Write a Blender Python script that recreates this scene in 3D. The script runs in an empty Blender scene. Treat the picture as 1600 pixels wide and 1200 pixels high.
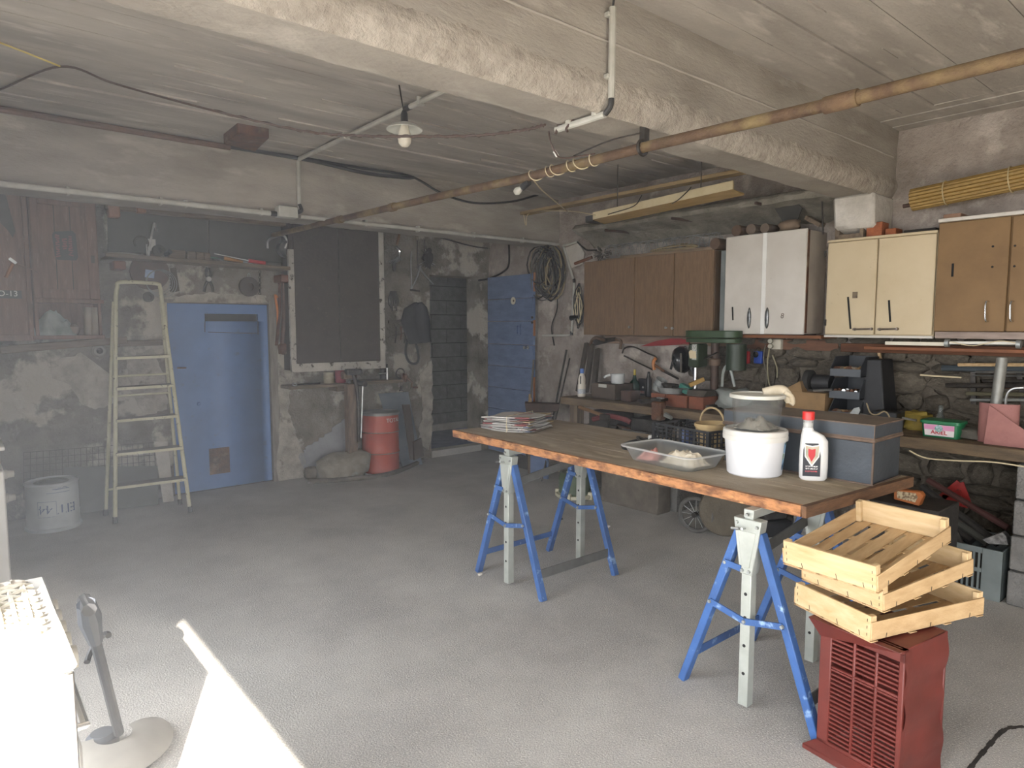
import bpy, bmesh, math, random
from mathutils import Vector, Matrix, noise
random.seed(7)
PI = math.pi
SC = bpy.context.scene
COL = SC.collection
# ------------------------------------------------------------------ camera
F_PX, YAW, PITCH, EYE = 1046.0, math.radians(40.1), math.radians(5.0), 1.6
cam_d = bpy.data.cameras.new('camera')
cam_d.sensor_width = 36.0
cam_d.lens = 36.0 * F_PX / 1600.0
cam_d.clip_start = 0.02
cam = bpy.data.objects.new('camera', cam_d)
COL.objects.link(cam)
cam.location = (0, 0, EYE)
cam.rotation_euler = (PI / 2 - PITCH, 0, -YAW)
SC.camera = cam
# ------------------------------------------------------------------ world, sun, exposure
w = bpy.data.worlds.new('daylight')
SC.world = w
w.use_nodes = True
bg = w.node_tree.nodes['Background']
bg.inputs[0].default_value = (0.94, 0.96, 1.0, 1)
bg.inputs[1].default_value = 8.0
SUN_AZ = Vector((0.41, 0.91, 0)).normalized()
SUN_EL = math.radians(28)
sd = bpy.data.lights.new('sun', 'SUN')
sd.energy = 45.0
sd.angle = math.radians(0.5)
sd.color = (1.0, 0.91, 0.79)
sun = bpy.data.objects.new('sun', sd)
COL.objects.link(sun)
sun_dir = Vector((SUN_AZ.x * math.cos(SUN_EL), SUN_AZ.y * math.cos(SUN_EL), -math.sin(SUN_EL)))
sun.rotation_euler = sun_dir.to_track_quat('-Z', 'Y').to_euler()
sun.location = (-4, -6, 6)
SC.view_settings.view_transform = 'Standard'
SC.view_settings.look = 'None'
SC.view_settings.gamma = 1.0
SC.view_settings.use_curve_mapping = False
SC.view_settings.exposure = 0.55
SC.cycles.use_denoising = True
SC.cycles.max_bounces = 10
SC.cycles.diffuse_bounces = 4
SC.cycles.sample_clamp_indirect = 8.0
# room: x to the right along the back wall, y away from the camera
WY, WX, WL, WF, HC = 6.77, 5.32, -0.87, -3.2, 3.0
OPY0, OPY1, OPZ = -2.4, -0.05, 2.47          # first open doorway in the left wall
O2Y0, O2Y1 = 0.06, 3.7                      # unseen doorway added for fill daylight, kept out of the sun by an added wall
FOX0, FOX1, FOZ = -0.6, 1.5, 1.95             # unseen opening behind the viewer, added to light the back wall
def portal(name, loc, rot, sx, sy):
    pl = bpy.data.lights.new(name, 'AREA')
    pl.shape = 'RECTANGLE'
    pl.size, pl.size_y = sx, sy
    pl.cycles.is_portal = True
    po = bpy.data.objects.new(name, pl)
    COL.objects.link(po)
    po.location = loc
    po.rotation_euler = rot
portal('doorway_portal', (WL - 0.12, (OPY0 + OPY1) / 2, OPZ / 2), (PI / 2, 0, -PI / 2), OPY1 - OPY0, OPZ)
portal('doorway_portal', (WL - 0.12, (O2Y0 + O2Y1) / 2, OPZ / 2), (PI / 2, 0, -PI / 2), O2Y1 - O2Y0, OPZ)
portal('doorway_portal', ((FOX0 + FOX1) / 2, WF - 0.12, FOZ / 2), (PI / 2, 0, 0), FOX1 - FOX0, FOZ)
# ------------------------------------------------------------------ pixel <-> room
_F = Vector((math.sin(YAW) * math.cos(PITCH), math.cos(YAW) * math.cos(PITCH), -math.sin(PITCH)))
_R = Vector((math.cos(YAW), -math.sin(YAW), 0))
_U = _R.cross(_F)
_C = Vector((0, 0, EYE))
def at(px, py, x=None, y=None, z=None):
    d = _F + _R * ((px - 800) / F_PX) - _U * ((py - 600) / F_PX)
    i, v = (0, x) if x is not None else (1, y) if y is not None else (2, z)
    return _C + d * ((v - _C[i]) / d[i])
def bw(px, py, d=0.0):
    return at(px, py, y=WY - d)
def rw(px, py, d=0.0):
    return at(px, py, x=WX - d)
def pxm(p):                                   # metres per pixel at a point
    return (Vector(p) - _C).dot(_F) / F_PX
# ------------------------------------------------------------------ materials
def lin(c):
    if isinstance(c, str):
        c = [int(c[i:i + 2], 16) / 255 for i in (0, 2, 4)]
    return tuple(x / 12.92 if x <= 0.04045 else ((x + 0.055) / 1.055) ** 2.4 for x in c)
MATS = {}
def mat(name, c1, c2=None, rough=0.7, metal=0.0, scale=6.0, lo=0.35, hi=0.65, bump=0.0, bscale=40.0,
        stretch=None, c3=None, scale3=25.0, lo3=0.55, hi3=0.7, trans=0.0, alpha=1.0, ior=1.45, emit=0.0, detail=7.0, coord='Object', spec=0.5):
    if name in MATS:
        return MATS[name]
    m = bpy.data.materials.new(name)
    m.use_nodes = True
    nt = m.node_tree
    N, L = nt.nodes, nt.links
    b = N['Principled BSDF']
    b.inputs['Roughness'].default_value = rough
    b.inputs['Metallic'].default_value = metal
    b.inputs['Specular IOR Level'].default_value = spec
    b.inputs['Base Color'].default_value = (*lin(c1), 1)
    if trans:
        b.inputs['Transmission Weight'].default_value = trans
        b.inputs['IOR'].default_value = ior
    if alpha < 1:
        b.inputs['Alpha'].default_value = alpha
    if emit:
        b.inputs['Emission Color'].default_value = (*lin(c1), 1)
        b.inputs['Emission Strength'].default_value = emit
    tc = N.new('ShaderNodeTexCoord')
    src = tc.outputs[coord]
    if stretch:
        mp = N.new('ShaderNodeMapping')
        mp.inputs['Scale'].default_value = stretch
        L.new(src, mp.inputs['Vector'])
        src = mp.outputs[0]
    def nz(sc, det=detail):
        n = N.new('ShaderNodeTexNoise')
        n.inputs['Scale'].default_value = sc
        n.inputs['Detail'].default_value = det
        n.inputs['Roughness'].default_value = 0.6
        L.new(src, n.inputs['Vector'])
        return n.outputs['Fac']
    def ramp(fac, a, z):
        r = N.new('ShaderNodeMapRange')
        r.inputs['From Min'].default_value = a
        r.inputs['From Max'].default_value = z
        L.new(fac, r.inputs['Value'])
        return r.outputs[0]
    out = None
    if c2 is not None:
        mx = N.new('ShaderNodeMix')
        mx.data_type = 'RGBA'
        mx.inputs['A'].default_value = (*lin(c1), 1)
        mx.inputs['B'].default_value = (*lin(c2), 1)
        L.new(ramp(nz(scale), lo, hi), mx.inputs['Factor'])
        out = mx.outputs['Result']
    if c3 is not None:
        mx = N.new('ShaderNodeMix')
        mx.data_type = 'RGBA'
        if out is not None:
            L.new(out, mx.inputs['A'])
        else:
            mx.inputs['A'].default_value = (*lin(c1), 1)
        mx.inputs['B'].default_value = (*lin(c3), 1)
        L.new(ramp(nz(scale3), lo3, hi3), mx.inputs['Factor'])
        out = mx.outputs['Result']
    if out is not None:
        L.new(out, b.inputs['Base Color'])
    if bump:
        bp = N.new('ShaderNodeBump')
        bp.inputs['Strength'].default_value = min(1.0, bump)
        bp.inputs['Distance'].default_value = 0.02
        L.new(nz(bscale, 6.0), bp.inputs['Height'])
        L.new(bp.outputs[0], b.inputs['Normal'])
    MATS[name] = m
    return m
# ------------------------------------------------------------------ mesh builder
def V(*a):
    return Vector(a[0]) if len(a) == 1 else Vector(a)
def rz(a):
    return Matrix.Rotation(a, 3, 'Z')
class MB:
    def __init__(s):
        s.v, s.f = [], []
    def add(s, vs, fs):
        o = len(s.v)
        s.v += [Vector(p) for p in vs]
        s.f += [tuple(i + o for i in f) for f in fs]
        return s
    def hexa(s, p):                            # 4 bottom, 4 top
        return s.add(p, [(3, 2, 1, 0), (4, 5, 6, 7), (0, 1, 5, 4), (1, 2, 6, 5), (2, 3, 7, 6), (3, 0, 4, 7)])
    def box(s, c, d, R=None):
        c = Vector(c)
        h = [x / 2 for x in d]
        p = [Vector((a * h[0], b * h[1], e * h[2])) for e in (-1, 1) for a, b in ((-1, -1), (1, -1), (1, 1), (-1, 1))]
        if R is not None:
            p = [R @ q for q in p]
        return s.hexa([c + q for q in p])
    def bb(s, lo, hi):
        lo, hi = Vector(lo), Vector(hi)
        return s.box((lo + hi) / 2, [abs(q) for q in (hi - lo)])
    def bar(s, a, b, wd, th, up=(0, 0, 1)):    # rectangular bar from a to b, wd across, th along 'up'
        a, b = Vector(a), Vector(b)
        d = (b - a).normalized()
        up = Vector(up)
        sd_ = d.cross(up)
        if sd_.length < 1e-4:
            sd_ = d.cross(Vector((1, 0, 0)))
        sd_.normalize()
        u = sd_.cross(d).normalized()
        q = []
        for e in (a, b):
            q += [e - sd_ * wd / 2 - u * th / 2, e + sd_ * wd / 2 - u * th / 2, e + sd_ * wd / 2 + u * th / 2, e - sd_ * wd / 2 + u * th / 2]
        return s.hexa(q)
    def cyl(s, a, b, r0, r1=None, n=14):
        return s.tube([a, b], r0, n, r1=r1)
    def tube(s, pts, r, n=6, closed=False, r1=None, radii=None):
        pts = [Vector(p) for p in pts]
        k = len(pts)
        if k < 2:
            return s
        if radii is None:
            radii = [r + ((r1 if r1 is not None else r) - r) * i / (k - 1) for i in range(k)]
        ref = None
        rings = []
        for i, p in enumerate(pts):
            if closed:
                t = pts[(i + 1) % k] - pts[i - 1]
            else:
                t = pts[min(i + 1, k - 1)] - pts[max(i - 1, 0)]
            if t.length < 1e-9:
                t = Vector((0, 0, 1))
            t.normalize()
            if ref is None:
                ref = t.orthogonal().normalized()
            ref = ref - t * ref.dot(t)
            if ref.length < 1e-6:
                ref = t.orthogonal()
            ref.normalize()
            bn = t.cross(ref)
            rings.append([p + (ref * math.cos(2 * PI * j / n) + bn * math.sin(2 * PI * j / n)) * radii[i] for j in range(n)])
        vs = [q for g in rings for q in g]
        fs = []
        for i in range(k if closed else k - 1):
            a, b = i * n, ((i + 1) % k) * n
            for j in range(n):
                fs.append((a + j, a + (j + 1) % n, b + (j + 1) % n, b + j))
        if not closed:
            fs.append(tuple(range(n - 1, -1, -1)))
            fs.append(tuple(range((k - 1) * n, k * n)))
        return s.add(vs, fs)
    def lathe(s, prof, c=(0, 0, 0), n=24, R=None, sx=1.0, sy=1.0):
        c = Vector(c)
        vs, fs = [], []
        for r, z in prof:
            for j in range(n):
                q = Vector((r * sx * math.cos(2 * PI * j / n), r * sy * math.sin(2 * PI * j / n), z))
                if R is not None:
                    q = R @ q
                vs.append(c + q)
        for i in range(len(prof) - 1):
            for j in range(n):
                a, b = i * n, (i + 1) * n
                fs.append((a + j, a + (j + 1) % n, b + (j + 1) % n, b + j))
        if prof[0][0] > 1e-6:
            fs.append(tuple(range(n - 1, -1, -1)))
        if prof[-1][0] > 1e-6:
            k = (len(prof) - 1) * n
            fs.append(tuple(range(k, k + n)))
        return s.add(vs, fs)
    def prism(s, pts, ext):
        pts = [Vector(p) for p in pts]
        ext = Vector(ext)
        n = len(pts)
        return s.add(pts + [p + ext for p in pts], [tuple(range(n - 1, -1, -1)), tuple(range(n, 2 * n))] + [(i, (i + 1) % n, n + (i + 1) % n, n + i) for i in range(n)])
    def grid(s, nu, nv, fn):
        vs = [fn(i / nu, j / nv) for j in range(nv + 1) for i in range(nu + 1)]
        k = nu + 1
        return s.add(vs, [(j * k + i, j * k + i + 1, (j + 1) * k + i + 1, (j + 1) * k + i) for j in range(nv) for i in range(nu)])
    def cells(s, us, vs, holes, fn):           # boxes of a slab pierced by holes; fn(u0,u1,v0,v1) adds one
        us = sorted(set(list(us) + [h[0] for h in holes] + [h[1] for h in holes]))
        vs = sorted(set(list(vs) + [h[2] for h in holes] + [h[3] for h in holes]))
        for a, b in zip(us, us[1:]):
            for c, d in zip(vs, vs[1:]):
                if any(h[0] - 1e-6 <= a and b <= h[1] + 1e-6 and h[2] - 1e-6 <= c and d <= h[3] + 1e-6 for h in holes):
                    continue
                fn(a, b, c, d)
        return s
    def rock(s, c, r, seed=0, n=7, m=5, rough=0.25):
        c = Vector(c)
        r = Vector(r) if not isinstance(r, (int, float)) else Vector((r, r, r))
        vs, fs = [], []
        for i in range(m + 1):
            th = PI * i / m
            for j in range(n):
                ph = 2 * PI * j / n
                d = Vector((math.sin(th) * math.cos(ph), math.sin(th) * math.sin(ph), math.cos(th)))
                k = 1 + rough * noise.noise(d * 1.7 + Vector((seed * 3.1, seed * 1.7, seed * 0.9))) * 1.6
                d = Vector([math.copysign(abs(q) ** 0.75, q) for q in d])
                vs.append(c + Vector((d.x * r.x, d.y * r.y, d.z * r.z)) * k)
        for i in range(m):
            for j in range(n):
                fs.append((i * n + j, (i + 1) * n + j, (i + 1) * n + (j + 1) % n, i * n + (j + 1) % n))
        return s.add(vs, fs)
    def xf(s, M):
        s.v = [M @ p for p in s.v]
        return s
    def build(s, name, m, parent=None, smooth=35, bevel=0.0, label=None, kind=None):
        me = bpy.data.meshes.new(name)
        if parent is not None:
            o0 = parent_loc(parent)
        else:
            xs = [p.x for p in s.v]; ys = [p.y for p in s.v]; zs = [p.z for p in s.v]
            o0 = Vector(((min(xs) + max(xs)) / 2, (min(ys) + max(ys)) / 2, min(zs)))
        me.from_pydata([tuple(p - o0) for p in s.v], [], s.f)
        bm = bmesh.new()
        bm.from_mesh(me)
        bmesh.ops.remove_doubles(bm, verts=bm.verts, dist=1e-5)
        bmesh.ops.recalc_face_normals(bm, faces=bm.faces)
        bm.to_mesh(me)
        bm.free()
        if smooth:
            me.shade_smooth()
            me.set_sharp_from_angle(angle=math.radians(smooth))
        if m is not None:
            me.materials.append(m)
        o = bpy.data.objects.new(name, me)
        COL.objects.link(o)
        if parent is None:
            o.location = o0
        else:
            o.parent = parent
        if bevel:
            bv = o.modifiers.new('bevel', 'BEVEL')
            bv.width = bevel
            bv.segments = 1
            bv.limit_method = 'ANGLE'
        if label:
            o['label'] = label
        if kind:
            o['kind'] = kind
        return o
    def one(s, name, m, label, cat, group=None, **k):
        o = s.build(name, m, None, **k)
        o['label'] = label
        o['category'] = cat
        if group:
            o['group'] = group
        return o
    def struct(s, name, m, label=None, parent=None, **k):
        o = s.build(name, m, parent, **k)
        if parent is None:
            o['kind'] = 'structure'
        if label:
            o['label'] = label
        return o
def parent_loc(o):
    p = Vector((0, 0, 0))
    while o is not None:
        p += o.location
        o = o.parent
    return p
def thing(name, label, cat, loc, group=None):
    o = bpy.data.objects.new(name, None)
    COL.objects.link(o)
    o.location = Vector(loc)
    o.empty_display_size = 0.05
    o['label'] = label
    o['category'] = cat
    if group:
        o['group'] = group
    return o
def text(body, size, M, m, parent, name='lettering', ext=0.0008, bend=None, label=None):
    """flat lettering; M maps text plane (x right, y up, z out) to the room; bend=(radius) wraps it round a cylinder"""
    cu = bpy.data.curves.new('t', 'FONT')
    cu.body = body
    cu.size = size
    cu.extrude = ext
    cu.align_x = 'CENTER'
    cu.align_y = 'CENTER'
    to = bpy.data.objects.new('t', cu)
    COL.objects.link(to)
    dg = bpy.context.evaluated_depsgraph_get()
    me = bpy.data.meshes.new_from_object(to.evaluated_get(dg))
    bpy.data.objects.remove(to)
    bpy.data.curves.remove(cu)
    me.name = name
    o0 = parent_loc(parent)
    for vv in me.vertices:
        p = vv.co.copy()
        if bend:
            a = p.x / bend
            p = Vector((bend * math.sin(a), p.y, bend * math.cos(a) - bend + p.z))
        vv.co = (M @ p) - o0
    me.materials.clear()
    me.materials.append(m)
    o = bpy.data.objects.new(name, me)
    COL.objects.link(o)
    o.parent = parent
    if label:
        o['label'] = label
    return o
def frame_mat(o, xdir, ydir):
    xdir, ydir = Vector(xdir).normalized(), Vector(ydir).normalized()
    zd = xdir.cross(ydir)
    M = Matrix((xdir, ydir, zd)).transposed().to_4x4()
    M.translation = Vector(o)
    return M
def arc(c, r, a0, a1, n, u=(1, 0, 0), v=(0, 0, 1)):
    c, u, v = Vector(c), Vector(u), Vector(v)
    return [c + u * (r * math.cos(a0 + (a1 - a0) * i / n)) + v * (r * math.sin(a0 + (a1 - a0) * i / n)) for i in range(n + 1)]
def curve(pts, n=6):                           # Catmull-Rom through pts
    P = [Vector(p) for p in pts]
    P = [P[0] * 2 - P[1]] + P + [P[-1] * 2 - P[-2]]
    out = []
    for i in range(1, len(P) - 2):
        for k in range(n):
            t = k / n
            out.append(0.5 * ((2 * P[i]) + (P[i + 1] - P[i - 1]) * t + (2 * P[i - 1] - 5 * P[i] + 4 * P[i + 1] - P[i + 2]) * t * t + (3 * P[i] - P[i - 1] - 3 * P[i + 1] + P[i + 2]) * t ** 3))
    out.append(P[-2])
    return out
def pbw(pts, d, t):                            # outline on the back wall, d in front of it, t thick
    return MB().prism([bw(x, y, d) for x, y in pts], (0, -t, 0))
def prw(pts, d, t):                            # the same on the right wall
    return MB().prism([rw(x, y, d) for x, y in pts], (-t, 0, 0))
# ================================================================== materials
M_FLOOR = mat('floor_concrete', 'b6b3ad', '9d9a95', 0.9, scale=1.6, bump=0.6, bscale=120, c3='cbc7bf', scale3=150, lo3=0.54, hi3=0.62)
M_CEIL = mat('board_marked_concrete', 'b4aea5', '97918a', 0.9, scale=1.6, bump=0.35, bscale=30, c3='c8c2b9', scale3=4, lo3=0.56, hi3=0.75, stretch=(0.5, 2.2, 1))
M_BEAM = mat('beam_concrete', 'a59f95', '8a837a', 0.9, scale=2.2, bump=0.4, bscale=35, c3='bcb6ac', scale3=3.0, lo3=0.56, hi3=0.75, stretch=(0.6, 1, 2))
M_PLASTER = mat('old_plaster', '8c867c', '655f56', 0.92, scale=3.4, bump=0.9, bscale=30, c3='b0aa9e', scale3=2.0, lo3=0.53, hi3=0.58, detail=12)
M_PLASTER_R = mat('rough_render', 'aca299', '8a8077', 0.95, scale=4.0, bump=1.0, bscale=34, c3='bfb6ac', scale3=3.1, lo3=0.54, hi3=0.64, detail=12)
M_STONE = mat('rubble_stone', '6f675a', '544d43', 0.92, scale=6.0, bump=0.8, bscale=22, c3='867e70', scale3=9, lo3=0.58, hi3=0.75)
M_MORTAR = mat('lime_mortar', '6f675b', '514a41', 0.95, scale=5.0, bump=0.9, bscale=30)
M_BLOCK = mat('cinder_block', '85837f', '74726e', 0.95, scale=9, bump=0.9, bscale=70)
M_MORTAR2 = mat('block_mortar', '5a5855', '4b4947', 0.95, scale=9, bump=0.5)
M_BLUELIT = mat('blue_lit_concrete', '7f86a0', '6b7188', 0.9, scale=6, bump=0.4)  # bluish light of the passage put into the floor colour
M_WHITE = mat('white_plaster', 'c3beb5', 'aaa499', 0.9, scale=5, bump=0.6, bscale=20)
M_BLUEDOOR = mat('blue_door_paint', '5a7db4', '5373a5', 0.55, scale=3, c3='58697f', scale3=14, lo3=0.62, hi3=0.8, bump=0.05)
M_BLUEPLANK = mat('blue_plank_paint', '6a7c9f', '5b6b8b', 0.7, scale=5, c3='4d586b', scale3=18, lo3=0.6, hi3=0.75, bump=0.3, stretch=(1, 1, 3))
M_BLACK = mat('black', '141414', None, 0.8)
M_DARK = mat('dark_grime', '2b2825', '3a3632', 0.85, scale=12, bump=0.3)
M_IRON = mat('old_iron', '3a3735', '55504a', 0.55, 0.7, scale=14, bump=0.2)
M_STEEL = mat('bright_steel', 'b9b9b6', '8d8d8b', 0.35, 0.9, scale=10)
M_GREYMET = mat('zinc_metal', 'a9aca9', '8f928f', 0.5, 0.6, scale=12)
M_RUST = mat('rusty_steel', '6e4a35', '4d352a', 0.85, 0.2, scale=11, bump=0.5, bscale=60, c3='8a7a66', scale3=7, lo3=0.55, hi3=0.7)
M_RUSTPIPE = mat('rust_pipe', '6c5641', '4c3a2e', 0.8, 0.15, scale=5, bump=0.4, bscale=60, c3='877650', scale3=3.0, lo3=0.48, hi3=0.66)
M_PVC = mat('grey_pvc', 'b9b8b0', 'a3a299', 0.5, scale=8)
M_WOODPALE = mat('pale_poplar', 'bfa27a', 'ad8f66', 0.65, scale=5, stretch=(1, 8, 8), bump=0.15, c3='b48f60', scale3=3, lo3=0.62, hi3=0.8)
M_WOODOLD = mat('old_grey_wood', '7d6e5c', '5c5044', 0.85, scale=4, stretch=(1, 9, 9), bump=0.4)
M_WOODY = mat('old_wood_y', '8a7760', '65574a', 0.85, scale=4, stretch=(9, 1, 9), bump=0.4)
M_WOODZ = mat('old_wood_z', '7a6a58', '574b40', 0.85, scale=4, stretch=(9, 9, 1), bump=0.4)
M_BENCH = mat('bench_wood', '75634c', '54483a', 0.85, scale=3, stretch=(6, 1, 6), bump=0.4)
M_RED = mat('red_paint', 'b0392f', '93302a', 0.55, scale=9)
M_ORANGE = mat('orange_plastic', 'c8783a', None, 0.55)
M_WHITEPL = mat('white_plastic', 'e6e5e0', 'd9d8d2', 0.35, scale=6)
M_BLACKPL = mat('black_plastic', '1d1e20', '2a2b2d', 0.45, scale=15)
M_BRICK = mat('red_brick', 'a1603f', '84503a', 0.9, scale=14, bump=0.5)
M_CARD = mat('cardboard', '8f7350', '7c6446', 0.85, scale=8)
M_CABLE = mat('black_cable', '1e1d1c', '2b2927', 0.5, scale=20)
M_CREAMWIRE = mat('cream_wire', 'cdbf9d', None, 0.6)
M_CHROME = mat('chrome', 'd5d5d5', None, 0.18, 1.0)
# ================================================================== the setting
def bsum(x, y, s, k=1.0):
    return noise.noise(Vector((x * k, y * k, s)))
# outside ground and floor
MB().bb((-14, -16, -0.32), (WL - 0.15, 16, -0.02)).bb((-14, -16, -0.32), (12, WF - .3, -0.02)).struct('ground_outside', mat('pale_yard', '8f8a81', '7f7a72', 0.9, scale=2), 'pale sunlit yard outside the open doorway')
fl = MB().bb((WL - 0.15, WF - 0.3, -0.3), (WX + 0.3, WY + 0.12, 0.0)).struct('floor', M_FLOOR, 'worn grey concrete garage floor')
# crack in the floor at the right
ck = MB()
cp = curve([at(x, y, z=0.0005) for x, y in ((1600, 1135), (1570, 1140), (1545, 1165), (1520, 1195), (1500, 1225))], 4)
for a, b in zip(cp, cp[1:]):
    ck.bar(a, b, 0.012 + random.random() * 0.014, 0.002)
ck.struct('crack', M_DARK, 'dark crack in the concrete', parent=fl)
# ceiling: strips of board-marked concrete in two bays
cl = MB()
def strips(y0, y1, x0, x1):
    y = y0
    while y < y1 - 1e-4:
        wd = min(random.uniform(0.14, 0.22), y1 - y)
        z = HC + random.uniform(-0.007, 0.005)
        cl.bb((x0, y, z), (x1, y + wd - 0.004, HC + 0.15))
        if random.random() < 0.8:
            x = x0 + random.uniform(0, 2)
            while x < x1:
                ln = random.uniform(0.15, 0.9)
                cl.bb((x, y + wd - 0.006, HC - random.uniform(0.004, 0.014)), (min(x1, x + ln), y + wd + 0.002, HC + 0.05))
                x += ln + random.uniform(0.1, 1.6)
        y += wd
strips(WF - 0.2, 2.02, WL - 0.2, WX - 0.42)
strips(2.28, 5.56, WL - 0.2, WX + 0.1)
cl.bb((WL - 0.2, WF - 0.2, HC + 0.012), (WX + 0.2, WY + 0.2, HC + 0.2))
x = WX - 0.42                                        # boards along the right wall in the near bay
while x < WX:
    cl.bb((x, WF - 0.2, HC - 0.006 + random.uniform(-0.004, 0.004)), (x + 0.095, 2.02, HC + 0.1))
    x += 0.1
cl.struct('ceiling', M_CEIL, 'board marked concrete ceiling', smooth=0)
def rough_beam(prof, x0, x1, name, m, label, amp=0.006, nx=90):
    b = MB()
    n = len(prof)
    def fn(u, t):
        x = x0 + (x1 - x0) * u
        k = int(round(t * n)) % n
        y, z = prof[k]
        d = Vector((noise.noise(Vector((x * 2.2, y * 9, z * 9))), noise.noise(Vector((x * 7, y * 9, z * 9 + 5))), 0))
        return Vector((x, y + d.x * amp, z + d.y * amp))
    b.grid(nx, n, fn)
    return b.struct(name, m, label, smooth=30)
def dense(prof, step=0.05):
    out = []
    for a, b in zip(prof, prof[1:] + prof[:1]):
        k = max(1, int((Vector(b) - Vector(a)).length / step))
        out += [(a[0] + (b[0] - a[0]) * i / k, a[1] + (b[1] - a[1]) * i / k) for i in range(k)]
    return out
rough_beam(dense([(2.0, HC + .05), (2.0, 2.585), (2.012, 2.572), (2.035, 2.535), (2.05, 2.525), (2.285, 2.525), (2.29, 2.535), (2.29, HC + .05)]), WL - .1, WX + .05, 'ceiling_beam', M_BEAM, 'large concrete beam crossing the ceiling above the work table', 0.006, 150)
# lighter band along the lower arris of the big beam
bd = MB()
BPR = [(1.990, 2.665), (1.989, 2.62), (1.990, 2.585), (2.004, 2.562), (2.024, 2.532), (2.046, 2.516), (2.085, 2.517)]
def arris(u, t):
    x = WL + (WX - WL) * u
    y, z = BPR[int(round(t * 6))]
    k = 1.0 if 0 < t < 1 else 2.6
    n1 = noise.noise(Vector((x * 11, 1.3, t * 7))) * .005 * k + noise.noise(Vector((x * 37, 4.3, t * 9))) * .004 * k
    if t == 0:
        return Vector((x, 2.004, z + n1 * 1.6))
    if t == 1:
        return Vector((x, y + n1 * 1.6, 2.530))
    return Vector((x, y - .002 + n1 * .25, z + n1 * .5 - .002))
bd.grid(260, 6, arris)
bd.struct('trim_1', mat('crumbled_arris', 'b5aea3', '978f84', 0.95, scale=14, bump=1.0, bscale=24), 'crumbling pale lower edge of the big beam')
# form-board seam along the beam face
sm = MB()
sm.tube([V(x * 0.05, 1.998 + 0.004 * noise.noise(V(x * 0.3, 2, 0)), 2.80 + 0.004 * noise.noise(V(x * 0.21, 0, 3))) for x in range(int(WL * 20), int(WX * 20))], 0.006, 5)
sm.struct('trim_2', M_CEIL, 'raised form board seam along the big beam')
rough_beam(dense([(5.5, HC + .05), (5.5, 2.56), (5.515, 2.5), (5.8, 2.49), (5.8, HC + .05)]), WL - .1, WX + .05, 'ceiling_beam', M_BEAM, 'concrete beam along the back of the ceiling above the hanging cupboards', 0.008, 120)
MB().bb((WL, 5.8, 2.72), (WX, WY + .1, 2.80)).struct('ceiling_back', M_CEIL, 'concrete ceiling behind the back beam')
# corbel under the big beam at the right wall
p = [rw(1305, 310, .36), rw(1383, 298, .36), rw(1392, 340, .36), rw(1316, 350, .36)]
MB().hexa([V(5.02, 2.02, 2.30), V(5.34, 2.02, 2.22), V(5.34, 2.30, 2.22), V(5.02, 2.30, 2.30), V(4.98, 2.01, 2.53), V(5.34, 2.01, 2.53), V(5.34, 2.30, 2.53), V(4.98, 2.30, 2.53)]).struct('trim_3', M_WHITE, 'whitewashed concrete corbel under the beam end', bevel=0.02)
# back wall with holes
D1 = (1.56, 2.49, 0.0, 1.81)                          # the closed blue door
D2 = (4.42, 5.17, 0.0, 2.20)                          # the doorway to the passage
wb = MB()
nx, nz = 130, 62
xs = [WL + (WX - WL) * i / nx for i in range(nx + 1)]
def snap(vals, keys):
    vals = list(vals)
    for k in keys:
        i = min(range(len(vals)), key=lambda q: abs(vals[q] - k))
        vals[i] = k
    return vals
xs = snap(xs, (D1[0], D1[1], D2[0], D2[1]))
zs = snap([HC * i / nz for i in range(nz + 1)], (D1[3], D2[3]))
def hid(x0, x1, z0, z1, hs):
    return any(x0 > h[0] - 1e-6 and x1 < h[1] + 1e-6 and z0 > h[2] - 1e-6 and z1 < h[3] + 1e-6 for h in hs)
def wy(x, z):
    e = 1.0
    for h in (D1, D2):
        if abs(x - h[0]) < .02 or abs(x - h[1]) < .02 or abs(z - h[3]) < .02:
            e = .2
    return WY + e * (0.016 * bsum(x, z, 1.0, 2.1) + 0.008 * bsum(x, z, 4.0, 7.0))
for i in range(nx):
    for j in range(nz):
        if hid(xs[i], xs[i + 1], zs[j], zs[j + 1], (D1, D2)):
            continue
        q = [(xs[i], zs[j]), (xs[i + 1], zs[j]), (xs[i + 1], zs[j + 1]), (xs[i], zs[j + 1])]
        wb.add([V(a, wy(a, b), b) for a, b in q], [(0, 1, 2, 3)])
wb.cells([WL - .2, WX + .3], [-.1, HC + .1], [D1, D2], lambda a, b, c, d: wb.bb((a, WY + .03, c), (b, WY + .28, d)))
wall_back = wb.struct('wall_back', M_PLASTER, 'old patchy plastered back wall')
# passage behind the doorway: block wall, floor, ends
wp = MB().bb((3.9, 8.14, -.1), (8.2, 8.3, 2.6))
wcor = wp.struct('wall_passage', M_MORTAR2, 'bare cinder block wall seen through the doorway')
blk = None
for r_ in range(11):
    for c_ in range(8):
        x0 = 4.05 + c_ * 0.51 + (0.255 if r_ % 2 else 0)
        z0 = 0.12 + r_ * 0.205
        if blk is None:
            b_ = MB().bb((x0, 8.10, z0), (x0 + .498, 8.16, z0 + .193)).build('cinder_block', M_BLOCK, wcor, bevel=.004)
            blk = (b_, x0, z0)
        else:
            o = blk[0].copy()
            COL.objects.link(o)
            o.parent = wcor
            o.location = (x0 - blk[1], random.uniform(-.004, .004), z0 - blk[2])
MB().bb((3.9, WY + .12, -.3), (8.2, 8.3, .08)).struct('floor_passage', M_BLUELIT, 'concrete floor of the passage with bluish light painted into its colour')
MB().bb((3.9, 8.03, .08), (8.2, 8.14, .17)).struct('baseboard_passage', M_WHITE, 'pale footing under the block wall')
MB().bb((3.9, WY + .28, 2.35), (8.2, 8.3, 2.5)).struct('ceiling_passage', M_CEIL)
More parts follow.
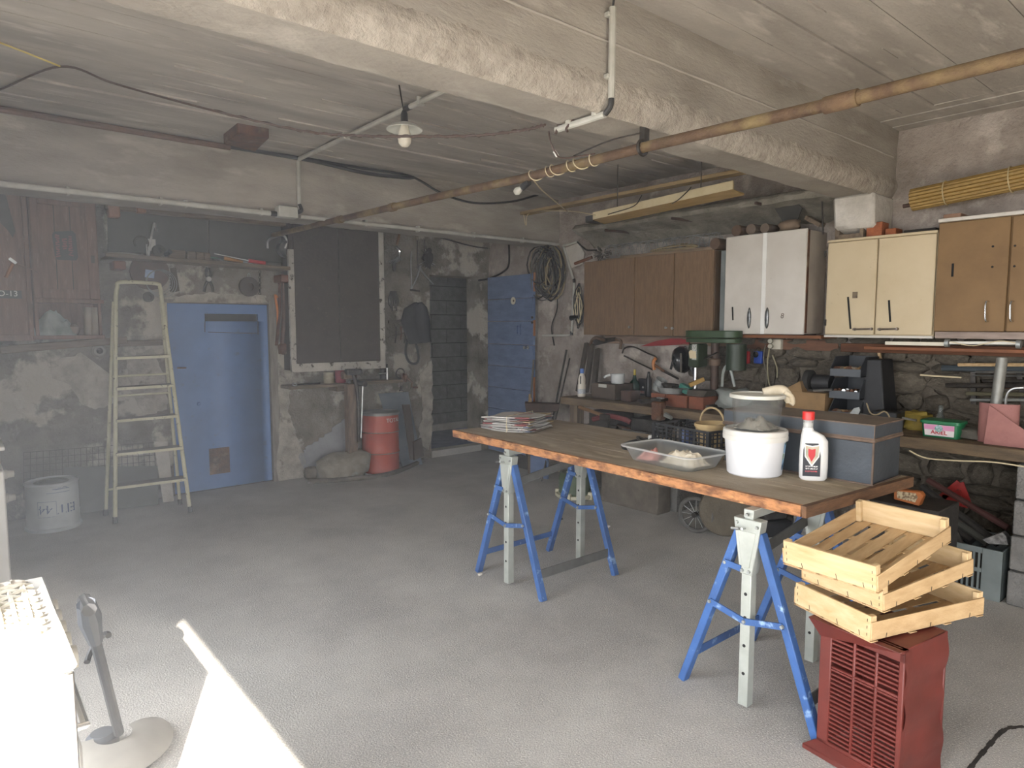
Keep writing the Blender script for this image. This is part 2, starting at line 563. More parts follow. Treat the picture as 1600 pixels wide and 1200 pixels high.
MB().bb((4.0, WY + .28, 0), (4.1, 8.2, 2.5)).struct('wall_passage_side', M_PLASTER)
MB().bb((8.0, WY + .28, 0), (8.1, 8.2, 2.5)).struct('wall_passage_end', M_PLASTER)
MB().bb((WX + .02, WY + .2, 0), (8.1, WY + .28, 2.5)).struct('wall_passage_front', M_PLASTER)
MB().bb((4.3, WY + .01, 2.2), (5.3, WY + .28, 2.32)).struct('trim_4', M_WOODOLD, 'wooden lintel over the passage doorway')
# step at the doorway
MB().bb((4.42, WY - .02, 0), (5.17, WY + .14, .08)).struct('trim_5', M_FLOOR, 'concrete sill of the passage doorway')
# right wall: upper render, lower rubble
wr = MB()
ny, nz2 = 110, 56
def wx(y, z):
    return WX + 0.02 * bsum(y, z, 9.0, 2.4) + 0.012 * bsum(y, z, 14.0, 6.5)
wr.grid(ny, nz2, lambda u, v: V(wx(WF + (WY - WF) * u, HC * v), WF + (WY - WF) * u, HC * v))
wr.bb((WX + .04, WF - .2, -.1), (WX + .3, WY + .3, HC + .1))
wall_right = wr.struct('wall_right', M_PLASTER_R, 'rough rendered stone wall behind the workbench')
stone_me = []
random.seed(21)
def stone_rows(y0, y1, z0, z1):
    z = z0
    while z < z1:
        hgt = random.uniform(.06, .16)
        y = y0 + random.uniform(-.1, .1)
        while y < y1:
            ln = random.uniform(.13, .34)
            k = random.randrange(10)
            if len(stone_me) < 10:
                k = len(stone_me)
                o = MB().rock(wall_right.location, (.5, .5, .5), seed=k + 3, n=9, m=6, rough=.3).build('stone', M_STONE, wall_right, smooth=50)
                o.location = (0, 0, 0)
                stone_me.append(o.data)
            else:
                o = bpy.data.objects.new('stone', stone_me[k])
                COL.objects.link(o)
                o.parent = wall_right
            pl_ = Vector((WX - .0, y + ln / 2, z + hgt / 2)) - wall_right.location
            o.location = pl_ + Vector((-.018, 0, 0))
            o.scale = (random.uniform(.07, .12), ln * .99, hgt * 1.06)
            o.rotation_euler = (random.uniform(-.12, .12), 0, random.uniform(-.1, .1))
            y += ln + .008
        z += hgt + .004
for k_, (a_, b_, c_, d_) in enumerate(((.5, 3.5, .86, 1.45), (.5, 2.0, .0, .86))):
    mo_ = MB()
    mo_.grid(60, 24, lambda u, v: V(wx(a_ + (b_ - a_) * u, c_ + (d_ - c_) * v) - .006, a_ + (b_ - a_) * u, c_ + (d_ - c_) * v))
    mo_.struct('mortar_bed', M_MORTAR, None, parent=wall_right)
stone_rows(0.55, 3.45, .92, 1.44)
stone_rows(0.55, 1.9, .12, .84)
# left wall with the open doorway and the added one, front wall behind the camera
wl = MB()
wl.cells([WF - .3, WY + .3], [-.1, HC + .1], [(OPY0, OPY1, -.1, OPZ), (O2Y0, O2Y1, -.1, OPZ)], lambda a, b, c, d: wl.bb((WL - .15, a, c), (WL, b, d)))
wl.struct('wall_left', M_PLASTER, 'plastered left wall with the open doorway and a second one added for fill light')
MB().bb((WL - 4.2, -.045, -.3), (WL - .16, .06, 4.7)).struct('wall_sun_block', M_PLASTER_R, 'unseen wing wall added to block the sun from the second doorway')  # unseen wall, added only to keep direct sun out of the second doorway
wfm = MB()
wfm.cells([WL - .3, WX + .3], [-.1, HC + .1], [(FOX0, FOX1, -.1, FOZ)], lambda a, b, c, d: wfm.bb((a, WF - .3, c), (b, WF, d)))  # the opening here is added to let daylight in
wfm.struct('wall_front', M_PLASTER, 'plastered wall behind the viewer')
# patches of flaked plaster on the back wall
def patch(poly, m, lab, t=.01, d=.012, seed=1):
    out = []
    for (xa, ya), (xb, yb) in zip(poly, poly[1:] + poly[:1]):
        for i in range(8):
            f = i / 8
            n1 = noise.noise(Vector((xa + (xb - xa) * f, ya + (yb - ya) * f, seed)) * .37) * 5
            out.append((xa + (xb - xa) * f + n1, ya + (yb - ya) * f + n1 * .6))
    pbw(out, d, t).struct('plaster_patch', m, lab, parent=wall_back)
M_PP = mat('pale_flaked_plaster', 'b5afa4', '938d82', .92, scale=9, bump=.9, bscale=30, c3='7d776c', scale3=6, lo3=.58, hi3=.66, detail=12)
patch([(436, 585), (452, 596), (450, 640), (462, 680), (478, 722), (474, 748), (434, 756)], M_PP, 'pale flaking plaster beside the blue door', seed=1)
patch([(478, 700), (512, 676), (546, 650), (546, 742), (480, 745), (466, 715)], mat('smooth_grey_render', '96979a', '87888b', .9, scale=6, bump=.3), 'smooth grey render repair beside the stone', seed=2)
patch([(78, 565), (128, 552), (172, 585), (196, 625), (150, 640), (128, 632), (108, 600), (80, 590)], M_PP, 'pale plaster patch left of the ladder', seed=3)
patch([(196, 560), (236, 545), (258, 590), (262, 640), (225, 650), (205, 610)], M_PP, 'pale plaster patch behind the ladder', seed=4)
patch([(280, 462), (330, 458), (415, 462), (416, 474), (268, 472)], M_PP, 'pale plaster over the blue door', seed=5)
patch([(655, 585), (674, 560), (676, 640), (670, 705), (652, 690), (660, 640)], M_PP, 'crumbling pale plaster at the doorway corner', seed=6)
# ------------------------------------------------------------------ door 1, closed, blue steel
d1 = bpy.data.objects.new('door_1', None)
COL.objects.link(d1)
d1.location = ((D1[0] + D1[1]) / 2, WY + .04, 0)
d1['kind'] = 'structure'
d1['label'] = 'closed blue steel door with a slot near its top'
s0, s1 = bw(320, 502, -.02), bw(403, 491, -.02)
slot = (s0.x, s1.x, s0.z, s1.z)
lf = MB()
lf.cells([D1[0] + .005, D1[1] - .005], [.012, D1[3] - .005], [slot], lambda a, b, c, d: lf.bb((a, WY + .02, c), (b, WY + .06, d)))
lf.build('leaf', M_BLUEDOOR, d1)
MB().bb((slot[0] - .01, WY + .061, slot[2] - .01), (slot[1] + .01, WY + .07, slot[3] + .01)).build('slot_backing', M_BLACK, d1, label='black backing painted as the dark inside the slot')  # black sheet stands in for the darkness behind the slot
fp = MB()
for a, b in (((320, 502), (320, 519)), ((325, 519), (401, 521)), ((403, 502), (403, 523))):
    A, B = bw(*a, -.018), bw(*b, -.018)
    fp.bar(A, B, .006, .006)
fp.build('flap_edge', M_DARK, d1)
q0, q1 = bw(328, 742, -.018), bw(358, 698, -.018)
MB().bb((q0.x, WY + .012, q0.z), (q1.x, WY + .021, q1.z)).build('patch_plate', M_RUST, d1, label='rusty square plate near the foot of the door')
MB().bb((D1[0] - .2, WY + .281, -.1), (D1[1] + .2, WY + .33, D1[3] + .3)).struct('door_light_stop', M_DARK, 'unseen dark backing added to stop daylight leaking round the blue door')  # added out of sight so no sky light leaks round the leaf
kn = bw(310, 631, -.01)
MB().lathe([(.0, .03), (.014, .026), (.018, .015), (.009, .005), (.012, 0)], kn, 14, Matrix.Rotation(PI / 2, 3, 'X')).build('knob', M_BLUEDOOR, d1)
lv = bw(277, 575, .0)
MB().bar(lv, lv + V(.07, -.03, 0), .012, .012).build('bolt', M_RUST, d1)
fr = MB()
fr.bb((D1[1], WY - .02, 0), (D1[1] + .075, WY + .05, D1[3] + .04))
fr.bb((D1[0] - .03, WY - .012, D1[3]), (D1[1] + .075, WY + .05, D1[3] + .03))
fr.struct('trim_6', mat('grey_frame_wood', '8f8a80', '77716a', 0.85, scale=5, stretch=(8, 8, 1), bump=.3), 'grey wooden frame of the blue door')
# ------------------------------------------------------------------ door 2, open, blue planks
d2 = bpy.data.objects.new('door_2', None)
COL.objects.link(d2)
hp, fpnt = V(5.27, 6.69, 0), V(5.24, 5.80, 0)
d2.location = hp
d2['kind'] = 'structure'
d2['label'] = 'open blue door of wide painted planks folded back to the right wall'
dv = (fpnt - hp)
dl = dv.length
dv.normalize()
dn = V(-dv.y, dv.x, 0)
if dn.x > 0:
    dn = -dn
zc = [.02, .28, .56, .83, 1.10, 1.37, 1.65, 1.92, 2.20]
for a, b in zip(zc, zc[1:]):
    m_ = MB().bb((0, 0, a + .003), (dl, .038, b - .003))
    m_.xf(Matrix.Translation(hp) @ Matrix((dv, dn, V(0, 0, 1))).transposed().to_4x4())
    m_.build('plank', M_BLUEPLANK, d2, bevel=.003)
def dpt(px, py, off=.04):
    """point on the face of door 2"""
    n_ = dn
    d_ = _F + _R * ((px - 800) / F_PX) - _U * ((py - 600) / F_PX)
    o_ = hp + n_ * off
    return _C + d_ * ((o_ - _C).dot(n_) / d_.dot(n_))
RD = Matrix((dv, V(0, 0, 1), dn)).transposed()
MB().lathe([(.0, 0), (.045, 0), (.045, .004), (0, .005)], dpt(802, 470), 24, RD).build('round_sticker', mat('cream_sticker', 'cfcab8', None, .6), d2, label='round cream sticker')
MB().lathe([(.0, 0.005), (.014, .005), (.014, .007), (0, .007)], dpt(803, 470), 12, RD).build('sticker_figure', M_WOODOLD, d2)
hh = MB()
hh.bb((-.03, -.06, 0), (.03, .06, .006))
hh.bb((-.022, -.045, .006), (-.012, .045, .02))
hh.xf(Matrix.Translation(dpt(811, 515)) @ RD.to_4x4()).build('pull_plate', M_BLUEPLANK, d2)
kl = dpt(825, 543)
MB().lathe([(.022, 0), (.022, .006), (.009, .01), (.009, .035), (.02, .045), (.02, .06), (.0, .066)], kl, 14, RD).build('door_knob', M_STEEL, d2)
for yy in (496, 504):
    MB().lathe([(.014, 0), (.014, .012), (0, .014)], dpt(832, yy), 10, RD).build('lock_cylinder', M_IRON, d2)
eg = MB()
for a, b in ((455, 425), (525, 500), (640, 590)):
    A, B = dpt(843, a, .02), dpt(843, b, .02)
    eg.bb((fpnt.x - .036, fpnt.y - .006, A.z), (fpnt.x - .006, fpnt.y - .001, B.z))
eg.build('bare_edge', mat('bare_pine', 'a5714c', '8d5c3b', .8, scale=6), d2, label='bare orange wood showing on the door edge')
# ================================================================== wall cabinets on the right wall
def cab_thing(name, label, y0, y1, z0, z1, xf):
    return thing(name, label, 'cabinet', (xf + .15, (y0 + y1) / 2, z0), 'wall cabinets above the workbench')
# brown three-door cabinet
M_TEAK = mat('brown_teak', '775e45', '65503a', 0.6, scale=9, stretch=(6, 6, .6), bump=.1, c3='83694d', scale3=30, lo3=.5, hi3=.8)
XF = 5.0
bt = cab_thing('wall_cabinet', 'brown wood-grain wall cabinet with three plain doors', 3.2, 4.8, 1.505, 2.24, XF)
yb = [4.80, 4.14, 3.69, 3.28]
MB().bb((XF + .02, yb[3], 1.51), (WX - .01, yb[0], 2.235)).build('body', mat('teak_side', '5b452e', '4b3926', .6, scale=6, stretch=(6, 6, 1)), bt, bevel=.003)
for a, b in zip(yb, yb[1:]):
    d_ = MB().bb((XF, b + .004, 1.505), (XF + .019, a - .004, 2.24)).build('door', M_TEAK, bt, bevel=.002)
for k, (px, py) in enumerate(((985, 511), (1042, 512), (1052, 513))):
    q = at(px, py, x=XF)
    MB().lathe([(.006, 0), (.006, .012), (.012, .016), (.012, .024), (0, .027)], q, 12, Matrix.Rotation(-PI / 2, 3, 'Y')).build('knob', M_STEEL, bt)
MB().bb((5.06, 3.205, 1.53), (WX - .01, 3.255, 2.23)).one('filler_panel', mat('grey_panel', '7e8382', '6d7271', .6, scale=5), 'narrow grey panel between the brown and the white cabinet', 'panel')
# white two-door cabinet
M_WCAB = mat('white_cabinet_paint', 'c8c3ba', 'bbb5ab', 0.45, scale=3, c3='a59d90', scale3=13, lo3=.66, hi3=.8)
XW = 4.99
wc = cab_thing('wall_cabinet', 'tall white wall cabinet with two doors and oval handles', 2.48, 3.17, 1.53, 2.33, XW)
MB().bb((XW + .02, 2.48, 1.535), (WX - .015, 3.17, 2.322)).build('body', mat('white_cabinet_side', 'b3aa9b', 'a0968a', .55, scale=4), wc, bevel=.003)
for a, b in ((3.172, 2.815), (2.811, 2.478)):
    MB().bb((XW, b + .002, 1.53), (XW + .021, a - .002, 2.33)).build('door', M_WCAB, wc, bevel=.006)
MB().bb((XW - .006, 2.80, 1.532), (XW + .0, 2.835, 2.328)).build('edge_strip', M_WHITEPL, wc, bevel=.002)
MB().bb((XW + .01, 2.474, 1.54), (XW + .035, 2.481, 2.32)).build('edge_trim', M_RUST, wc)
for px in (1171, 1199):
    q = at(px, 497, x=XW)
    h_ = MB()
    h_.lathe([(0, 0), (.9, 0), (1.0, .25), (.8, .7), (0, .9)], (0, 0, 0), 20)
    h_.xf(Matrix.Translation(q) @ (Matrix.Rotation(-PI / 2, 3, 'Y').to_4x4()) @ Matrix.Diagonal((.085, .017, .022, 1)))
    h_.build('handle', mat('oval_handle', '5d5f5e', '8a8c8b', .35, .8, scale=25), wc)
for px, py, rr in ((1145, 490, .055),):
    q = at(px, py, x=XW)
    MB().bar(q + V(-.002, .004, rr), q + V(-.002, -.004, -rr), .012, .003, (1, 0, 0)).build('magnet_strip', M_BLACK, wc)
q = at(1223, 493, x=XW)
MB().tube(arc(q + V(-.003, 0, .008), .009, 0, 2 * PI, 12, (0, 1, 0)), .002, 5).tube(arc(q + V(-.003, 0.003, -.01), .010, 0, 2 * PI, 12, (0, 1, 0)), .002, 5).build('figure_mark', M_RUST, wc)
MB().bb((XW + .01, 2.35, 1.50), (WX, 3.13, 1.524)).one('cabinet_ledge', mat('ledge_brown', '7d4f2f', '6a4228', .7, scale=5, stretch=(6, 1, 6)), 'brown wooden ledge strip under the white cabinet', 'shelf')
# cream cabinet
M_CREAM = mat('cream_paint', 'c0b091', 'b5a484', 0.5, scale=2.5, c3='8f7d5f', scale3=17, lo3=.68, hi3=.8)
XC = 5.02
cc = cab_thing('wall_cabinet', 'cream wall cabinet with two doors and horizontal bow handles', 1.62, 2.335, 1.52, 2.22, XC)
MB().bb((XC + .02, 1.615, 1.525), (WX - .015, 2.337, 2.215)).build('body', M_CREAM, cc, bevel=.003)
for a, b in ((2.335, 1.985), (1.981, 1.618)):
    MB().bb((XC, b + .002, 1.535), (XC + .02, a - .002, 2.205)).build('door', M_CREAM, cc, bevel=.004)
MB().bb((XC - .006, 1.615, 2.207), (XC + .03, 2.337, 2.226)).build('top_rail', M_CREAM, cc, bevel=.003)
MB().bb((XC - .004, 1.615, 1.512), (XC + .03, 2.337, 1.53)).build('bottom_rail', M_WCAB, cc, bevel=.003)
for px, py, e in ((1327, 489, 25), (1389, 486, 17)):
    a, b = at(px - 2 if e > 20 else px, py - e, x=XC - .001), at(px + 2, py + e, x=XC - .001)
    MB().bar(a, b, .013, .003, (1, 0, 0)).build('magnet_strip', M_BLACK, cc)
for x0, x1 in ((1336, 1362), (1375, 1402)):
    a, b = at(x0, 514.5, x=XC), at(x1, 514, x=XC)
    h_ = MB().tube([a + V(-.022, 0, 0), (a + b) / 2 + V(-.028, 0, 0), b + V(-.022, 0, 0)], .006, 8)
    for e in (a, b):
        h_.cyl(e, e + V(-.026, 0, 0), .011, .009, 10)
    h_.build('handle', mat('worn_handle', '6a5f57', '8b827a', .4, .7, scale=20), cc)
q = at(1336, 461, x=XC)
MB().box(q + V(-.001, 0, 0), (.003, .035, .045)).build('sticker_remnant', M_WOODOLD, cc, label='torn brown sticker remnant')
for py in (397, 504):
    q = at(1289, py, x=XC)
    MB().box(q + V(-.004, -.004, 0), (.01, .014, .045)).build('hinge', M_IRON, cc)
# ochre chipboard cabinet at the right
M_OCHRE = mat('ochre_board', '7f6442', '6f5638', 0.7, scale=2.2, c3='4f3a22', scale3=11, lo3=.66, hi3=.78, bump=.1)
XO = 5.0
oc = cab_thing('wall_cabinet', 'ochre brown chipboard cabinet with chrome bar handles', .85, 1.605, 1.56, 2.30, XO)
MB().bb((XO + .02, .80, 1.565), (WX - .015, 1.608, 2.27)).build('body', M_OCHRE, oc, bevel=.003)
for a, b in ((1.606, 1.214), (1.208, .80)):
    MB().bb((XO, b + .002, 1.562), (XO + .02, a - .002, 2.262)).build('door', M_OCHRE, oc, bevel=.003)
MB().bb((XO - .008, .80, 2.268), (WX - .02, 1.61, 2.292)).build('top_panel', M_WCAB, oc, bevel=.003)
MB().bb((XO + .02, .80, 1.515), (WX - .02, 1.60, 1.558)).build('plinth', mat('pinkish_board', '9d8d83', '83756c', .8, scale=6, stretch=(6, 1, 6)), oc)
for px in (1545, 1584):
    a, b = at(px, 471, x=XO), at(px - 1, 502, x=XO)
    h_ = MB().tube(curve([a, a + V(-.025, .004, 0), a + V(-.032, .008, -.02), b + V(-.032, .008, .02), b + V(-.025, .004, 0), b], 5), .0055, 8)
    h_.build('handle', M_CHROME, oc)
for px, py in ((1551.5, 385), (1550.5, 417), (1586, 384), (1585, 416)):
    q = at(px, py, x=XO)
    MB().lathe([(.007, 0), (.007, .002), (0, .002)], q, 10, Matrix.Rotation(-PI / 2, 3, 'Y')).build('screw_hole', M_BLACK, oc)
q = at(1488.5, 422, x=XO)
MB().box(q + V(-.001, 0, 0), (.003, .013, .085)).build('magnet_strip', M_BLACK, oc)
# rails under the cabinets
M_RAIL = mat('rail_wood', '8f7a6a', '6f5c4f', 0.85, scale=4, stretch=(6, 1, 6), bump=.3)
MB().bb((WX - .05, 3.15, 1.415), (WX - .015, 4.75, 1.495)).one('wall_rail', M_RAIL, 'pale wooden tool rail under the brown cabinet', 'rail', 'tool rails', bevel=.003)
MB().bb((WX - .05, 2.34, 1.40), (WX - .015, 3.12, 1.485)).one('wall_rail', mat('rail_dark', '74523f', '584033', .85, scale=4, stretch=(6, 1, 6)), 'reddish brown tool rail under the white cabinet', 'rail', 'tool rails', bevel=.003)
MB().bb((WX - .10, .8, 1.40), (WX - .015, 2.30, 1.465)).one('wall_rail', mat('rail_dark2', '6a4530', '513627', .85, scale=4, stretch=(6, 1, 6)), 'dark brown tool rail under the cream and ochre cabinets', 'rail', 'tool rails', bevel=.003)
# ================================================================== workbench
wbn = thing('workbench', 'long rough wooden workbench along the stone wall', 'workbench', (4.95, 2.75, 0))
def plank_y(y0, y1, x0, x1, z0, z1, sag=.0):
    m_ = MB()
    m_.grid(1, 1, lambda u, v: V(0, 0, 0)) if False else None
    n = 40
    def pt(i, e, h):
        y = y0 + (y1 - y0) * i / n
        k = .009 * noise.noise(V(y * 2.3, e * 5, 1)) + .004 * noise.noise(V(y * 9, e * 5, 2))
        return V((x0 if e == 0 else x1) + (k if e == 0 else 0), y, (z0 if h == 0 else z1) + k * .3)
    vs, fs = [], []
    for i in range(n + 1):
        vs += [pt(i, 0, 0), pt(i, 1, 0), pt(i, 1, 1), pt(i, 0, 1)]
    for i in range(n):
        a, b = i * 4, i * 4 + 4
        for j in range(4):
            fs.append((a + j, a + (j + 1) % 4, b + (j + 1) % 4, b + j))
    fs += [(3, 2, 1, 0), (4 * n, 4 * n + 1, 4 * n + 2, 4 * n + 3)]
    return m_.add(vs, fs)
for (x0, x1) in ((4.60, 4.84), (4.845, 5.07), (5.075, WX - .02)):
    plank_y(.62, 4.72, x0, x1, .83 + random.uniform(-.004, .004), .90).build('plank', M_BENCH, wbn, bevel=.004)
for y in (4.6, 3.0):
    MB().bb((4.66, y - .05, 0), (4.76, y + .05, .83)).build('leg', M_WOODZ, wbn, bevel=.004)
    MB().bb((5.1, y - .05, 0), (5.2, y + .05, .83)).build('leg', M_WOODZ, wbn, bevel=.004)
# lower concrete shelf under the bench
ls = thing('lower_shelf', 'low concrete shelf slab under the workbench', 'shelf', (4.85, 3.95, 0))
plank_y(2.2, 4.6, 4.55, 5.2, .55, .62).build('slab', mat('mossy_concrete', '80796a', '5d574b', .95, scale=9, bump=.8, bscale=40), ls)
for y in (2.3, 3.45, 4.5):
    MB().bb((4.7, y - .06, 0), (5.1, y + .06, .55)).build('support', M_BLOCK, ls, bevel=.005)
# concrete block pillar carrying the bench at the right
pil = thing('block_pillar', 'pillar of stacked grey concrete blocks under the bench end', 'pillar', (4.8, .83, 0))
z = 0
for k, h_ in enumerate((.20, .20, .20, .20)):
    MB().bb((4.575 + .004 * k, .63, z + .003), (5.0, 1.022 - .003 * k, z + h_)).build('concrete_block', M_BLOCK, pil, bevel=.006)
    z += h_ + .006
# ================================================================== work table on trestles
TZ = .90
M_TTOP = mat('dusty_table_top', 'a0927d', '82745f', 0.8, scale=3.5, stretch=(3, .8, 3), bump=.25, c3='b6a68b', scale3=4, lo3=.56, hi3=.72)
M_TEDGE = mat('raw_table_edge', 'b07a4e', '6b452c', 0.75, lo=.42, hi=.6, scale=9, stretch=(4, 1.2, 3), bump=.4, c3='c79a63', scale3=14, lo3=.6, hi3=.72)
tb = thing('work_table', 'long weathered wooden table top lying on blue trestles', 'table', (2.93, 2.4, .855))
C0, C1, C2, C3 = at(708, 672, z=TZ), at(1252, 790, z=TZ), at(1419, 744, z=TZ), at(860, 660, z=TZ)
C3 = C0 + (C2 - C1)
def tpt(u, v, z):
    p_ = C0 * (1 - u) * (1 - v) + C1 * u * (1 - v) + C2 * u * v + C3 * (1 - u) * v
    return V(p_.x, p_.y, z)
nT = 60
tt = MB()
edge = MB()
def wob(u):
    return .010 * noise.noise(V(u * 9, 0, 0)) + .005 * noise.noise(V(u * 40, 3, 0))
for k in range(3):                                   # three wide boards glued side by side
    v0, v1 = (0.012, .335, .668)[k], (.332, .665, 1.0)[k]
    MB().hexa([tpt(0, v0, TZ - .043), tpt(1, v0, TZ - .043), tpt(1, v1, TZ - .043), tpt(0, v1, TZ - .043), tpt(0, v0, TZ), tpt(1, v0, TZ), tpt(1, v1, TZ), tpt(0, v1, TZ)]).build('board', M_TTOP, tb, bevel=.002)
vs, fs = [], []
for i in range(nT + 1):
    u = i / nT
    k = wob(u) * .02
    vs += [tpt(u, -.004 + wob(u) * .6, TZ - .045), tpt(u, .02, TZ - .045), tpt(u, .02, TZ + .0006), tpt(u, -.004 + wob(u + 5) * .6, TZ + .0006)]
for i in range(nT):
    a, b = i * 4, i * 4 + 4
    fs += [(a + j, a + (j + 1) % 4, b + (j + 1) % 4, b + j) for j in range(4)]
fs += [(3, 2, 1, 0), (4 * nT, 4 * nT + 1, 4 * nT + 2, 4 * nT + 3)]
MB().add(vs, fs).build('worn_edge', M_TEDGE, tb, label='raw orange-brown worn front edge')
MB().hexa([tpt(1.003, -.006, TZ - .045), tpt(1.010, -.006, TZ - .045), tpt(1.010, 1.0, TZ - .045), tpt(1.003, 1.0, TZ - .045), tpt(1.0, -.006, TZ + .001), tpt(1.01, -.006, TZ + .001), tpt(1.01, 1.0, TZ + .001), tpt(1.0, 1.0, TZ + .001)]).build('end_batten', mat('end_batten_wood', '6b4c33', '4f3826', .8, scale=9, stretch=(1, 5, 5), bump=.3), tb)
# trestles: each two A-frames
M_TBLUE = mat('chipped_blue_paint', '385f9a', '2f5083', 0.5, scale=6, c3='8fabcd', scale3=16, lo3=.60, hi3=.70, bump=.1)
M_TGREY = mat('trestle_grey', 'b4b8b1', 'a2a69f', 0.5, .4, scale=9)
M_TDGREY = mat('trestle_bar_grey', '6d6d6a', '5b5b58', 0.6, .4, scale=9)
def a_frame(par, px_, pt_, full=True):
    """A-frame standing in the plane x = px_, post at y = pt_"""
    hw = .31
    for s_ in (1, -1):
        a, b = V(px_, pt_ + s_ * hw, .0), V(px_, pt_ + s_ * .045, .76)
        l_ = MB()
        l_.bar(a + V(0, 0, 0), b, .034, .042, (1, 0, 0))
        l_.build('leg', M_TBLUE, par, bevel=.003)
    MB().bb((px_ - .024, pt_ - .022, 0.02), (px_ + .02, pt_ + .022, .80)).build('post', M_TGREY, par, bevel=.002)
    MB().bb((px_ - .018, pt_ - .018, .79), (px_ + .016, pt_ + .018, .846)).build('post_head', M_TGREY, par, bevel=.002)
    for zz in (.16, .28, .40, .50):
        MB().lathe([(.007, 0), (.007, .0015), (0, .0015)], (px_ - .0245, pt_, zz), 10, Matrix.Rotation(-PI / 2, 3, 'Y')).build('pin_hole', M_BLACK, par)
    pts = [V(px_ - .03, pt_ + .062, .815), V(px_ - .03, pt_ - .062, .815), V(px_ - .03, pt_ - .028, .585), V(px_ - .03, pt_ + .028, .585)]
    MB().prism(pts, (.052, 0, 0)).build('clamp_plate', M_TGREY, par, bevel=.003)
    ins = [V(px_ - .033, pt_ + .040, .765), V(px_ - .033, pt_ - .040, .765), V(px_ - .033, pt_ - .016, .615), V(px_ - .033, pt_ + .016, .615)]
    MB().prism(ins, (.006, 0, 0)).build('plate_emboss', M_TGREY, par, bevel=.002)
    for y_, z_ in ((.045, .795), (-.045, .79), (-.015, .60), (.015, .60), (0, .835)):
        MB().cyl(V(px_ - .03, pt_ + y_, z_), V(px_ - .039, pt_ + y_, z_), .0075, .006, 8).build('bolt', M_GREYMET, par)
    MB().cyl(V(px_ - .03, pt_ + .01, .775), V(px_ - .075, pt_ - .004, .785), .005, None, 8).build('locking_pin', M_STEEL, par)
    MB().cyl(V(px_ - .055, pt_ + .055, .772), V(px_ - .055, pt_ + .02, .777), .006, None, 8).build('locking_pin', M_STEEL, par)
    c_ = MB()
    f = .42 / .76
    yo = hw + (.045 - hw) * f
    mid = V(px_ - .028, pt_, .385)
    c_.bar(V(px_ - .028, pt_ + yo, .42), mid, .008, .026)
    c_.bar(mid, V(px_ - .028, pt_ - yo, .42), .008, .026)
    c_.build('brace', M_TBLUE, par)
    f2 = .62 / .76
    y2 = hw + (.045 - hw) * f2
    MB().bar(V(px_ - .034, pt_ + y2, .612), V(px_ - .034, pt_ + .02, .605), .006, .026).build('short_brace', M_TBLUE, par)
    for y_, z_ in ((yo, .42), (-yo, .42), (0, .385), (y2, .612)):
        MB().cyl(V(px_ - .03, pt_ + y_, z_), V(px_ - .039, pt_ + y_, z_), .009, .007, 8).build('rivet', M_GREYMET, par)
def trestle(label, fx, bx, yp):
    t_ = thing('trestle', label, 'trestle', ((fx + bx) / 2, yp, 0), 'blue adjustable trestles under the table')
    a_frame(t_, fx, yp)
    a_frame(t_, bx, yp)
    f = .14 / .76
    yo = .31 + (.045 - .31) * f
    MB().bar(V(fx, yp - yo, .14), V(bx, yp - yo, .14), .006, .055).build('lower_rail', M_TDGREY, t_)
    MB().bar(V(fx, yp + yo, .14), V(bx, yp + yo, .14), .006, .035).build('lower_rail', M_TBLUE, t_)
    MB().bar(V(fx + .02, yp + .03, .62), V(bx, yp + .03, .70), .006, .05).build('upper_rail', M_TDGREY, t_)
    MB().bb((fx - .02, yp - .022, .818), (bx + .04, yp + .022, .854)).build('crossbeam', M_TGREY, t_, bevel=.002)
trestle('blue and grey trestle under the near end of the table', 2.475, 3.05, 1.42)
trestle('blue and grey trestle under the far end of the table', 2.57, 3.2, 3.08)
# ================================================================== things on the work table
# bundle of newspapers
np_ = thing('newspaper_bundle', 'bundle of old newspapers and flyers tied with string on the table', 'newspapers', (2.93, 3.42, TZ))
def printed(name, base, a, b, c, sc):
    m = bpy.data.materials.new(name)
    m.use_nodes = True
    N, L = m.node_tree.nodes, m.node_tree.links
    bs = N['Principled BSDF']
    bs.inputs['Roughness'].default_value = .6
    tc = N.new('ShaderNodeTexCoord')
    vo = N.new('ShaderNodeTexVoronoi')
    vo.distance = 'CHEBYCHEV'
    vo.inputs['Scale'].default_value = sc
    L.new(tc.outputs['Object'], vo.inputs['Vector'])
    sp = N.new('ShaderNodeSeparateColor')
    L.new(vo.outputs['Color'], sp.inputs[0])
    rp = N.new('ShaderNodeValToRGB')
    rp.color_ramp.interpolation = 'CONSTANT'
    e = rp.color_ramp.elements
    e[0].color = (*lin(base), 1)
    e[1].position = .5
    e[1].color = (*lin(a), 1)
    for p_, c_ in ((.62, base), (.74, b), (.82, base), (.9, c)):
        k = e.new(p_)
        k.color = (*lin(c_), 1)
    L.new(sp.outputs[0], rp.inputs[0])
    L.new(rp.outputs[0], bs.inputs['Base Color'])
    return m
NP = [printed('newsprint_a', 'a8a59e', '7d7972', '8f3a3a', '6d5f52', 9), printed('newsprint_b', '8f8b85', '6b5548', 'a5906f', '50586a', 12), printed('newsprint_c', 'b9b6b0', '8a4a4a', '5f5f66', '9d8558', 10), printed('newsprint_d', '7d7a75', '3d3936', '6a332f', 'b0aca4', 14)]
ca = math.radians(16)
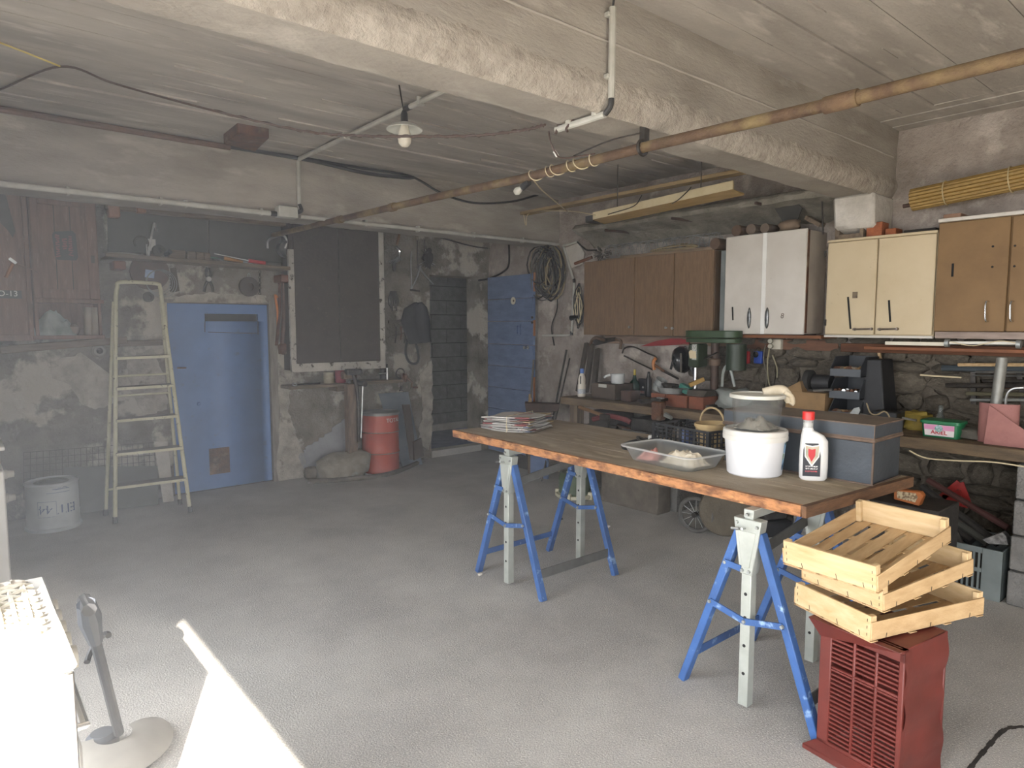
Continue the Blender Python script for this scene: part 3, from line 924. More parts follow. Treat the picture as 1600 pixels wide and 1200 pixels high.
for k in range(13):
    m_ = MB()
    z0 = TZ + .002 + k * .0075
    w_, l_ = .30 + random.uniform(-.02, .02), .36 + random.uniform(-.025, .025)
    ph = random.uniform(0, 9)
    top = k == 12
    def fn(u, v, z0=z0, w_=w_, l_=l_, ph=ph):
        bend = .016 * math.exp(-((1 - v) / .16) ** 2) * (k / 12) * -1.0
        return V((u - .5) * w_, (v - .5) * l_, z0 + .004 * math.sin(u * 7 + ph) * (abs(v - .5) * 2) ** 2 + bend + .003 * math.sin(v * 5 + ph))
    m_.grid(6, 8, fn)
    nv = len(m_.v)
    m_.grid(6, 8, lambda u, v, fn=fn: fn(u, v) + V(0, 0, .0058))
    k7 = 7
    rim = [(i, i + 1) for i in range(6)] + [(8 * k7 + i + 1, 8 * k7 + i) for i in range(6)] + [((j + 1) * k7, j * k7) for j in range(8)] + [(j * k7 + 6, (j + 1) * k7 + 6) for j in range(8)]
    m_.f += [(a, b, b + nv, a + nv) for a, b in rim]
    m_.xf(Matrix.Translation((2.93 + random.uniform(-.012, .012), 3.42 + random.uniform(-.015, .015), 0)) @ Matrix.Rotation(ca + random.uniform(-.06, .06), 4, 'Z'))
    m_.build('newspaper', NP[2] if top else NP[k % 4], np_, smooth=50)
st = MB()
e1, e2 = V(math.cos(ca), math.sin(ca), 0), V(-math.sin(ca), math.cos(ca), 0)
cN = V(2.93, 3.42, 0)
q = cN - e2 * .02
st.tube([q - e1 * .165 + V(0, 0, TZ + .004), q - e1 * .166 + V(0, 0, TZ + .05), q - e1 * .160 + V(0, 0, TZ + .105), q + e1 * .16 + V(0, 0, TZ + .107), q + e1 * .166 + V(0, 0, TZ + .05)], .002, 5)
st.tube([q - e1 * .165 + V(0, 0, TZ + .05), q - e1 * .18 - e2 * .02 + V(0, 0, TZ + .02), q - e1 * .19 - e2 * .015 + V(0, 0, TZ + .004)], .0022, 5)
st.build('string', M_CREAMWIRE, np_)
# translucent shallow tub with rags
M_TUB = mat('frosted_plastic', 'd8dcdc', None, .28, trans=.8, ior=1.15, alpha=.30)
B0, B1, B2 = V(2.73, 2.26, TZ), V(2.545, 1.80, TZ), V(2.84, 1.775, TZ)
cT = V(2.775, 2.03, TZ)
def rrect(w_, l_, r_, n=5):
    o = []
    for cx, cy, a0 in ((w_ / 2 - r_, l_ / 2 - r_, 0), (-w_ / 2 + r_, l_ / 2 - r_, PI / 2), (-w_ / 2 + r_, -l_ / 2 + r_, PI), (w_ / 2 - r_, -l_ / 2 + r_, 1.5 * PI)):
        o += [(cx + r_ * math.cos(a0 + PI / 2 * i / n), cy + r_ * math.sin(a0 + PI / 2 * i / n)) for i in range(n + 1)]
    return o
def loft(rings, cap0=True, cap1=False):
    m_ = MB()
    n = len(rings[0])
    vs = [p for r_ in rings for p in r_]
    fs = []
    for i in range(len(rings) - 1):
        for j in range(n):
            fs.append((i * n + j, i * n + (j + 1) % n, (i + 1) * n + (j + 1) % n, (i + 1) * n + j))
    if cap0:
        fs.append(tuple(range(n - 1, -1, -1)))
    if cap1:
        fs.append(tuple(range((len(rings) - 1) * n, len(rings) * n)))
    return m_.add(vs, fs)
def ring_at(w_, l_, r_, z, c, a, n=5):
    R_ = Matrix.Rotation(a, 3, 'Z')
    return [R_ @ V(x, y, 0) + V(c.x, c.y, z) for x, y in rrect(w_, l_, r_, n)]
tub = thing('storage_tub', 'shallow translucent plastic tub of rags near the middle of the table', 'tub', cT)
ta = math.radians(-6)
loft([ring_at(.22, .38, .05, TZ + .004, cT, ta), ring_at(.24, .40, .05, TZ + .012, cT, ta), ring_at(.285, .455, .05, TZ + .075, cT, ta), ring_at(.29, .46, .05, TZ + .08, cT, ta), ring_at(.285, .455, .05, TZ + .08, cT, ta), ring_at(.236, .396, .05, TZ + .014, cT, ta), ring_at(.216, .376, .048, TZ + .007, cT, ta)], True, True).build('shell', M_TUB, tub)
loft([ring_at(.285, .455, .05, TZ + .074, cT, ta), ring_at(.318, .488, .055, TZ + .076, cT, ta), ring_at(.322, .492, .056, TZ + .082, cT, ta), ring_at(.31, .48, .055, TZ + .085, cT, ta), ring_at(.285, .455, .05, TZ + .08, cT, ta)], False).build('rim', mat('frosted_rim', 'dfe1df', None, .3, trans=.5, alpha=.7), tub)
def rag(c, w_, l_, h_, seed, name, m, label, a=0.0, par=None, cat='cloth', thick=.006, grp=None):
    g = MB()
    n1, n2 = 16, 20
    def fn(u, v):
        x, y = (u - .5) * 2, (v - .5) * 2
        e = max(0, 1 - (x * x) ** 1.5) * max(0, 1 - (y * y) ** 1.5)
        k = noise.noise(V(u * 4, v * 4, seed)) * .5 + noise.noise(V(u * 9, v * 9, seed + 7)) * .3
        return V(x * w_ / 2 + .02 * noise.noise(V(u * 5, v * 5, seed + 3)), y * l_ / 2 + .02 * noise.noise(V(u * 5, v * 5, seed + 5)), max(.004, h_ * e * (.75 + k)))
    g.grid(n1, n2, fn)
    nv = len(g.v)
    g.v += [V(p.x, p.y, 0.0) for p in g.v[:nv]]
    k1 = n1 + 1
    g.f += [tuple(i + nv for i in reversed(f)) for f in g.f[:n1 * n2]]
    rim = [(i, i + 1) for i in range(n1)] + [(n2 * k1 + i + 1, n2 * k1 + i) for i in range(n1)] + [((j + 1) * k1, j * k1) for j in range(n2)] + [(j * k1 + n1, (j + 1) * k1 + n1) for j in range(n2)]
    g.f += [(a_, b_, b_ + nv, a_ + nv) for a_, b_ in rim]
    g.xf(Matrix.Translation(c) @ Matrix.Rotation(a, 4, 'Z'))
    if par is None:
        return g.one(name, m, label, cat, grp, smooth=60)
    return g.build(name, m, par, smooth=60, label=label)
rag(V(2.785, 1.965, TZ + .015), .15, .21, .075, 2.0, 'rag', mat('rag_white', 'cfc6b4', 'b5a98f', .9, scale=14, c3='8e7b5c', scale3=30, lo3=.62, hi3=.75), 'crumpled off-white rag heaped in the shallow tub', ta, cat='rag')
rag(V(2.755, 2.15, TZ + .015), .11, .10, .05, 8.0, 'rag', mat('rag_pink', 'c9897c', 'b5776b', .9, scale=14), 'pink cloth at the left end of the shallow tub', ta, cat='rag')
# black open crate with a basket in it
bc = thing('plastic_crate', 'low black plastic crate of openwork sides on the table', 'crate', (3.22, 2.28, TZ))
o_, ex, ey = V(3.13, 2.06, TZ), V(.30, .0, 0), V(.10, .44, 0)
ux, uy = V(.98, -.15, 0).normalized(), V(.15, .98, 0).normalized()
LX, LY, HH = .27, .42, .125
def cpt(a, b, z):
    return o_ + ux * a + uy * b + V(0, 0, z)
for nm, A, B, nn in (('side_panel', (0, 0), (0, LY), 12), ('side_panel', (LX, 0), (LX, LY), 12), ('end_panel', (0, 0), (LX, 0), 8), ('end_panel', (0, LY), (LX, LY), 8)):
    g = MB()
    low = .07 if nm == 'end_panel' else HH
    for z_ in (.006, .03, .055, .08, .10, HH - .006):
        g.bar(cpt(*A, z_), cpt(*B, z_), .006, .006 if .01 < z_ < HH - .01 else .013)
    for i in range(nn + 1):
        t_ = i / nn
        p0 = cpt(A[0] + (B[0] - A[0]) * t_, A[1] + (B[1] - A[1]) * t_, 0.003)
        g.bar(p0, p0 + V(0, 0, HH - .006), .006, .006 if i % 3 else .016, uy)
    g.build(nm, M_BLACKPL, bc)
g = MB()
for i in range(7):
    g.bar(cpt(LX * i / 6, 0, .005), cpt(LX * i / 6, LY, .005), .007, .005)
for i in range(10):
    g.bar(cpt(0, LY * i / 9, .005), cpt(LX, LY * i / 9, .005), .007, .005)
g.build('base_grid', M_BLACKPL, bc)
for a_, b_ in ((0, 0), (LX, 0), (LX, LY), (0, LY)):
    MB().bar(cpt(a_, b_, 0), cpt(a_, b_, HH), .022, .022, uy).build('corner_post', M_BLACKPL, bc)
bk = thing('chip_basket', 'pale splint basket with an arched handle standing in the black crate', 'basket', cpt(.135, .10, .01))
bcn = cpt(.135, .10, .01)
MB().lathe([(.0, 0), (.085, 0), (.105, .125), (.112, .125), (.112, .142), (.1, .142), (.08, .008), (0, .008)], bcn, 22, None, 1.0, .8).build('bowl', mat('splint_wood', 'b39a6c', '99825a', .8, scale=8, stretch=(1, 1, 6)), bk)
MB().tube([p + V(0, 0, 0) for p in arc(bcn + V(0, 0, .14), .088, .05, PI - .05, 14, uy)], .006, 6).build('handle', mat('splint_handle', 'a5906b', '8d7a58', .8), bk)
for k, (a_, b_, c_, l_) in enumerate((('jar', .10, .26, 'blue jar seen through the side of the black crate'), ('jar', .12, .34, 'dark jar seen through the side of the black crate'))):
    MB().lathe([(0, 0), (.035, 0), (.038, .01), (.038, .06), (.03, .075), (.03, .085), (0, .085)], cpt(b_, c_, .012), 14).one(a_, mat('jar_%d' % k, ('3d4f7a', '4a4232')[k], None, .3), l_, 'jar', 'jars in the black crate')
# black cable with a white plug
cb = thing('power_cable', 'coiled black power cable with a white plug beside the black crate', 'cable', at(1000, 692, z=TZ))
def tp(px, py, h=.008):
    return at(px, py, z=TZ + h)
MB().tube(curve([tp(1022, 684, .012), tp(1005, 692, .02), tp(996, 683, .03), tp(1010, 688, .02), tp(1020, 695, .01), tp(1000, 702), tp(977, 701), tp(973, 696), tp(985, 690), tp(1004, 686, .012), tp(1018, 686, .012)], 6), .008, 7).build('cord', M_CABLE, cb)
MB().bar(tp(1014, 684, .022), tp(1027, 683, .022), .03, .03).build('plug', M_WHITEPL, cb, bevel=.005)
# white bucket with lid, clear bucket standing on it, glove
cB = V(2.905, 1.66, TZ)
wbk = thing('bucket', 'white lidded plastic bucket on the table beneath a clear bucket', 'bucket', cB)
MB().lathe([(0, .0), (.118, .0), (.124, .006), (.138, .175), (.138, .19), (.130, .19), (0, .19)], cB, 40).build('body', mat('bucket_white', 'cfcfd0', None, .35), wbk)
MB().lathe([(.1385, .165), (.147, .167), (.1475, .185), (.145, .19), (.147, .195), (.145, .212), (.138, .216), (.134, .206), (0, .206)], cB, 40).build('lid', mat('lid_white', 'cac7bf', None, .4), wbk)
lb = MB()
def lab(u, v):
    a = math.radians(-82 + u * 52)
    r_ = .1258 + .0130 * v
    z_ = .03 + .128 * v
    return cB + V(r_ * math.cos(a) * 1.0, r_ * math.sin(a), z_)
lb.grid(14, 8, lab)
lb.build('label_sticker', printed('bucket_label', '7fa4c4', 'dfe6e6', '3f6b45', '2f4f6b', 34), wbk)
cB2 = cB + V(.008, .0, .2075)
cbk = thing('bucket', 'clear plastic bucket standing on the lid of the white bucket', 'bucket', cB2)
M_CLEAR = mat('clear_plastic', 'dfe3e0', None, .18, trans=.9, ior=1.1, alpha=.26)
MB().lathe([(0, .001), (.098, .001), (.103, .006), (.116, .158), (.119, .158), (.1225, .160), (.1225, .172), (.112, .172), (.1, .008), (0, .004)], cB2, 40).build('body', M_CLEAR, cbk)
MB().lathe([(.117, .152), (.125, .154), (.126, .166), (.124, .170), (.116, .172), (.114, .166)], cB2, 40).build('rim', mat('clear_rim', 'dad8cc', None, .35, trans=.3), cbk)
rag(cB2 + V(0, 0, .008), .15, .15, .06, 15., 'dark_rag', mat('dark_rag', '857d70', '6a6358', .9, scale=12), 'dark cloth lying inside the clear bucket', cat='rag')
# cloth glove over the rim
gp = cB2 + V(.118 * .93, -.118 * .37, .172)
gl = MB()
pth = curve([cB2 + V(.05, .0, .176), cB2 + V(.085, -.045, .186), cB2 + V(.118, -.062, .182), cB2 + V(.140, -.078, .155), cB2 + V(.145, -.083, .125)], 5)
gl.tube(pth, .02, 10, radii=[.012 + .014 * math.sin(PI * (.15 + .75 * i / (len(pth) - 1))) for i in range(len(pth))])
gl.tube(curve([cB2 + V(.10, -.08, .178), cB2 + V(.128, -.098, .16), cB2 + V(.142, -.10, .13), cB2 + V(.137, -.095, .118)], 5), .013, 8)
gl.tube(curve([cB2 + V(.11, -.04, .18), cB2 + V(.148, -.058, .16), cB2 + V(.158, -.066, .13)], 5), .012, 8)
gl.one('work_glove', mat('glove_cloth', 'd3c8b2', 'bcae93', .9, scale=18), 'cream cloth work glove hanging over the clear bucket rim', 'glove', smooth=60)
# white bottle with red cap
bo = V(2.985, 1.415, TZ)
bt_ = thing('spray_bottle', 'white plastic jug with a red cap and dark label at the table corner', 'bottle', bo)
aB = math.radians(-52)
RB = Matrix.Rotation(aB, 3, 'Z')
def oval(w_, d_, z, n=28, pw=2.6, ox=0):
    o = []
    for j in range(n):
        t_ = 2 * PI * j / n
        c_, s_ = math.cos(t_), math.sin(t_)
        o.append(bo + RB @ V(math.copysign(abs(c_) ** (2 / pw), c_) * w_ / 2 + ox, math.copysign(abs(s_) ** (2 / pw), s_) * d_ / 2, 0) + V(0, 0, z))
    return o
loft([oval(.10, .055, .0), oval(.118, .068, .01), oval(.122, .07, .06), oval(.120, .07, .13), oval(.115, .068, .18), oval(.095, .062, .205, ox=-.008), oval(.06, .05, .222, ox=-.022), oval(.045, .045, .228, ox=-.028, pw=2), oval(.04, .04, .25, ox=-.028, pw=2)], True, True).build('body', mat('jug_white', 'cfceca', None, .3), bt_, smooth=50)
nk = bo + RB @ V(-.028, 0, 0)
MB().lathe([(.0195, .225), (.024, .227), (.024, .232), (.020, .234), (.020, .262), (0, .262)], nk, 20).build('neck', M_WHITEPL, bt_)
MB().lathe([(.022, .240), (.022, .278), (0, .278)], nk, 20).build('dosing_cup', mat('cup_clear', 'd5d5d2', None, .25, trans=.6, alpha=.8), bt_)
MB().lathe([(.0, .312), (.024, .312), (.026, .308), (.026, .276), (.022, .274), (0, .274)], nk, 24).build('cap', mat('cap_red', 'c8322e', None, .4), bt_)
# label on the side facing the room
M_LAB = mat('label_black', '22242a', None, .5)
fx_ = RB @ V(-1, 0, 0)
fn_ = RB @ V(0, -1, 0)
def lp(u, v, off=.0):
    return bo + RB @ V(-.052 + .074 * u, -.0352 - off, .022 + .150 * v)
MB().add([lp(0, 0, .0006), lp(1, 0, .0006), lp(1, .62, .0006), lp(.85, 1, .0006), lp(.1, 1, .0006), lp(0, .8, .0006), lp(0, 0, .002), lp(1, 0, .002), lp(1, .62, .002), lp(.85, 1, .002), lp(.1, 1, .002), lp(0, .8, .002)], [(6, 7, 8, 9, 10, 11), (5, 4, 3, 2, 1, 0)] + [(i, (i + 1) % 6, 6 + (i + 1) % 6, 6 + i) for i in range(6)]).build('label_panel', M_LAB, bt_, label='black product label with a red shield')
def shield(c0, c1, w_, h_, off, m, nm):
    pts = [(-.5, .5), (0, .42), (.5, .5), (.46, -.1), (0, -.6), (-.46, -.1)]
    P_ = [lp(c0 + x * w_, c1 + y * h_, off) for x, y in pts]
    MB().prism(P_, fn_ * .0006).build(nm, m, bt_)
shield(.5, .66, .9, .62, .0022, mat('label_white', 'd8d6d0', None, .5), 'shield_border')
shield(.5, .67, .78, .52, .003, mat('label_leaf', '8b8f78', 'b9a58f', .5, scale=40), 'shield_field')
shield(.48, .66, .42, .36, .0038, mat('label_red', 'b3272c', None, .5), 'red_shield')
for v_, s_, m_n in ((.30, .012, 'd8d6d0'), (.23, .009, 'd8d6d0'), (.15, .009, 'c9494c')):
    MB().add([lp(.15, v_ - .02, .0022), lp(.85, v_ - .02, .0022), lp(.85, v_ + .02, .0022), lp(.15, v_ + .02, .0022)], [(0, 1, 2, 3)]).build('print_line', mat('print_' + m_n, m_n, '3a3a3e', .5, scale=240, lo=.45, hi=.55), bt_)
# metal trunk
M_TRUNK = mat('blue_grey_trunk', '3e444a', '33383d', .55, .2, scale=5, c3='5f5045', scale3=12, lo3=.62, hi3=.75, bump=.12)
M_TRTOP = mat('dusty_trunk_top', '766a5d', '62584e', .85, scale=5, bump=.2)
M_TRIM = mat('rust_trim', '665346', '4f4238', .8, scale=16)
tk = thing('storage_chest', 'blue-grey steel chest with rusty edges standing on the table end', 'chest', (3.22, 1.55, TZ))
X0, X1, Y0, Y1 = 3.06, 3.36, 1.19, 1.92
MB().bb((X0, Y0, TZ + .002), (X1, Y1, TZ + .19)).build('body', M_TRUNK, tk, bevel=.004)
lid = MB().bb((X0 - .006, Y0 - .006, TZ + .205), (X1 + .006, Y1 + .006, TZ + .268)).build('lid', M_TRUNK, tk, bevel=.004)
MB().bb((X0 - .005, Y0 - .005, TZ + .2685), (X1 + .005, Y1 + .005, TZ + .270)).build('lid_top', M_TRTOP, lid)
MB().bb((X0 - .01, Y0 - .01, TZ + .19), (X1 + .01, Y1 + .01, TZ + .205)).build('bead', M_TRIM, tk, bevel=.004)
eg = MB()
for zz in (TZ + .004, TZ + .207, TZ + .267):
    eg.bar(V(X0 - .006, Y0 - .006, zz), V(X1 + .006, Y0 - .006, zz), .004, .006)
    eg.bar(V(X0 - .006, Y0 - .006, zz), V(X0 - .006, Y1, zz), .004, .006)
eg.bar(V(X0 - .002, Y0 - .002, TZ), V(X0 - .002, Y0 - .002, TZ + .268), .007, .007)
eg.build('edge_trim', M_TRIM, tk)
# ================================================================== red crate and wooden fruit trays
M_RCR = mat('maroon_plastic', '662a23', '57241e', .5, scale=6, bump=.05)
rc = thing('plastic_crate', 'maroon plastic crate standing on end in front of the table', 'crate', (2.57, .95, 0))
rA = math.radians(-8)
RC = Matrix.Translation((2.43, 1.10, 0)) @ Matrix.Rotation(rA, 4, 'Z')    # x depth, y negative across the face
DW, DD, DH = .305, .275, .515
def rbox(lo, hi, nm, bev=.003):
    return MB().bb(lo, hi).xf(RC).build(nm, M_RCR, rc, bevel=bev)
rbox((0, -.045, 0.03), (.014, 0, DH), 'wide_stile')
rbox((0, -DW, 0.0), (.03, -DW + .018, DH), 'stile')
rbox((0, -DW, DH - .045), (.014, 0, DH), 'head_rail')
rbox((0, -DW, .03), (.014, 0, .055), 'foot_rail')
rbox((.002, -.135, .03), (.016, -.125, DH), 'mullion')
rbox((.002, -.215, .03), (.016, -.205, DH), 'mullion')
for zz in (.20, .345):
    rbox((.002, -DW + .01, zz - .005), (.016, -.045, zz + .005), 'transom')
slat_me = None
for (ya, yb_) in ((-.125, -.045), (-.205, -.135), (-DW + .018, -.215)):
    for k in range(24):
        zz = .066 + k * .0168
        if abs(zz - .20) < .008 or abs(zz - .345) < .008:
            continue
        MB().bb((.004, ya, zz - .0035), (.014, yb_, zz + .0035)).xf(RC).build('slat', M_RCR, rc, smooth=0)
MB().hexa([RC @ V(*q) for q in ((-.035, -DW, 0), (0.03, -DW, 0), (.03, .02, 0), (-.035, .035, 0), (-.035, -DW, .02), (.0, -DW, .045), (.0, .0, .045), (-.035, .035, .02))]).build('foot_flange', M_RCR, rc, bevel=.003)
MB().hexa([RC @ V(*q) for q in ((0, -DW, DH - .012), (0.03, -DW, DH - .012), (.03, .0, DH - .07), (0, .0, DH - .07), (-.03, -DW, DH), (.03, -DW, DH), (.03, .035, DH), (-.03, .035, DH))]).build('top_flange', M_RCR, rc, bevel=.003)
sp_ = MB()
def rside(u, v):
    zz = DH * v
    k = .004 * math.sin(zz * 40) + .004 * math.sin(zz * 15 + u * 4)
    return RC @ V(.01 + DD * u, -DW + k, zz)
sp_.grid(8, 40, rside)
n0 = len(sp_.v)
sp_.grid(8, 40, lambda u, v: rside(u, v) + (RC.to_3x3() @ V(0, .01, 0)))
sp_.build('side_wall', M_RCR, rc)
rbox((.01, -.012, 0.02), (DD + .01, 0, DH), 'side_wall')
rbox((DD, -DW, 0.0), (DD + .012, 0, DH), 'back_wall')
rbox((.015, -DW + .003, DH - .01), (DD, -.003, DH), 'end_wall')
def tray(label, FR, R_, w_, hs, he, flip=1):
    FR, R_ = Vector(FR), Vector(R_)
    ax = (R_ - FR)
    ln = ax.length
    ax.normalize()
    ay = V(-ax.y, ax.x, 0).normalized()
    az = ax.cross(ay)
    M_ = Matrix((ax, ay, az)).transposed().to_4x4()
    M_.translation = FR
    t_ = thing('fruit_tray', label, 'tray', FR + ax * ln / 2 + ay * w_ / 2, 'wooden fruit trays on the maroon crate')
    def bx(lo, hi, nm, m=M_WOODPALE, bev=.0015):
        return MB().bb(lo, hi).xf(M_).build(nm, m, t_, bevel=bev)
    M_E = mat('pale_poplar_end', 'cbb189', 'bb9f74', .65, scale=5, stretch=(8, 1, 8), bump=.12, c3='b98f5c', scale3=3.5, lo3=.66, hi3=.8)
    bx((.0, 0, .008), (.010, w_, he), 'end_board', M_E)
    bx((ln - .010, 0, .008), (ln, w_, he), 'end_board', M_E)
    bx((.0, -.006, .008), (ln, 0, hs), 'side_board')
    bx((.0, w_, .008), (ln, w_ + .006, hs), 'side_board')
    for x0 in (.010, ln - .03):
        for y0 in (0.0, w_ - .02):
            bx((x0, y0, .01), (x0 + .02, y0 + .02, he - .001), 'corner_post', M_E)
    n = 5
    sw = (w_ - .004) / n
    for i in range(n):
        bx((.0, .002 + sw * i + .012 * (i > 0), .004), (ln, sw * (i + 1), .008), 'slat')
    for x0 in (.0, ln * .33, ln * .64, ln - .035):
        bx((x0, -.006, .0), (x0 + .035, w_ + .006, .004), 'batten')
    g = MB()
    for (x0, y0) in ((-.0008, w_ * .4), (-.0008, w_ * .78), (-.0008, w_ * .12)):
        g.bar(V(x0, y0, .01), V(x0, y0 + .004, .028), .0014, .0014)
    for x0 in (ln * .12, ln * .5, ln * .86):
        g.bar(V(x0, -.007, .01), V(x0 + .003, -.007, .026), .0014, .0014)
    for z_ in (.02, .045, .07):
        g.bar(V(-.0008, .012, z_), V(-.0008, .012, z_ + .01), .0014, .0014)
        g.bar(V(-.0008, w_ - .012, z_), V(-.0008, w_ - .012, z_ + .01), .0014, .0014)
    g.xf(M_).build('staples', M_IRON, t_, kind='stuff')
    return t_
tray('bottom wooden fruit tray of the stack with a knotty side board', (2.36, .90, .5165), (2.91, .72, .5165), .335, .072, .092)
tray('middle wooden fruit tray of the stack', (2.42, .885, .6105), (2.93, .765, .655), .33, .066, .092)
tray('topmost wooden fruit tray of the stack with empty slatted bottom', (2.325, .872, .706), (2.86, .825, .782), .34, .066, .098)
# ================================================================== left foreground: white cooker, basket, trimmer, second appliance
M_ENAM = mat('white_enamel', 'e2e0da', 'd8d5ce', .3, scale=3)
ck_ = thing('cooker', 'white enamel cooker in the sun with a row of knobs on its front', 'cooker', (-.14, 2.02, 0))
MB().bb((-.56, 1.70, .03), (.172, 2.34, .85)).build('body', M_ENAM, ck_, bevel=.006)
MB().bb((-.57, 1.69, .85), (.178, 2.35, .866)).build('hob_top', M_ENAM, ck_, bevel=.005)
MB().bb((.15, 1.690, .03), (.172, 1.703, .845)).build('corner_trim', M_CHROME, ck_, bevel=.003)
MB().bb((.165, 1.75, .10), (.185, 2.29, .64)).build('oven_door', mat('enamel_grey', 'b8b7b3', None, .35), ck_, bevel=.006)
for y_, r_ in ((2.28, .024), (2.19, .024), (2.10, .024), (2.01, .024), (1.90, .030)):
    MB().lathe([(r_ * 1.15, 0), (r_ * 1.15, .008), (r_, .012), (r_ * .9, .036), (0, .038)], (.165, y_, .79), 20, Matrix.Rotation(PI / 2, 3, 'Y')).build('knob', mat('knob_cream', 'bdb9ad', None, .45), ck_)
MB().lathe([(.055, 0), (.055, .006), (.048, .012), (0, .012)], (.165, 1.79, .77), 28, Matrix.Rotation(PI / 2, 3, 'Y')).build('clock_dial', mat('knob_cream2', 'cfccc2', None, .45), ck_)
MB().tube([V(.165, 1.80, .66), V(.20, 1.80, .66), V(.20, 2.24, .66), V(.165, 2.24, .66)], .009, 8).build('oven_handle', M_CHROME, ck_)
wk = thing('wicker_basket', 'white wicker basket lying on the cooker top', 'basket', (.0, 2.08, .866))
def bkt(x, y, z):
    return V(x, y, z)
for k, x_ in enumerate([-.2 + i * .029 for i in range(12)]):
    MB().tube([V(x_, 1.90, .874), V(x_, 1.98, .884 + .004 * (k % 2)), V(x_, 2.1, .886), V(x_, 2.26, .876)], .0055, 5).build('rib', mat('wicker', 'd9d3c4', 'b9b09c', .8, scale=30), wk)
for k in range(13):
    y_ = 1.905 + k * .029
    MB().tube([V(-.205 + i * .029, y_, .879 + (.006 if (i + k) % 2 else -.003)) for i in range(13)], .0065, 5).build('weaver', mat('wicker', 'd9d3c4'), wk)
rim_ = [V(-.215, 1.895, .876), V(.125, 1.895, .876), V(.125, 2.265, .876), V(-.215, 2.265, .876)]
MB().tube(rim_, .009, 6, closed=True).build('rim', mat('wicker', 'd9d3c4'), wk)
rag(V(.09, 2.30, .8665), .085, .06, .02, 22., 'rag', mat('rag_bright', 'ded8cc', 'c2b59d', .9, scale=20), 'small crumpled white rag on the far corner of the cooker', cat='rag')
# second appliance
a2 = thing('washing_machine', 'white enamel washing machine with side knobs at the left edge', 'appliance', (-.08, 5.25, 0))
MB().bb((-.40, 4.93, .03), (.215, 5.55, .74)).build('body', M_ENAM, a2, bevel=.008)
MB().bb((-.40, 4.93, .742), (.20, 5.55, .86)).build('control_panel', mat('enamel_warm', 'c9c5b8', None, .35), a2, bevel=.008)
MB().bb((-.41, 4.92, .862), (.225, 5.56, .885)).build('top_panel', M_ENAM, a2, bevel=.005)
for z_ in (.70, .55):
    MB().lathe([(.03, 0), (.03, .02), (.024, .026), (.02, .06), (0, .062)], (.215, 5.2, z_ - .03), 16, Matrix.Rotation(PI / 2, 3, 'Y')).build('knob', mat('knob_cream', 'bdb9ad'), a2)
for x_, y_ in ((-.35, 4.98), (.17, 4.98), (.17, 5.5), (-.35, 5.5)):
    MB().cyl((x_, y_, 0), (x_, y_, .035), .02, None, 8).build('foot', M_BLACKPL, a2)
# garden trimmer leaning on the cooker
tr = thing('grass_trimmer', 'grey garden trimmer with a pale guard leaning against the cooker', 'trimmer', (.45, 2.78, 0))
tA, tB = at(136, 950, x=.30), at(186, 1145, z=.09)
MB().tube([tA, tB], .017, 10).build('shaft', mat('shaft_grey', '34373d', '2a2c31', .5, scale=9), tr)
dirs = (tA - tB).normalized()
MB().tube([tA - V(0, .05, -.01), tA + V(0, .055, .01)], .022, 8).build('handle', M_BLACKPL, tr)
MB().tube([tA - dirs * .16, tA - dirs * .05, tA + dirs * .02], .030, 10, radii=[.022, .036, .028]).build('motor_housing', mat('housing_grey', '41454d', None, .5), tr)
MB().tube(arc(tA - dirs * .2, .055, -1.2, 1.7, 10, (0, 1, 0), (.6, 0, .8)), .010, 8).build('loop_grip', M_BLACKPL, tr)
hd = at(160, 1150, z=.055)
MB().lathe([(0, .0), (.045, .0), (.055, .012), (.055, .05), (.04, .065), (0, .068)], hd - V(0, 0, .05), 22).build('cutting_head', mat('head_grey', '454a52', None, .6), tr)
gd = MB()
def guard(u, v):
    a = math.radians(-190 + 215 * u)
    r_ = .06 + .13 * v
    return hd + V(.03 + r_ * math.cos(a) * 1.05, -.035 + r_ * math.sin(a) * 1.15, -.04 + .05 * (1 - v ** 2) + .0)
gd.grid(24, 6, guard)
n0 = len(gd.v)
gd.grid(24, 6, lambda u, v: guard(u, v) + V(0, 0, .004))
gd.build('guard', mat('guard_pale', '9a968d', '8c887f', .5, scale=6), tr)
# ================================================================== things on the back wall, left part
GB = 'wall cupboards on the back wall'
M_REDWOOD = mat('old_red_wood', '7b5c4c', '634a3e', .8, scale=4, stretch=(7, 7, 1), bump=.25, c3='8f7665', scale3=9, lo3=.58, hi3=.75)
YC = 6.47
def bc_(px, py):
    return at(px, py, y=YC)
# cupboard with panelled door and open bay beneath
x0, x1 = bc_(49, 400).x, bc_(154, 400).x
zt, zm, zb = 2.62, bc_(120, 468).z, bc_(120, 524).z
cu = thing('wall_cupboard', 'old reddish wooden cupboard with a dark enamel plate on its door', 'cupboard', ((x0 + x1) / 2, YC + .15, zb), GB)
for nm, lo, hi in (('side_panel', (x0, YC + .02, zb), (x0 + .025, WY - .03, zt)), ('side_panel', (x1 - .02, YC + .02, zb), (x1, WY - .03, zt)), ('bottom_board', (x0 - .02, YC - .01, zb - .03), (x1 + .015, WY - .03, zb)), ('middle_board', (x0, YC - .008, zm - .03), (x1 + .02, WY - .03, zm)), ('back_board', (x0, WY - .05, zb), (x1, WY - .035, zt)), ('top_board', (x0, YC, zt), (x1, WY - .03, zt + .02))):
    MB().bb(lo, hi).build(nm, M_REDWOOD, cu, bevel=.003)
dr = MB().bb((x0 + .045, YC + .012, zm + .07), (x1 - .06, YC + .02, zt - .06)).build('door', M_REDWOOD, cu)
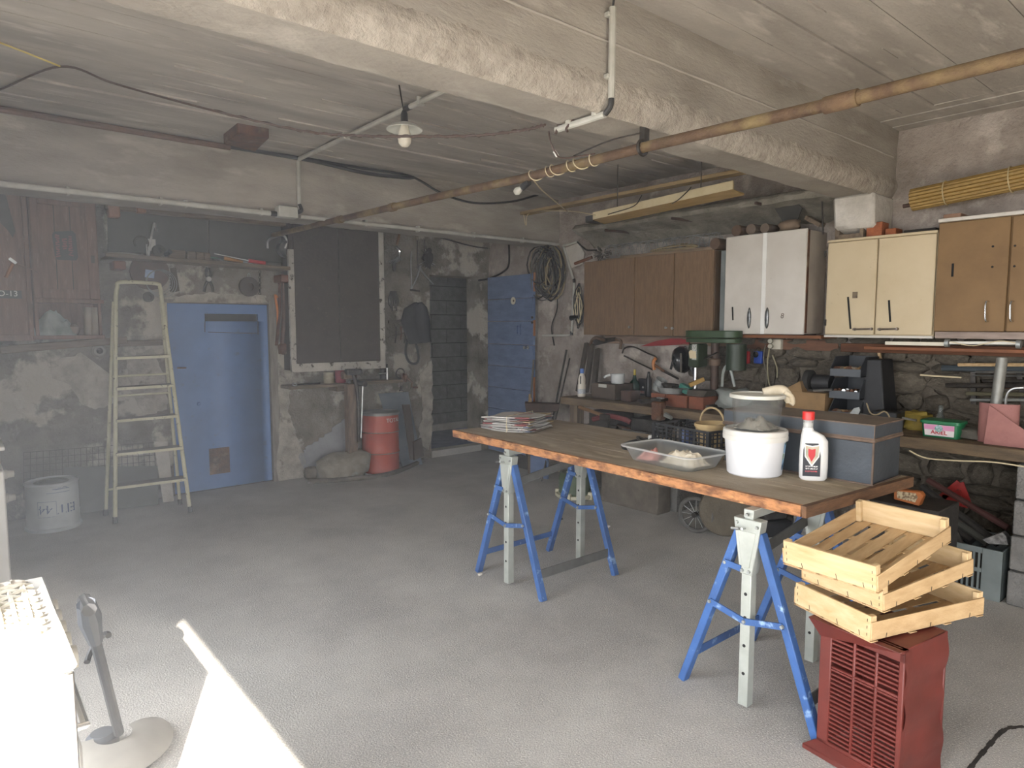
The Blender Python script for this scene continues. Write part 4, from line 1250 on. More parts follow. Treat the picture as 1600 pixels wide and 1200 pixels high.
for nm, lo, hi in (('stile', (x0 + .005, YC, zm + .005), (x0 + .055, YC + .02, zt)), ('stile', (x1 - .075, YC, zm + .005), (x1 - .005, YC + .02, zt)), ('rail', (x0 + .055, YC + .001, zm + .005), (x1 - .075, YC + .02, zm + .08)), ('rail', (x0 + .055, YC + .001, zt - .07), (x1 - .075, YC + .02, zt))):
    MB().bb(lo, hi).build(nm, M_REDWOOD, dr, bevel=.003)
for f in (.33, .66):
    xx = x0 + .055 + (x1 - x0 - .13) * f
    MB().bb((xx - .003, YC + .009, zm + .08), (xx + .003, YC + .0125, zt - .07)).build('board_joint', M_DARK, dr)
pl_ = MB().prism([bc_(*q) + V(0, -.001, 0) for q in ((84, 362), (113, 361), (118, 366), (122, 402), (119, 407), (90, 406), (86, 401), (81, 367))], (0, -.006, 0)).build('enamel_plate', mat('dark_plate', '3b3a3b', '2e2d2f', .5, scale=9), dr, label='dark plate with faded red lettering')
mk = MB()
random.seed(5)
for px, y0_, y1_ in ((90, 368, 402), (101, 374, 392), (110, 370, 402)):
    y_ = y0_
    while y_ < y1_:
        c_ = bc_(px + (y_ - 385) * .06, y_) + V(0, -.0085, 0)
        mk.box(c_, (random.uniform(.02, .034), .0015, random.uniform(.008, .014)), Matrix.Rotation(random.uniform(-.5, .5), 3, 'Y'))
        y_ += 3.6
mk.build('faded_print', mat('faded_red', '7d4747', None, .7), pl_, kind='stuff', label='rows of faded red marks')
MB().bb((x1 - .055, YC - .006, zm + .30), (x1 - .03, YC, zm + .36)).build('latch', M_IRON, cu)
# leftmost cupboard front
x2 = bc_(-40, 400).x
x3 = bc_(46, 400).x
cu2 = thing('wall_cupboard', 'worn wooden cupboard front with a number plate at the left edge', 'cupboard', ((x2 + x3) / 2, YC + .15, zb - .03), GB)
MB().bb((x2, YC + .03, zb - .02), (x3 - .005, WY - .03, zt)).build('body', M_REDWOOD, cu2)
MB().bb((x2 + .01, YC + .002, zb + .01), (x3 - .035, YC + .03, zt - .02)).build('door', M_REDWOOD, cu2, bevel=.003)
MB().bb((x3 - .03, YC - .006, zb - .02), (x3, YC + .03, zt)).build('corner_post', M_REDWOOD, cu2, bevel=.003)
MB().bb((x2, YC - .004, zb - .04), (x3, YC + .03, zb + .005)).build('base_rail', M_REDWOOD, cu2, bevel=.003)
q = bc_(14, 460)
np2 = MB().box(q + V(0, -.004, 0), (.16, .006, .062)).build('number_plate', mat('plate_dark', '4a4846', '3c3a39', .6, scale=9), cu2, label='dark plate with white number O-13')
text('O-13', .06, frame_mat(bc_(12, 459) + V(0, -.0085, 0), (1, 0, 0), (0, 0, 1)), mat('plate_white', 'c9c5bc', None, .6), np2)
# saw hung on the leftmost cupboard
MB().prism([bc_(*q) + V(0, -.01, 0) for q in ((0, 300), (9, 306), (24, 362), (20, 372), (12, 360), (-8, 340))], (0, -.004, 0)).one('hand_saw', mat('saw_dark', '4d4640', '3b3632', .6, .4, scale=12), 'dark saw blade hanging on the leftmost cupboard', 'saw')
hm = thing('hammer', 'small hammer with an orange handle hung on the leftmost cupboard', 'hammer', bc_(15, 435))
MB().tube([bc_(20, 412) + V(0, -.02, 0), bc_(9, 434) + V(0, -.02, 0)], .011, 8).build('handle', mat('orange_wood', 'a8744f', '8d5f40', .7, scale=8), hm)
MB().bar(bc_(14, 404) + V(0, -.02, 0), bc_(25, 412) + V(0, -.02, 0), .02, .02).build('head', M_STEEL, hm)
MB().bar(bc_(26, 412) + V(0, -.012, 0), bc_(60, 426) + V(0, -.012, 0), .02, .008).one('wood_lath', M_REDWOOD, 'short wooden lath nailed across the two left cupboards', 'lath')
# plastic bag and paper rolls in the open bay
rag(V((x0 * .72 + x1 * .28), YC + .12, zb), .30, .2, .19, 31., 'plastic_bag', mat('pale_bag', '9aa29f', '77807d', .35, scale=9, c3='5f7f6f', scale3=7, lo3=.6, hi3=.7), 'crumpled pale plastic bag in the open cupboard bay', cat='bag')
for k, px in enumerate((138, 149)):
    b_ = at(px, 517, y=YC + .08)
    MB().cyl(V(b_.x, YC + .08, zb + .001), V(b_.x + .005, YC + .08, zm - .06), .032, None, 12).one('paper_roll', mat('roll_tan', '8d8375', '7a7063', .8, scale=9), ('left of two paper rolls standing in the open cupboard bay', 'right of two paper rolls standing in the open cupboard bay')[k], 'roll', 'paper rolls')
MB().rock(V(x0 * .5 + x1 * .5 + .02, YC + .1, zb + .045), (.06, .05, .042), 4, 10, 8).one('stone_lump', mat('lump', '87796b', None, .9), 'brownish round lump in the open cupboard bay', 'stone')
# timber ledger under the cupboards
MB().bar(at(0, 547, y=6.55), at(198, 531, y=6.55), .05, .06).one('timber_ledger', M_WOODOLD, 'long weathered timber below the left cupboards', 'timber', bevel=.004)
MB().bar(at(185, 537, y=6.70), at(253, 535, y=6.70), .06, .05).one('timber_ledger', M_WOODOLD, 'short timber on the wall behind the ladder', 'timber', bevel=.004)
sw = thing('wall_switch', 'round old light switch on the wall left of the ladder', 'switch', bw(154, 548, .1))
RY = Matrix.Rotation(PI / 2, 3, 'X')
MB().lathe([(0, 0), (.055, 0), (.055, .02), (.042, .03), (.042, .045), (0, .05)], bw(154, 548, .01), 20, RY).build('base', mat('switch_grey', '8c8880', '757169', .6, scale=9), sw)
MB().lathe([(.022, .045), (.026, .06), (.012, .07), (0, .07)], bw(154, 548, .01), 14, RY).build('dial', M_IRON, sw)
# dark backing boards above the shelf
def wboard(a, b, lab):
    MB().prism([bw(*q, .03) for q in (a, (b[0], a[1] + (b[0] - a[0]) * .085), b, (a[0], b[1] - (b[0] - a[0]) * .06))], (0, -.012, 0)).one('backing_board', mat('dark_board', '55534f', '494743', .85, scale=3), lab, 'board', 'dark backing boards above the shelf')
wboard((168, 318), (324, 402), 'left dark grey backing board above the tool shelf')
wboard((326, 332), (452, 412), 'right dark grey backing board above the tool shelf')
# long timber above the shelf and shelf
tm = thing('wall_timber', 'long old timber carried high on the wall over the tool shelf', 'timber', at(300, 345, y=6.5))
MB().bar(at(165, 322, y=6.5), at(445, 350, y=6.5), .08, .055).build('beam', M_WOODOLD, tm, bevel=.006)
MB().bar(at(168, 330, y=6.5), at(186, 331, y=6.5), .10, .10).build('bracket', mat('brick_block', '9a6f57', '83604c', .9, scale=9), tm, bevel=.008)
MB().bar(at(213, 327, y=6.45), at(227, 328, y=6.45), .08, .06).build('bracket', mat('brick_block', '9a6f57'), tm, bevel=.006)
YS = 6.50
sh = thing('tool_shelf', 'rough plank tool shelf high on the wall above the ladder', 'shelf', at(310, 410, y=6.62))
A_, B_ = at(165, 397, y=YS), at(454, 419, y=YS)
zS = (A_.z + B_.z) / 2
MB().hexa([V(A_.x, YS, A_.z - .02), V(B_.x, YS, B_.z - .02), V(B_.x, WY - .02, B_.z - .02), V(A_.x, WY - .02, A_.z - .02), V(A_.x, YS, A_.z + .015), V(B_.x, YS, B_.z + .015), V(B_.x, WY - .02, B_.z + .015), V(A_.x, WY - .02, A_.z + .015)]).build('plank', M_WOODOLD, sh, bevel=.003)
for px in (187, 446):
    q = at(px, 405 + (px - 187) * .085, y=YS + .04)
    MB().box(q + V(0, .1, -.05), (.09, .2, .07)).build('bracket', mat('reddish_bracket', '80594a', '694a3e', .85, scale=9), sh, bevel=.006)
def ons(px, off=.06):
    """point on the shelf top at image column px"""
    t_ = (at(px, 400, y=YS + off).x - A_.x) / (B_.x - A_.x)
    return V(A_.x + (B_.x - A_.x) * t_, YS + off, A_.z + (B_.z - A_.z) * t_ + .0155)
GS = 'things on the high tool shelf'
cp_ = ons(222)
cl_ = thing('pipe_clamp', 'dark steel C-clamp standing on the high tool shelf', 'clamp', cp_, GS)
MB().tube(arc(cp_ + V(0, 0, .11), .055, -.6, PI + .6, 12), .009, 6).build('frame', M_IRON, cl_)
MB().cyl(cp_ + V(.04, 0, 0), cp_ + V(.04, 0, .1), .007, None, 8).build('screw', M_STEEL, cl_)
cp_ = ons(238)
hk = thing('steel_hook', 'bright steel hook standing on the high tool shelf', 'hook', cp_, GS)
MB().tube(curve([cp_ + V(-.03, 0, .0), cp_ + V(-.01, 0, .12), cp_ + V(.015, 0, .24), cp_ + V(.03, 0, .29), cp_ + V(.045, 0, .22)], 5), .010, 6).build('rod', M_STEEL, hk)
MB().box(cp_ + V(.0, 0, .10), (.06, .012, .10)).build('label_tab', M_PVC, hk)
cp_ = ons(245, .03)
MB().lathe([(.035, -.03), (.05, -.03), (.05, -.022), (.025, -.018), (.025, .018), (.05, .022), (.05, .03), (.02, .03), (.02, -.03)], cp_ + V(.015, 0, .051), 18, RY).one('spool', M_IRON, 'dark metal spool lying on the front of the high tool shelf', 'spool', GS)
cp_ = ons(258, .01)
MB().cyl(cp_ + V(0, 0, .02), cp_ + V(.03, -.05, .045), .018, .022, 10).one('rubber_grip', M_BLACKPL, 'short black rubber sleeve at the shelf edge', 'sleeve', GS)
for k, (px, w_) in enumerate(((276, .14), (298, .07), (311, .07), (322, .06))):
    MB().box(ons(px, .08) + V(0, 0, .036), (w_, .06, .072), rz(.05 * k)).one('wood_block', M_WOODOLD, ('long drilled wooden block on the high shelf', 'left of two square wooden blocks on the high shelf', 'right of two square wooden blocks on the high shelf', 'small narrow wooden block on the high shelf')[k], 'block', GS, bevel=.006)
a, b = ons(290, .16), ons(372, .13)
MB().tube([a + V(0, 0, .06), b + V(0, 0, .02)], .007, 6).one('green_rod', mat('green_rod', '4f7560', None, .5), 'thin green rod lying on the high tool shelf', 'rod', GS)
fl_ = thing('file', 'file with an ochre wooden handle on the high tool shelf', 'file', ons(365), GS)
MB().tube([ons(350) + V(0, 0, .035), ons(378) + V(0, -.02, .012)], .017, 8, r1=.012).build('handle', mat('ochre_handle', 'b3803f', '9a6d37', .6, scale=9), fl_)
MB().bar(ons(333) + V(0, 0, .02), ons(352) + V(0, 0, .03), .02, .006).build('blade', M_IRON, fl_)
sd_ = thing('screwdriver', 'long screwdriver with a red handle on the high tool shelf', 'screwdriver', ons(400), GS)
MB().tube([ons(388, .05) + V(0, 0, .03), ons(414, .05) + V(0, 0, .018)], .018, 10).build('handle', mat('red_handle', 'c24a50', None, .4), sd_)
MB().tube([ons(335, .1) + V(0, 0, .075), ons(388, .05) + V(0, 0, .03)], .005, 6).build('shaft', M_STEEL, sd_)
# chrome lamp reflector at the right end of the shelf
cp_ = at(430, 385, y=6.6)
lr = thing('clamp_lamp', 'old chrome spotlight with a bent arm at the right end of the shelf', 'lamp', cp_)
MB().lathe([(.03, -.06), (.075, -.02), (.085, .03), (.078, .03), (.06, -.02), (0, -.05)], at(444, 390, y=6.58), 18, RY @ Matrix.Rotation(.3, 3, 'Y')).build('reflector', M_STEEL, lr)
MB().tube(curve([at(418, 388, y=6.58), at(419, 376, y=6.58), at(432, 369, y=6.58), at(443, 368, y=6.58), at(449, 378, y=6.58), at(446, 388, y=6.6)], 5), .012, 8).build('arm', M_STEEL, lr)
# things hung below the shelf
GH = 'tools hung under the shelf'
def hung_disc(px, py, R_, r_, m, name, label, cat, t=.02):
    MB().lathe([(r_, -t / 2), (R_, -t / 2), (R_, t / 2), (r_, t / 2), (r_, -t / 2)], bw(px, py, .05), 28, RY).one(name, m, label, cat, GH)
dk = thing('grinding_disc', 'large brown grinding disc with a blue label behind the ladder top', 'disc', bw(233, 455, .08), GH)
MB().lathe([(.0, -.01), (.16, -.01), (.16, .01), (0, .012)], bw(234, 425, .04), 30, RY).build('disc', mat('disc_brown', '5c4840', '493a34', .8, scale=9), dk)
MB().box(bw(234, 428, .056), (.075, .003, .07), Matrix.Rotation(.12, 3, 'Y')).build('label_sticker', mat('blue_lab', '7d93b5', '9fb0c8', .6, scale=30), dk)
wr_ = MB()
for k in range(4):
    wr_.tube(arc(bw(247 + k * 2, 440 + k, .05 + k * .006), .10 + .008 * k, 0, 2 * PI, 26), .003, 5)
wr_.one('wire_coil', M_GREYMET, 'loose coil of grey wire behind the ladder top', 'wire', GH)
hung_disc(232, 464, .045, .022, M_IRON, 'iron_ring', 'small iron ring hung under the wire coil', 'ring')
cm = [(266, 420), (275, 419), (280, 455), (267, 457)]
tooth = []
for k in range(7):
    tooth += [(266 + .1 * k, 425 + k * 4.6), (263.5 + .1 * k, 427 + k * 4.6)]
pbw([(266, 419), (275, 418), (280.5, 455), (268, 457)] + list(reversed([(x + .5, y) for x, y in tooth])), .03, .006).one('toothed_scraper', mat('rust_flat', '55463d', '443931', .7, .3, scale=12), 'rusty toothed scraper blade hung on the wall', 'scraper', GH)
pr = thing('pliers', 'dark pair of pliers hung open on the wall above the blue door', 'pliers', bw(326, 455, .05), GH)
for s_ in (-1, 1):
    MB().tube(curve([bw(326 + s_ * 2, 418, .05), bw(326 + s_ * 4, 428, .05), bw(326, 436, .05), bw(326 - s_ * 5, 446, .05), bw(326 - s_ * 7, 456, .05)], 4), .014, 8).build('handle', M_IRON, pr)
MB().lathe([(.0, 0), (.025, 0), (.022, .015), (0, .015)], bw(326, 436, .06), 12, RY).build('pivot', M_STEEL, pr)
hung_disc(389, 448, .095, .042, mat('rubber_ring', '4b413c', '3d3531', .8, scale=9), 'ring_disc', 'dark ring shaped grinding wheel hung above the blue door', 'disc', .03)
MB().tube(arc(bw(389, 432, .06), .03, 0, 2 * PI, 14, (.4, 0, 0)), .004, 5).one('wire_loop', M_GREYMET, 'wire loop holding the ring shaped wheel', 'wire', GH)
chn = MB()
for k in range(9):
    chn.tube(arc(bw(406, 425 + k * 4.2, .05), .012, 0, 2 * PI, 8, ((1, 0, 0), (0, 1, 0))[k % 2]), .004, 4, closed=False)
chn.one('chain', M_IRON, 'short hanging chain right of the ring shaped wheel', 'chain', GH)
# sticks and bars hung beside the blue door
for k, (pa, pb, r_, m_, lb) in enumerate((((437, 435), (432, 540), .016, M_RUST, 'rusty bar with a bent top hung left of the dark cupboard'), ((443, 432), (441, 540), .02, mat('brown_stick', '6b5248', '55423a', .8, scale=9), 'thick brown handle hung left of the dark cupboard'), ((430, 462), (434, 512), .012, M_ORANGE, 'slim orange handle hung beside the blue door'), ((447, 468), (446, 515), .016, M_IRON, 'black iron bar hung left of the dark cupboard'))):
    a, b = bw(*pa, .06), bw(*pb, .06)
    MB().tube(curve([a + V(.02, 0, -.02), a, (a + b) / 2 + V(.008, -.01, 0), b], 5), r_, 8).one('hung_bar', m_, lb, 'bar', 'bars hung beside the blue door')
MB().rock(bw(443, 545, .06), (.055, .04, .06), 12, 9, 7).one('iron_weight', M_RUST, 'rusty lump hung low beside the dark cupboard', 'weight')
# ------------------------------------------------------------------ stepladder
M_LAD = mat('chipped_cream_paint', 'c9c6a8', 'b7b497', .55, scale=8, c3='5d5344', scale3=26, lo3=.62, hi3=.70, bump=.1)
la = thing('stepladder', 'old cream painted tubular stepladder with flat treads', 'ladder', (1.24, 6.25, 0))
L0, R0 = at(180, 815, z=0.012), at(297, 798, z=0.012)
L1, R1 = at(181, 462, y=6.45), at(252, 462, y=6.45)
LT, RT = at(189, 441, y=6.46), at(243, 443, y=6.46)
MB().tube([L0, L0 * .5 + L1 * .5, L1] + curve([L1, at(183, 449, y=6.455), LT, RT, at(250, 450, y=6.455), R1], 5)[1:] + [R0 * .5 + R1 * .5, R0], .0165, 10).build('front_rail', M_LAD, la)
BL0, BR0 = at(168, 803, z=0.012), at(284, 785, z=0.012)
BL0, BR0 = V(.945, 6.46, .012), V(1.515, 6.42, .012)
for a, b in ((BL0, L1 + V(-.015, .02, -.05)), (BR0, R1 + V(.0, .02, -.05))):
    MB().tube([a, b], .014, 8).build('rear_leg', M_LAD, la)
def lr_(t_):
    return L0 + (L1 - L0) * t_, R0 + (R1 - R0) * t_
M_TREAD = mat('tread_wood', '7c756a', '625c53', .85, scale=6, stretch=(1, 6, 6), bump=.2)
for py in (767, 716, 664, 614, 566):
    t_ = (815 - py + 4) / (815 - 462)
    a, b = lr_(t_)
    MB().hexa([a + V(0, -.035, -.012), b + V(0, -.035, -.012), b + V(0, .10, -.012), a + V(0, .10, -.012), a + V(0, -.035, .012), b + V(0, -.035, .012), b + V(0, .10, .012), a + V(0, .10, .012)]).build('tread', M_TREAD, la, bevel=.003)
    MB().bar(a + V(0, -.038, 0), b + V(0, -.038, 0), .004, .022).build('tread_edge', M_LAD, la)
for py in (776, 624, 592):
    t_ = (815 - py) / (815 - 462)
    a, b = BL0 + (L1 - BL0) * t_, BR0 + (R1 - BR0) * t_
    MB().tube([a, b], .009, 7).build('stay_rod', M_LAD, la)
for a in (L0, R0, BL0, BR0):
    MB().cyl(V(a.x, a.y, 0), V(a.x, a.y, .05), .02, .018, 10).build('rubber_foot', M_DARK, la)
# wire mesh, panels, bucket by the left wall
wm = MB()
M0, M1, M2, M3 = bw(37, 780, .12), bw(244, 760, .12), bw(241, 691, .06), bw(37, 707, .06)
for i in range(23):
    t_ = i / 22
    wm.tube([M0 * (1 - t_) + M1 * t_, M3 * (1 - t_) + M2 * t_], .0028, 4)
for i in range(8):
    t_ = i / 7
    wm.tube([M0 * (1 - t_) + M3 * t_ + V(0, -.004, 0), M1 * (1 - t_) + M2 * t_ + V(0, -.004, 0)], .0028, 4)
wm.one('wire_mesh', mat('mesh_rust', '57504a', '4a443f', .7, .3, scale=12), 'rusty welded wire mesh sheet leaning on the wall behind the ladder', 'mesh', kind=None)
MB().hexa([at(100, 805, y=6.5), at(248, 788, y=6.5), at(248, 788, y=6.52), at(100, 805, y=6.52), bw(100, 730, .10), bw(246, 728, .10), bw(246, 728, .08), bw(100, 730, .08)]).one('grey_sheet', mat('panel_dark', '63635f', '55554f', .85, scale=4), 'dark grey panel leaning on the wall behind the ladder', 'panel')
MB().hexa([at(255, 785, y=6.55), at(272, 783, y=6.55), at(272, 783, y=6.60), at(255, 785, y=6.60), bw(240, 690, .06), bw(262, 690, .06), bw(262, 690, .03), bw(240, 690, .03)]).one('white_board', M_WHITE, 'flaking white board leaning left of the blue door', 'board')
bkc = V(.57, 6.35, 0)
b44 = thing('metal_pail', 'white metal pail turned upside down with blue lettering', 'pail', bkc)
MB().lathe([(0, 0), (.185, 0), (.192, .008), (.192, .022), (.181, .03), (.179, .12), (.181, .13), (.178, .14), (.177, .355), (.183, .362), (.183, .374), (.174, .378), (.172, .366), (0, .366)], bkc, 36).build('body', mat('pail_white', 'c5cbcd', 'b4babc', .5, scale=6), b44)
MB().lathe([(.10, .366), (.10, .370), (.11, .372), (.12, .366)], bkc, 30).build('base_ring', M_GREYMET, b44)
def pailM(px, py):
    p_ = at(px, py, y=bkc.y - .176)
    d_ = (V(p_.x, p_.y, 0) - bkc)
    d_.z = 0
    d_.normalize()
    ax_ = V(-d_.y, d_.x, 0)
    c_ = bkc + d_ * .1775
    return V(c_.x, c_.y, p_.z), ax_
M_PRINT = mat('blue_print', '4d6690', None, .6)
c_, ax_ = pailM(70, 797)
text('44', .095, frame_mat(c_, -ax_, (0, 0, -1)), M_PRINT, b44, bend=.178)
c_, ax_ = pailM(108, 793)
text('EIT', .105, frame_mat(c_, -ax_, (0, 0, -1)), M_PRINT, b44, bend=.178)
c_, ax_ = pailM(73, 797)
bxm = MB()
def onp(c_, ax_, u, z_):
    a = u / .178
    dd = Matrix.Rotation(a, 3, 'Z') @ (V(c_.x, c_.y, 0) - V(bkc.x, bkc.y, 0)).normalized()
    return V(bkc.x, bkc.y, 0) + dd * .1785 + V(0, 0, c_.z + z_)
for (u0, z0_), (u1, z1_) in (((-.062, -.06), (.062, -.06)), ((.062, -.06), (.062, .06)), ((.062, .06), (-.062, .06)), ((-.062, .06), (-.062, -.06))):
    bxm.tube([onp(c_, ax_, u0 + (u1 - u0) * i / 6, z0_ + (z1_ - z0_) * i / 6) for i in range(7)], .0015, 4)
for (u0, u1, z_) in ((-.0, .16, .125), (.06, .16, .15)):
    bxm.tube([onp(c_, ax_, u0 + (u1 - u0) * i / 6, z_) for i in range(7)], .0018, 4)
bxm.build('printed_frame', M_PRINT, b44)
c_, ax_ = pailM(94, 764)
MB().tube([onp(c_, ax_, -.05 + .1 * i / 30, .006 * math.sin(i * 1.7) + .004 * math.sin(i * .6) + .01 * i / 30) for i in range(31)], .0016, 4).build('script_line', M_PRINT, b44)
# ------------------------------------------------------------------ dark cupboard with flaking white frame
YD = 6.52
def dc(px, py):
    return at(px, py, y=YD)
dkc = thing('wall_cupboard', 'dark brown two-door cupboard in a flaking white frame', 'cupboard', (dc(530, 500).x, YD + .12, dc(530, 578).z), GB)
xa, xb, xm = dc(462, 500).x, dc(594, 500).x, dc(532, 500).x
za = dc(530, 566).z
M_DKB = mat('dark_umber', '453c36', '3a322d', .75, scale=5, bump=.15, c3='564a41', scale3=30, lo3=.6, hi3=.8)
M_FLK = mat('flaking_white', 'b9b5ac', 'a5a097', .85, scale=6, c3='4b4440', scale3=15, lo3=.56, hi3=.64, bump=.4)
MB().bb((xa - .04, YD + .03, za - .07), (xb + .05, WY - .02, 2.6)).build('body', M_DKB, dkc)
for a, b in ((xa, xm - .004), (xm + .004, xb)):
    MB().bb((a, YD + .006, za), (b, YD + .03, 2.6)).build('door', M_DKB, dkc, bevel=.003)
MB().bb((xm - .012, YD + .001, za), (xm + .002, YD + .007, 2.6)).build('cover_strip', M_IRON, dkc)
MB().bb((xb, YD, za - .08), (xb + .06, YD + .035, 2.6)).build('frame_stile', M_FLK, dkc, bevel=.003)
MB().bb((xa - .055, YD, za - .08), (xa, YD + .035, 2.35)).build('frame_stile', M_FLK, dkc, bevel=.003)
MB().bb((xa - .055, YD - .002, za - .085), (xb + .06, YD + .035, za)).build('frame_rail', M_FLK, dkc, bevel=.003)
MB().lathe([(.012, 0), (.012, .012), (0, .014)], dc(531, 501), 10, RY).build('lock', M_IRON, dkc)
# things hung right of the cupboard
def hang(name, label, cat, pts, r_, m, d=.05, grp='tools hung right of the dark cupboard'):
    return MB().tube(curve([bw(x, y, d) for x, y in pts], 4), r_, 7).one(name, m, label, cat, grp)
wbd = thing('wire_whisk', 'bundle of bright steel wires hung right of the dark cupboard', 'wires', bw(622, 440, .08), 'tools hung right of the dark cupboard')
MB().tube([bw(625, 362, .05), bw(619, 388, .05)], .014, 8).build('handle', mat('handle_brown', '79604e', None, .8), wbd)
MB().tube(curve([bw(618, 385, .06), bw(624, 392, .06), bw(624, 402, .06)], 4), .02, 8).build('ferrule', M_CHROME, wbd)
for k in range(9):
    e = (606 + k * 2.6, 413 - abs(k - 3) * 1.2)
    MB().tube(curve([bw(623, 400, .06), bw((623 + e[0]) / 2 + 2, 405, .07), bw(e[0], e[1], .06 + .01 * (k % 3))], 3), .0035, 5).build('wire', M_STEEL, wbd)
pbw([(612, 405), (620, 408), (617, 424), (614, 424)], .03, .008).one('trowel', M_IRON, 'dark pointed trowel blade hung under the steel wires', 'trowel', 'tools hung right of the dark cupboard')
hang('long_tongs', 'thin steel tongs hung from a nail', 'tongs', ((643, 393), (642, 410), (643, 440), (642, 452)), .007, M_STEEL)
hang('iron_rod', 'vertical iron rod hung beside the doorway', 'rod', ((652, 376), (652, 395), (653, 420)), .008, M_IRON)
hang('iron_rod', 'second vertical iron rod hung beside the doorway', 'rod', ((663, 375), (663, 395), (662, 405)), .008, M_IRON)
sc_ = thing('compass_tool', 'pair of bright steel dividers hung open near the doorway', 'dividers', bw(655, 460, .08), 'tools hung right of the dark cupboard')
MB().tube([bw(657, 415, .06), bw(652, 432, .06), bw(643, 452, .06)], .013, 7, r1=.006).build('leg', M_STEEL, sc_)
MB().tube([bw(655, 418, .06), bw(664, 430, .06), bw(677, 444, .06)], .014, 7, r1=.007).build('leg', M_STEEL, sc_)
MB().bar(bw(641, 453, .06), bw(656, 455, .06), .012, .02).build('foot', M_IRON, sc_)
br = thing('wire_brush', 'dark round wire brush with bristles hung near the doorway', 'brush', bw(668, 425, .12), 'tools hung right of the dark cupboard')
MB().rock(bw(668, 404, .09), (.06, .05, .09), 5, 10, 8, .5).build('core', M_DARK, br, smooth=60)
random.seed(3)
for k in range(26):
    a = random.uniform(0, 2 * PI)
    c_ = bw(669, 404, .09)
    MB().tube([c_ + V(math.cos(a) * .04, 0, math.sin(a) * .06), c_ + V(math.cos(a) * random.uniform(.08, .14), random.uniform(-.05, .03), math.sin(a) * random.uniform(.08, .15))], .003, 4).build('bristle', (M_STEEL, M_IRON, M_IRON)[k % 3], br)
gv = MB()
for k in range(7):
    gv.tube(curve([bw(611 + k * 1.2, 455, .04), bw(607 + k * 2.6, 470, .06), bw(609 + k * 2, 478 + k % 3 * 4, .05)], 4), .008, 6)
gv.one('key_bunch', M_IRON, 'bunch of small dark tools hung against the cupboard side', 'tools', 'tools hung right of the dark cupboard')
MB().bar(bw(607, 503, .03), bw(636, 501, .03), .02, .035).one('wall_batten', mat('batten_dark', '5c554d', None, .85), 'short dark wall batten behind the black bag', 'batten')
MB().bar(bw(607, 527, .04), bw(640, 518, .04), .012, .014).one('wall_batten', mat('batten_dark', '5c554d'), 'thin slanting stick behind the black bag', 'stick')
for k, px in enumerate((618, 626, 632, 637, 641)):
    hang('small_spanner', ('first', 'second', 'third', 'fourth', 'fifth')[k] + ' small spanner from the left under the slanting stick', 'spanner', ((px, 510), (px + 1, 522), (px - .5, 536 - k % 2 * 5)), .008, M_IRON if k != 1 else M_RUST, .04, 'small spanners on the wall')
# black bag with strap
bg_ = thing('shoulder_bag', 'black cloth bag with a long hanging strap near the doorway', 'bag', bw(652, 560, .1))
def bagf(u, v):
    a = 2 * PI * u
    pts_l = [(650, 473), (632, 482), (627, 500), (634, 522), (640, 537)]
    pts_r = [(656, 473), (667, 480), (672, 500), (672, 525), (674, 534)]
    t_ = v * 4
    i = min(3, int(t_))
    f = t_ - i
    Lp = (pts_l[i][0] * (1 - f) + pts_l[i + 1][0] * f, pts_l[i][1] * (1 - f) + pts_l[i + 1][1] * f)
    Rp = (pts_r[i][0] * (1 - f) + pts_r[i + 1][0] * f, pts_r[i][1] * (1 - f) + pts_r[i + 1][1] * f)
    A2, B2_ = bw(*Lp, .11), bw(*Rp, .11)
    c2 = (A2 + B2_) / 2
    return c2 + (B2_ - A2) * .5 * math.cos(a) + V(0, (.07 + .015 * math.sin(5 * a)) * math.sin(a), .006 * math.sin(6 * a))
bm_ = MB()
bm_.grid(24, 12, bagf)
bm_.f.append(tuple(range(23, -1, -1)))
bm_.f.append(tuple(12 * 25 + i for i in range(24)))
bm_.build('body', mat('black_cloth', '232325', '2d2d30', .85, scale=12), bg_, smooth=60)
stp = curve([bw(636, 530, .07), bw(634, 552, .06), bw(640, 566, .06), bw(650, 568, .06), bw(654, 560, .06), bw(652, 545, .06), bw(648, 530, .07)], 6)
sg = MB()
for a, b in zip(stp, stp[1:]):
    sg.bar(a, b, .006, .028, (b - a).cross(V(0, 1, 0)))
sg.build('strap', mat('black_cloth', '232325'), bg_)
# ------------------------------------------------------------------ lower shelf with vice
YL = 6.50
def lsf(px, py):
    return at(px, py, y=YL)
zl = lsf(500, 601).z
s2 = thing('wall_shelf', 'narrow wooden shelf under the dark cupboard', 'shelf', (lsf(545, 600).x, 6.62, zl))
MB().bb((lsf(453, 600).x, YL, zl - .035), (lsf(546, 600).x, WY - .01, zl)).build('board', M_WOODOLD, s2, bevel=.008)
MB().bb((lsf(566, 600).x, YL, zl - .03), (lsf(634, 600).x, WY - .01, zl + .005)).build('board', M_WOODOLD, s2, bevel=.004)
MB().bb((lsf(530, 600).x, YL + .06, zl - .09), (lsf(547, 600).x, WY - .02, zl - .036)).build('bracket', M_WOODOLD, s2)
GL = 'things on the shelf under the dark cupboard'
def can(px, r_, h_, m, label, off=.1, name='tin_can'):
    c_ = at(px, 598, y=YL + off)
    c_.z = zl
    MB().lathe([(0, .0), (r_, 0), (r_ + .002, .004), (r_, .01), (r_, h_ - .01), (r_ + .002, h_ - .004), (r_, h_), (r_ - .004, h_ - .005), (0, h_ - .006)], c_ + V(0, 0, .0005), 20).one(name, m, label, 'can', GL)
can(514, .055, .115, mat('tin_cream', 'a29a85', '7d745f', .7, scale=12), 'stained cream tin on the shelf under the dark cupboard')
can(532, .055, .13, mat('tin_red', '8d3a44', '6d2d36', .6, scale=12), 'dark red tin on the shelf under the dark cupboard')
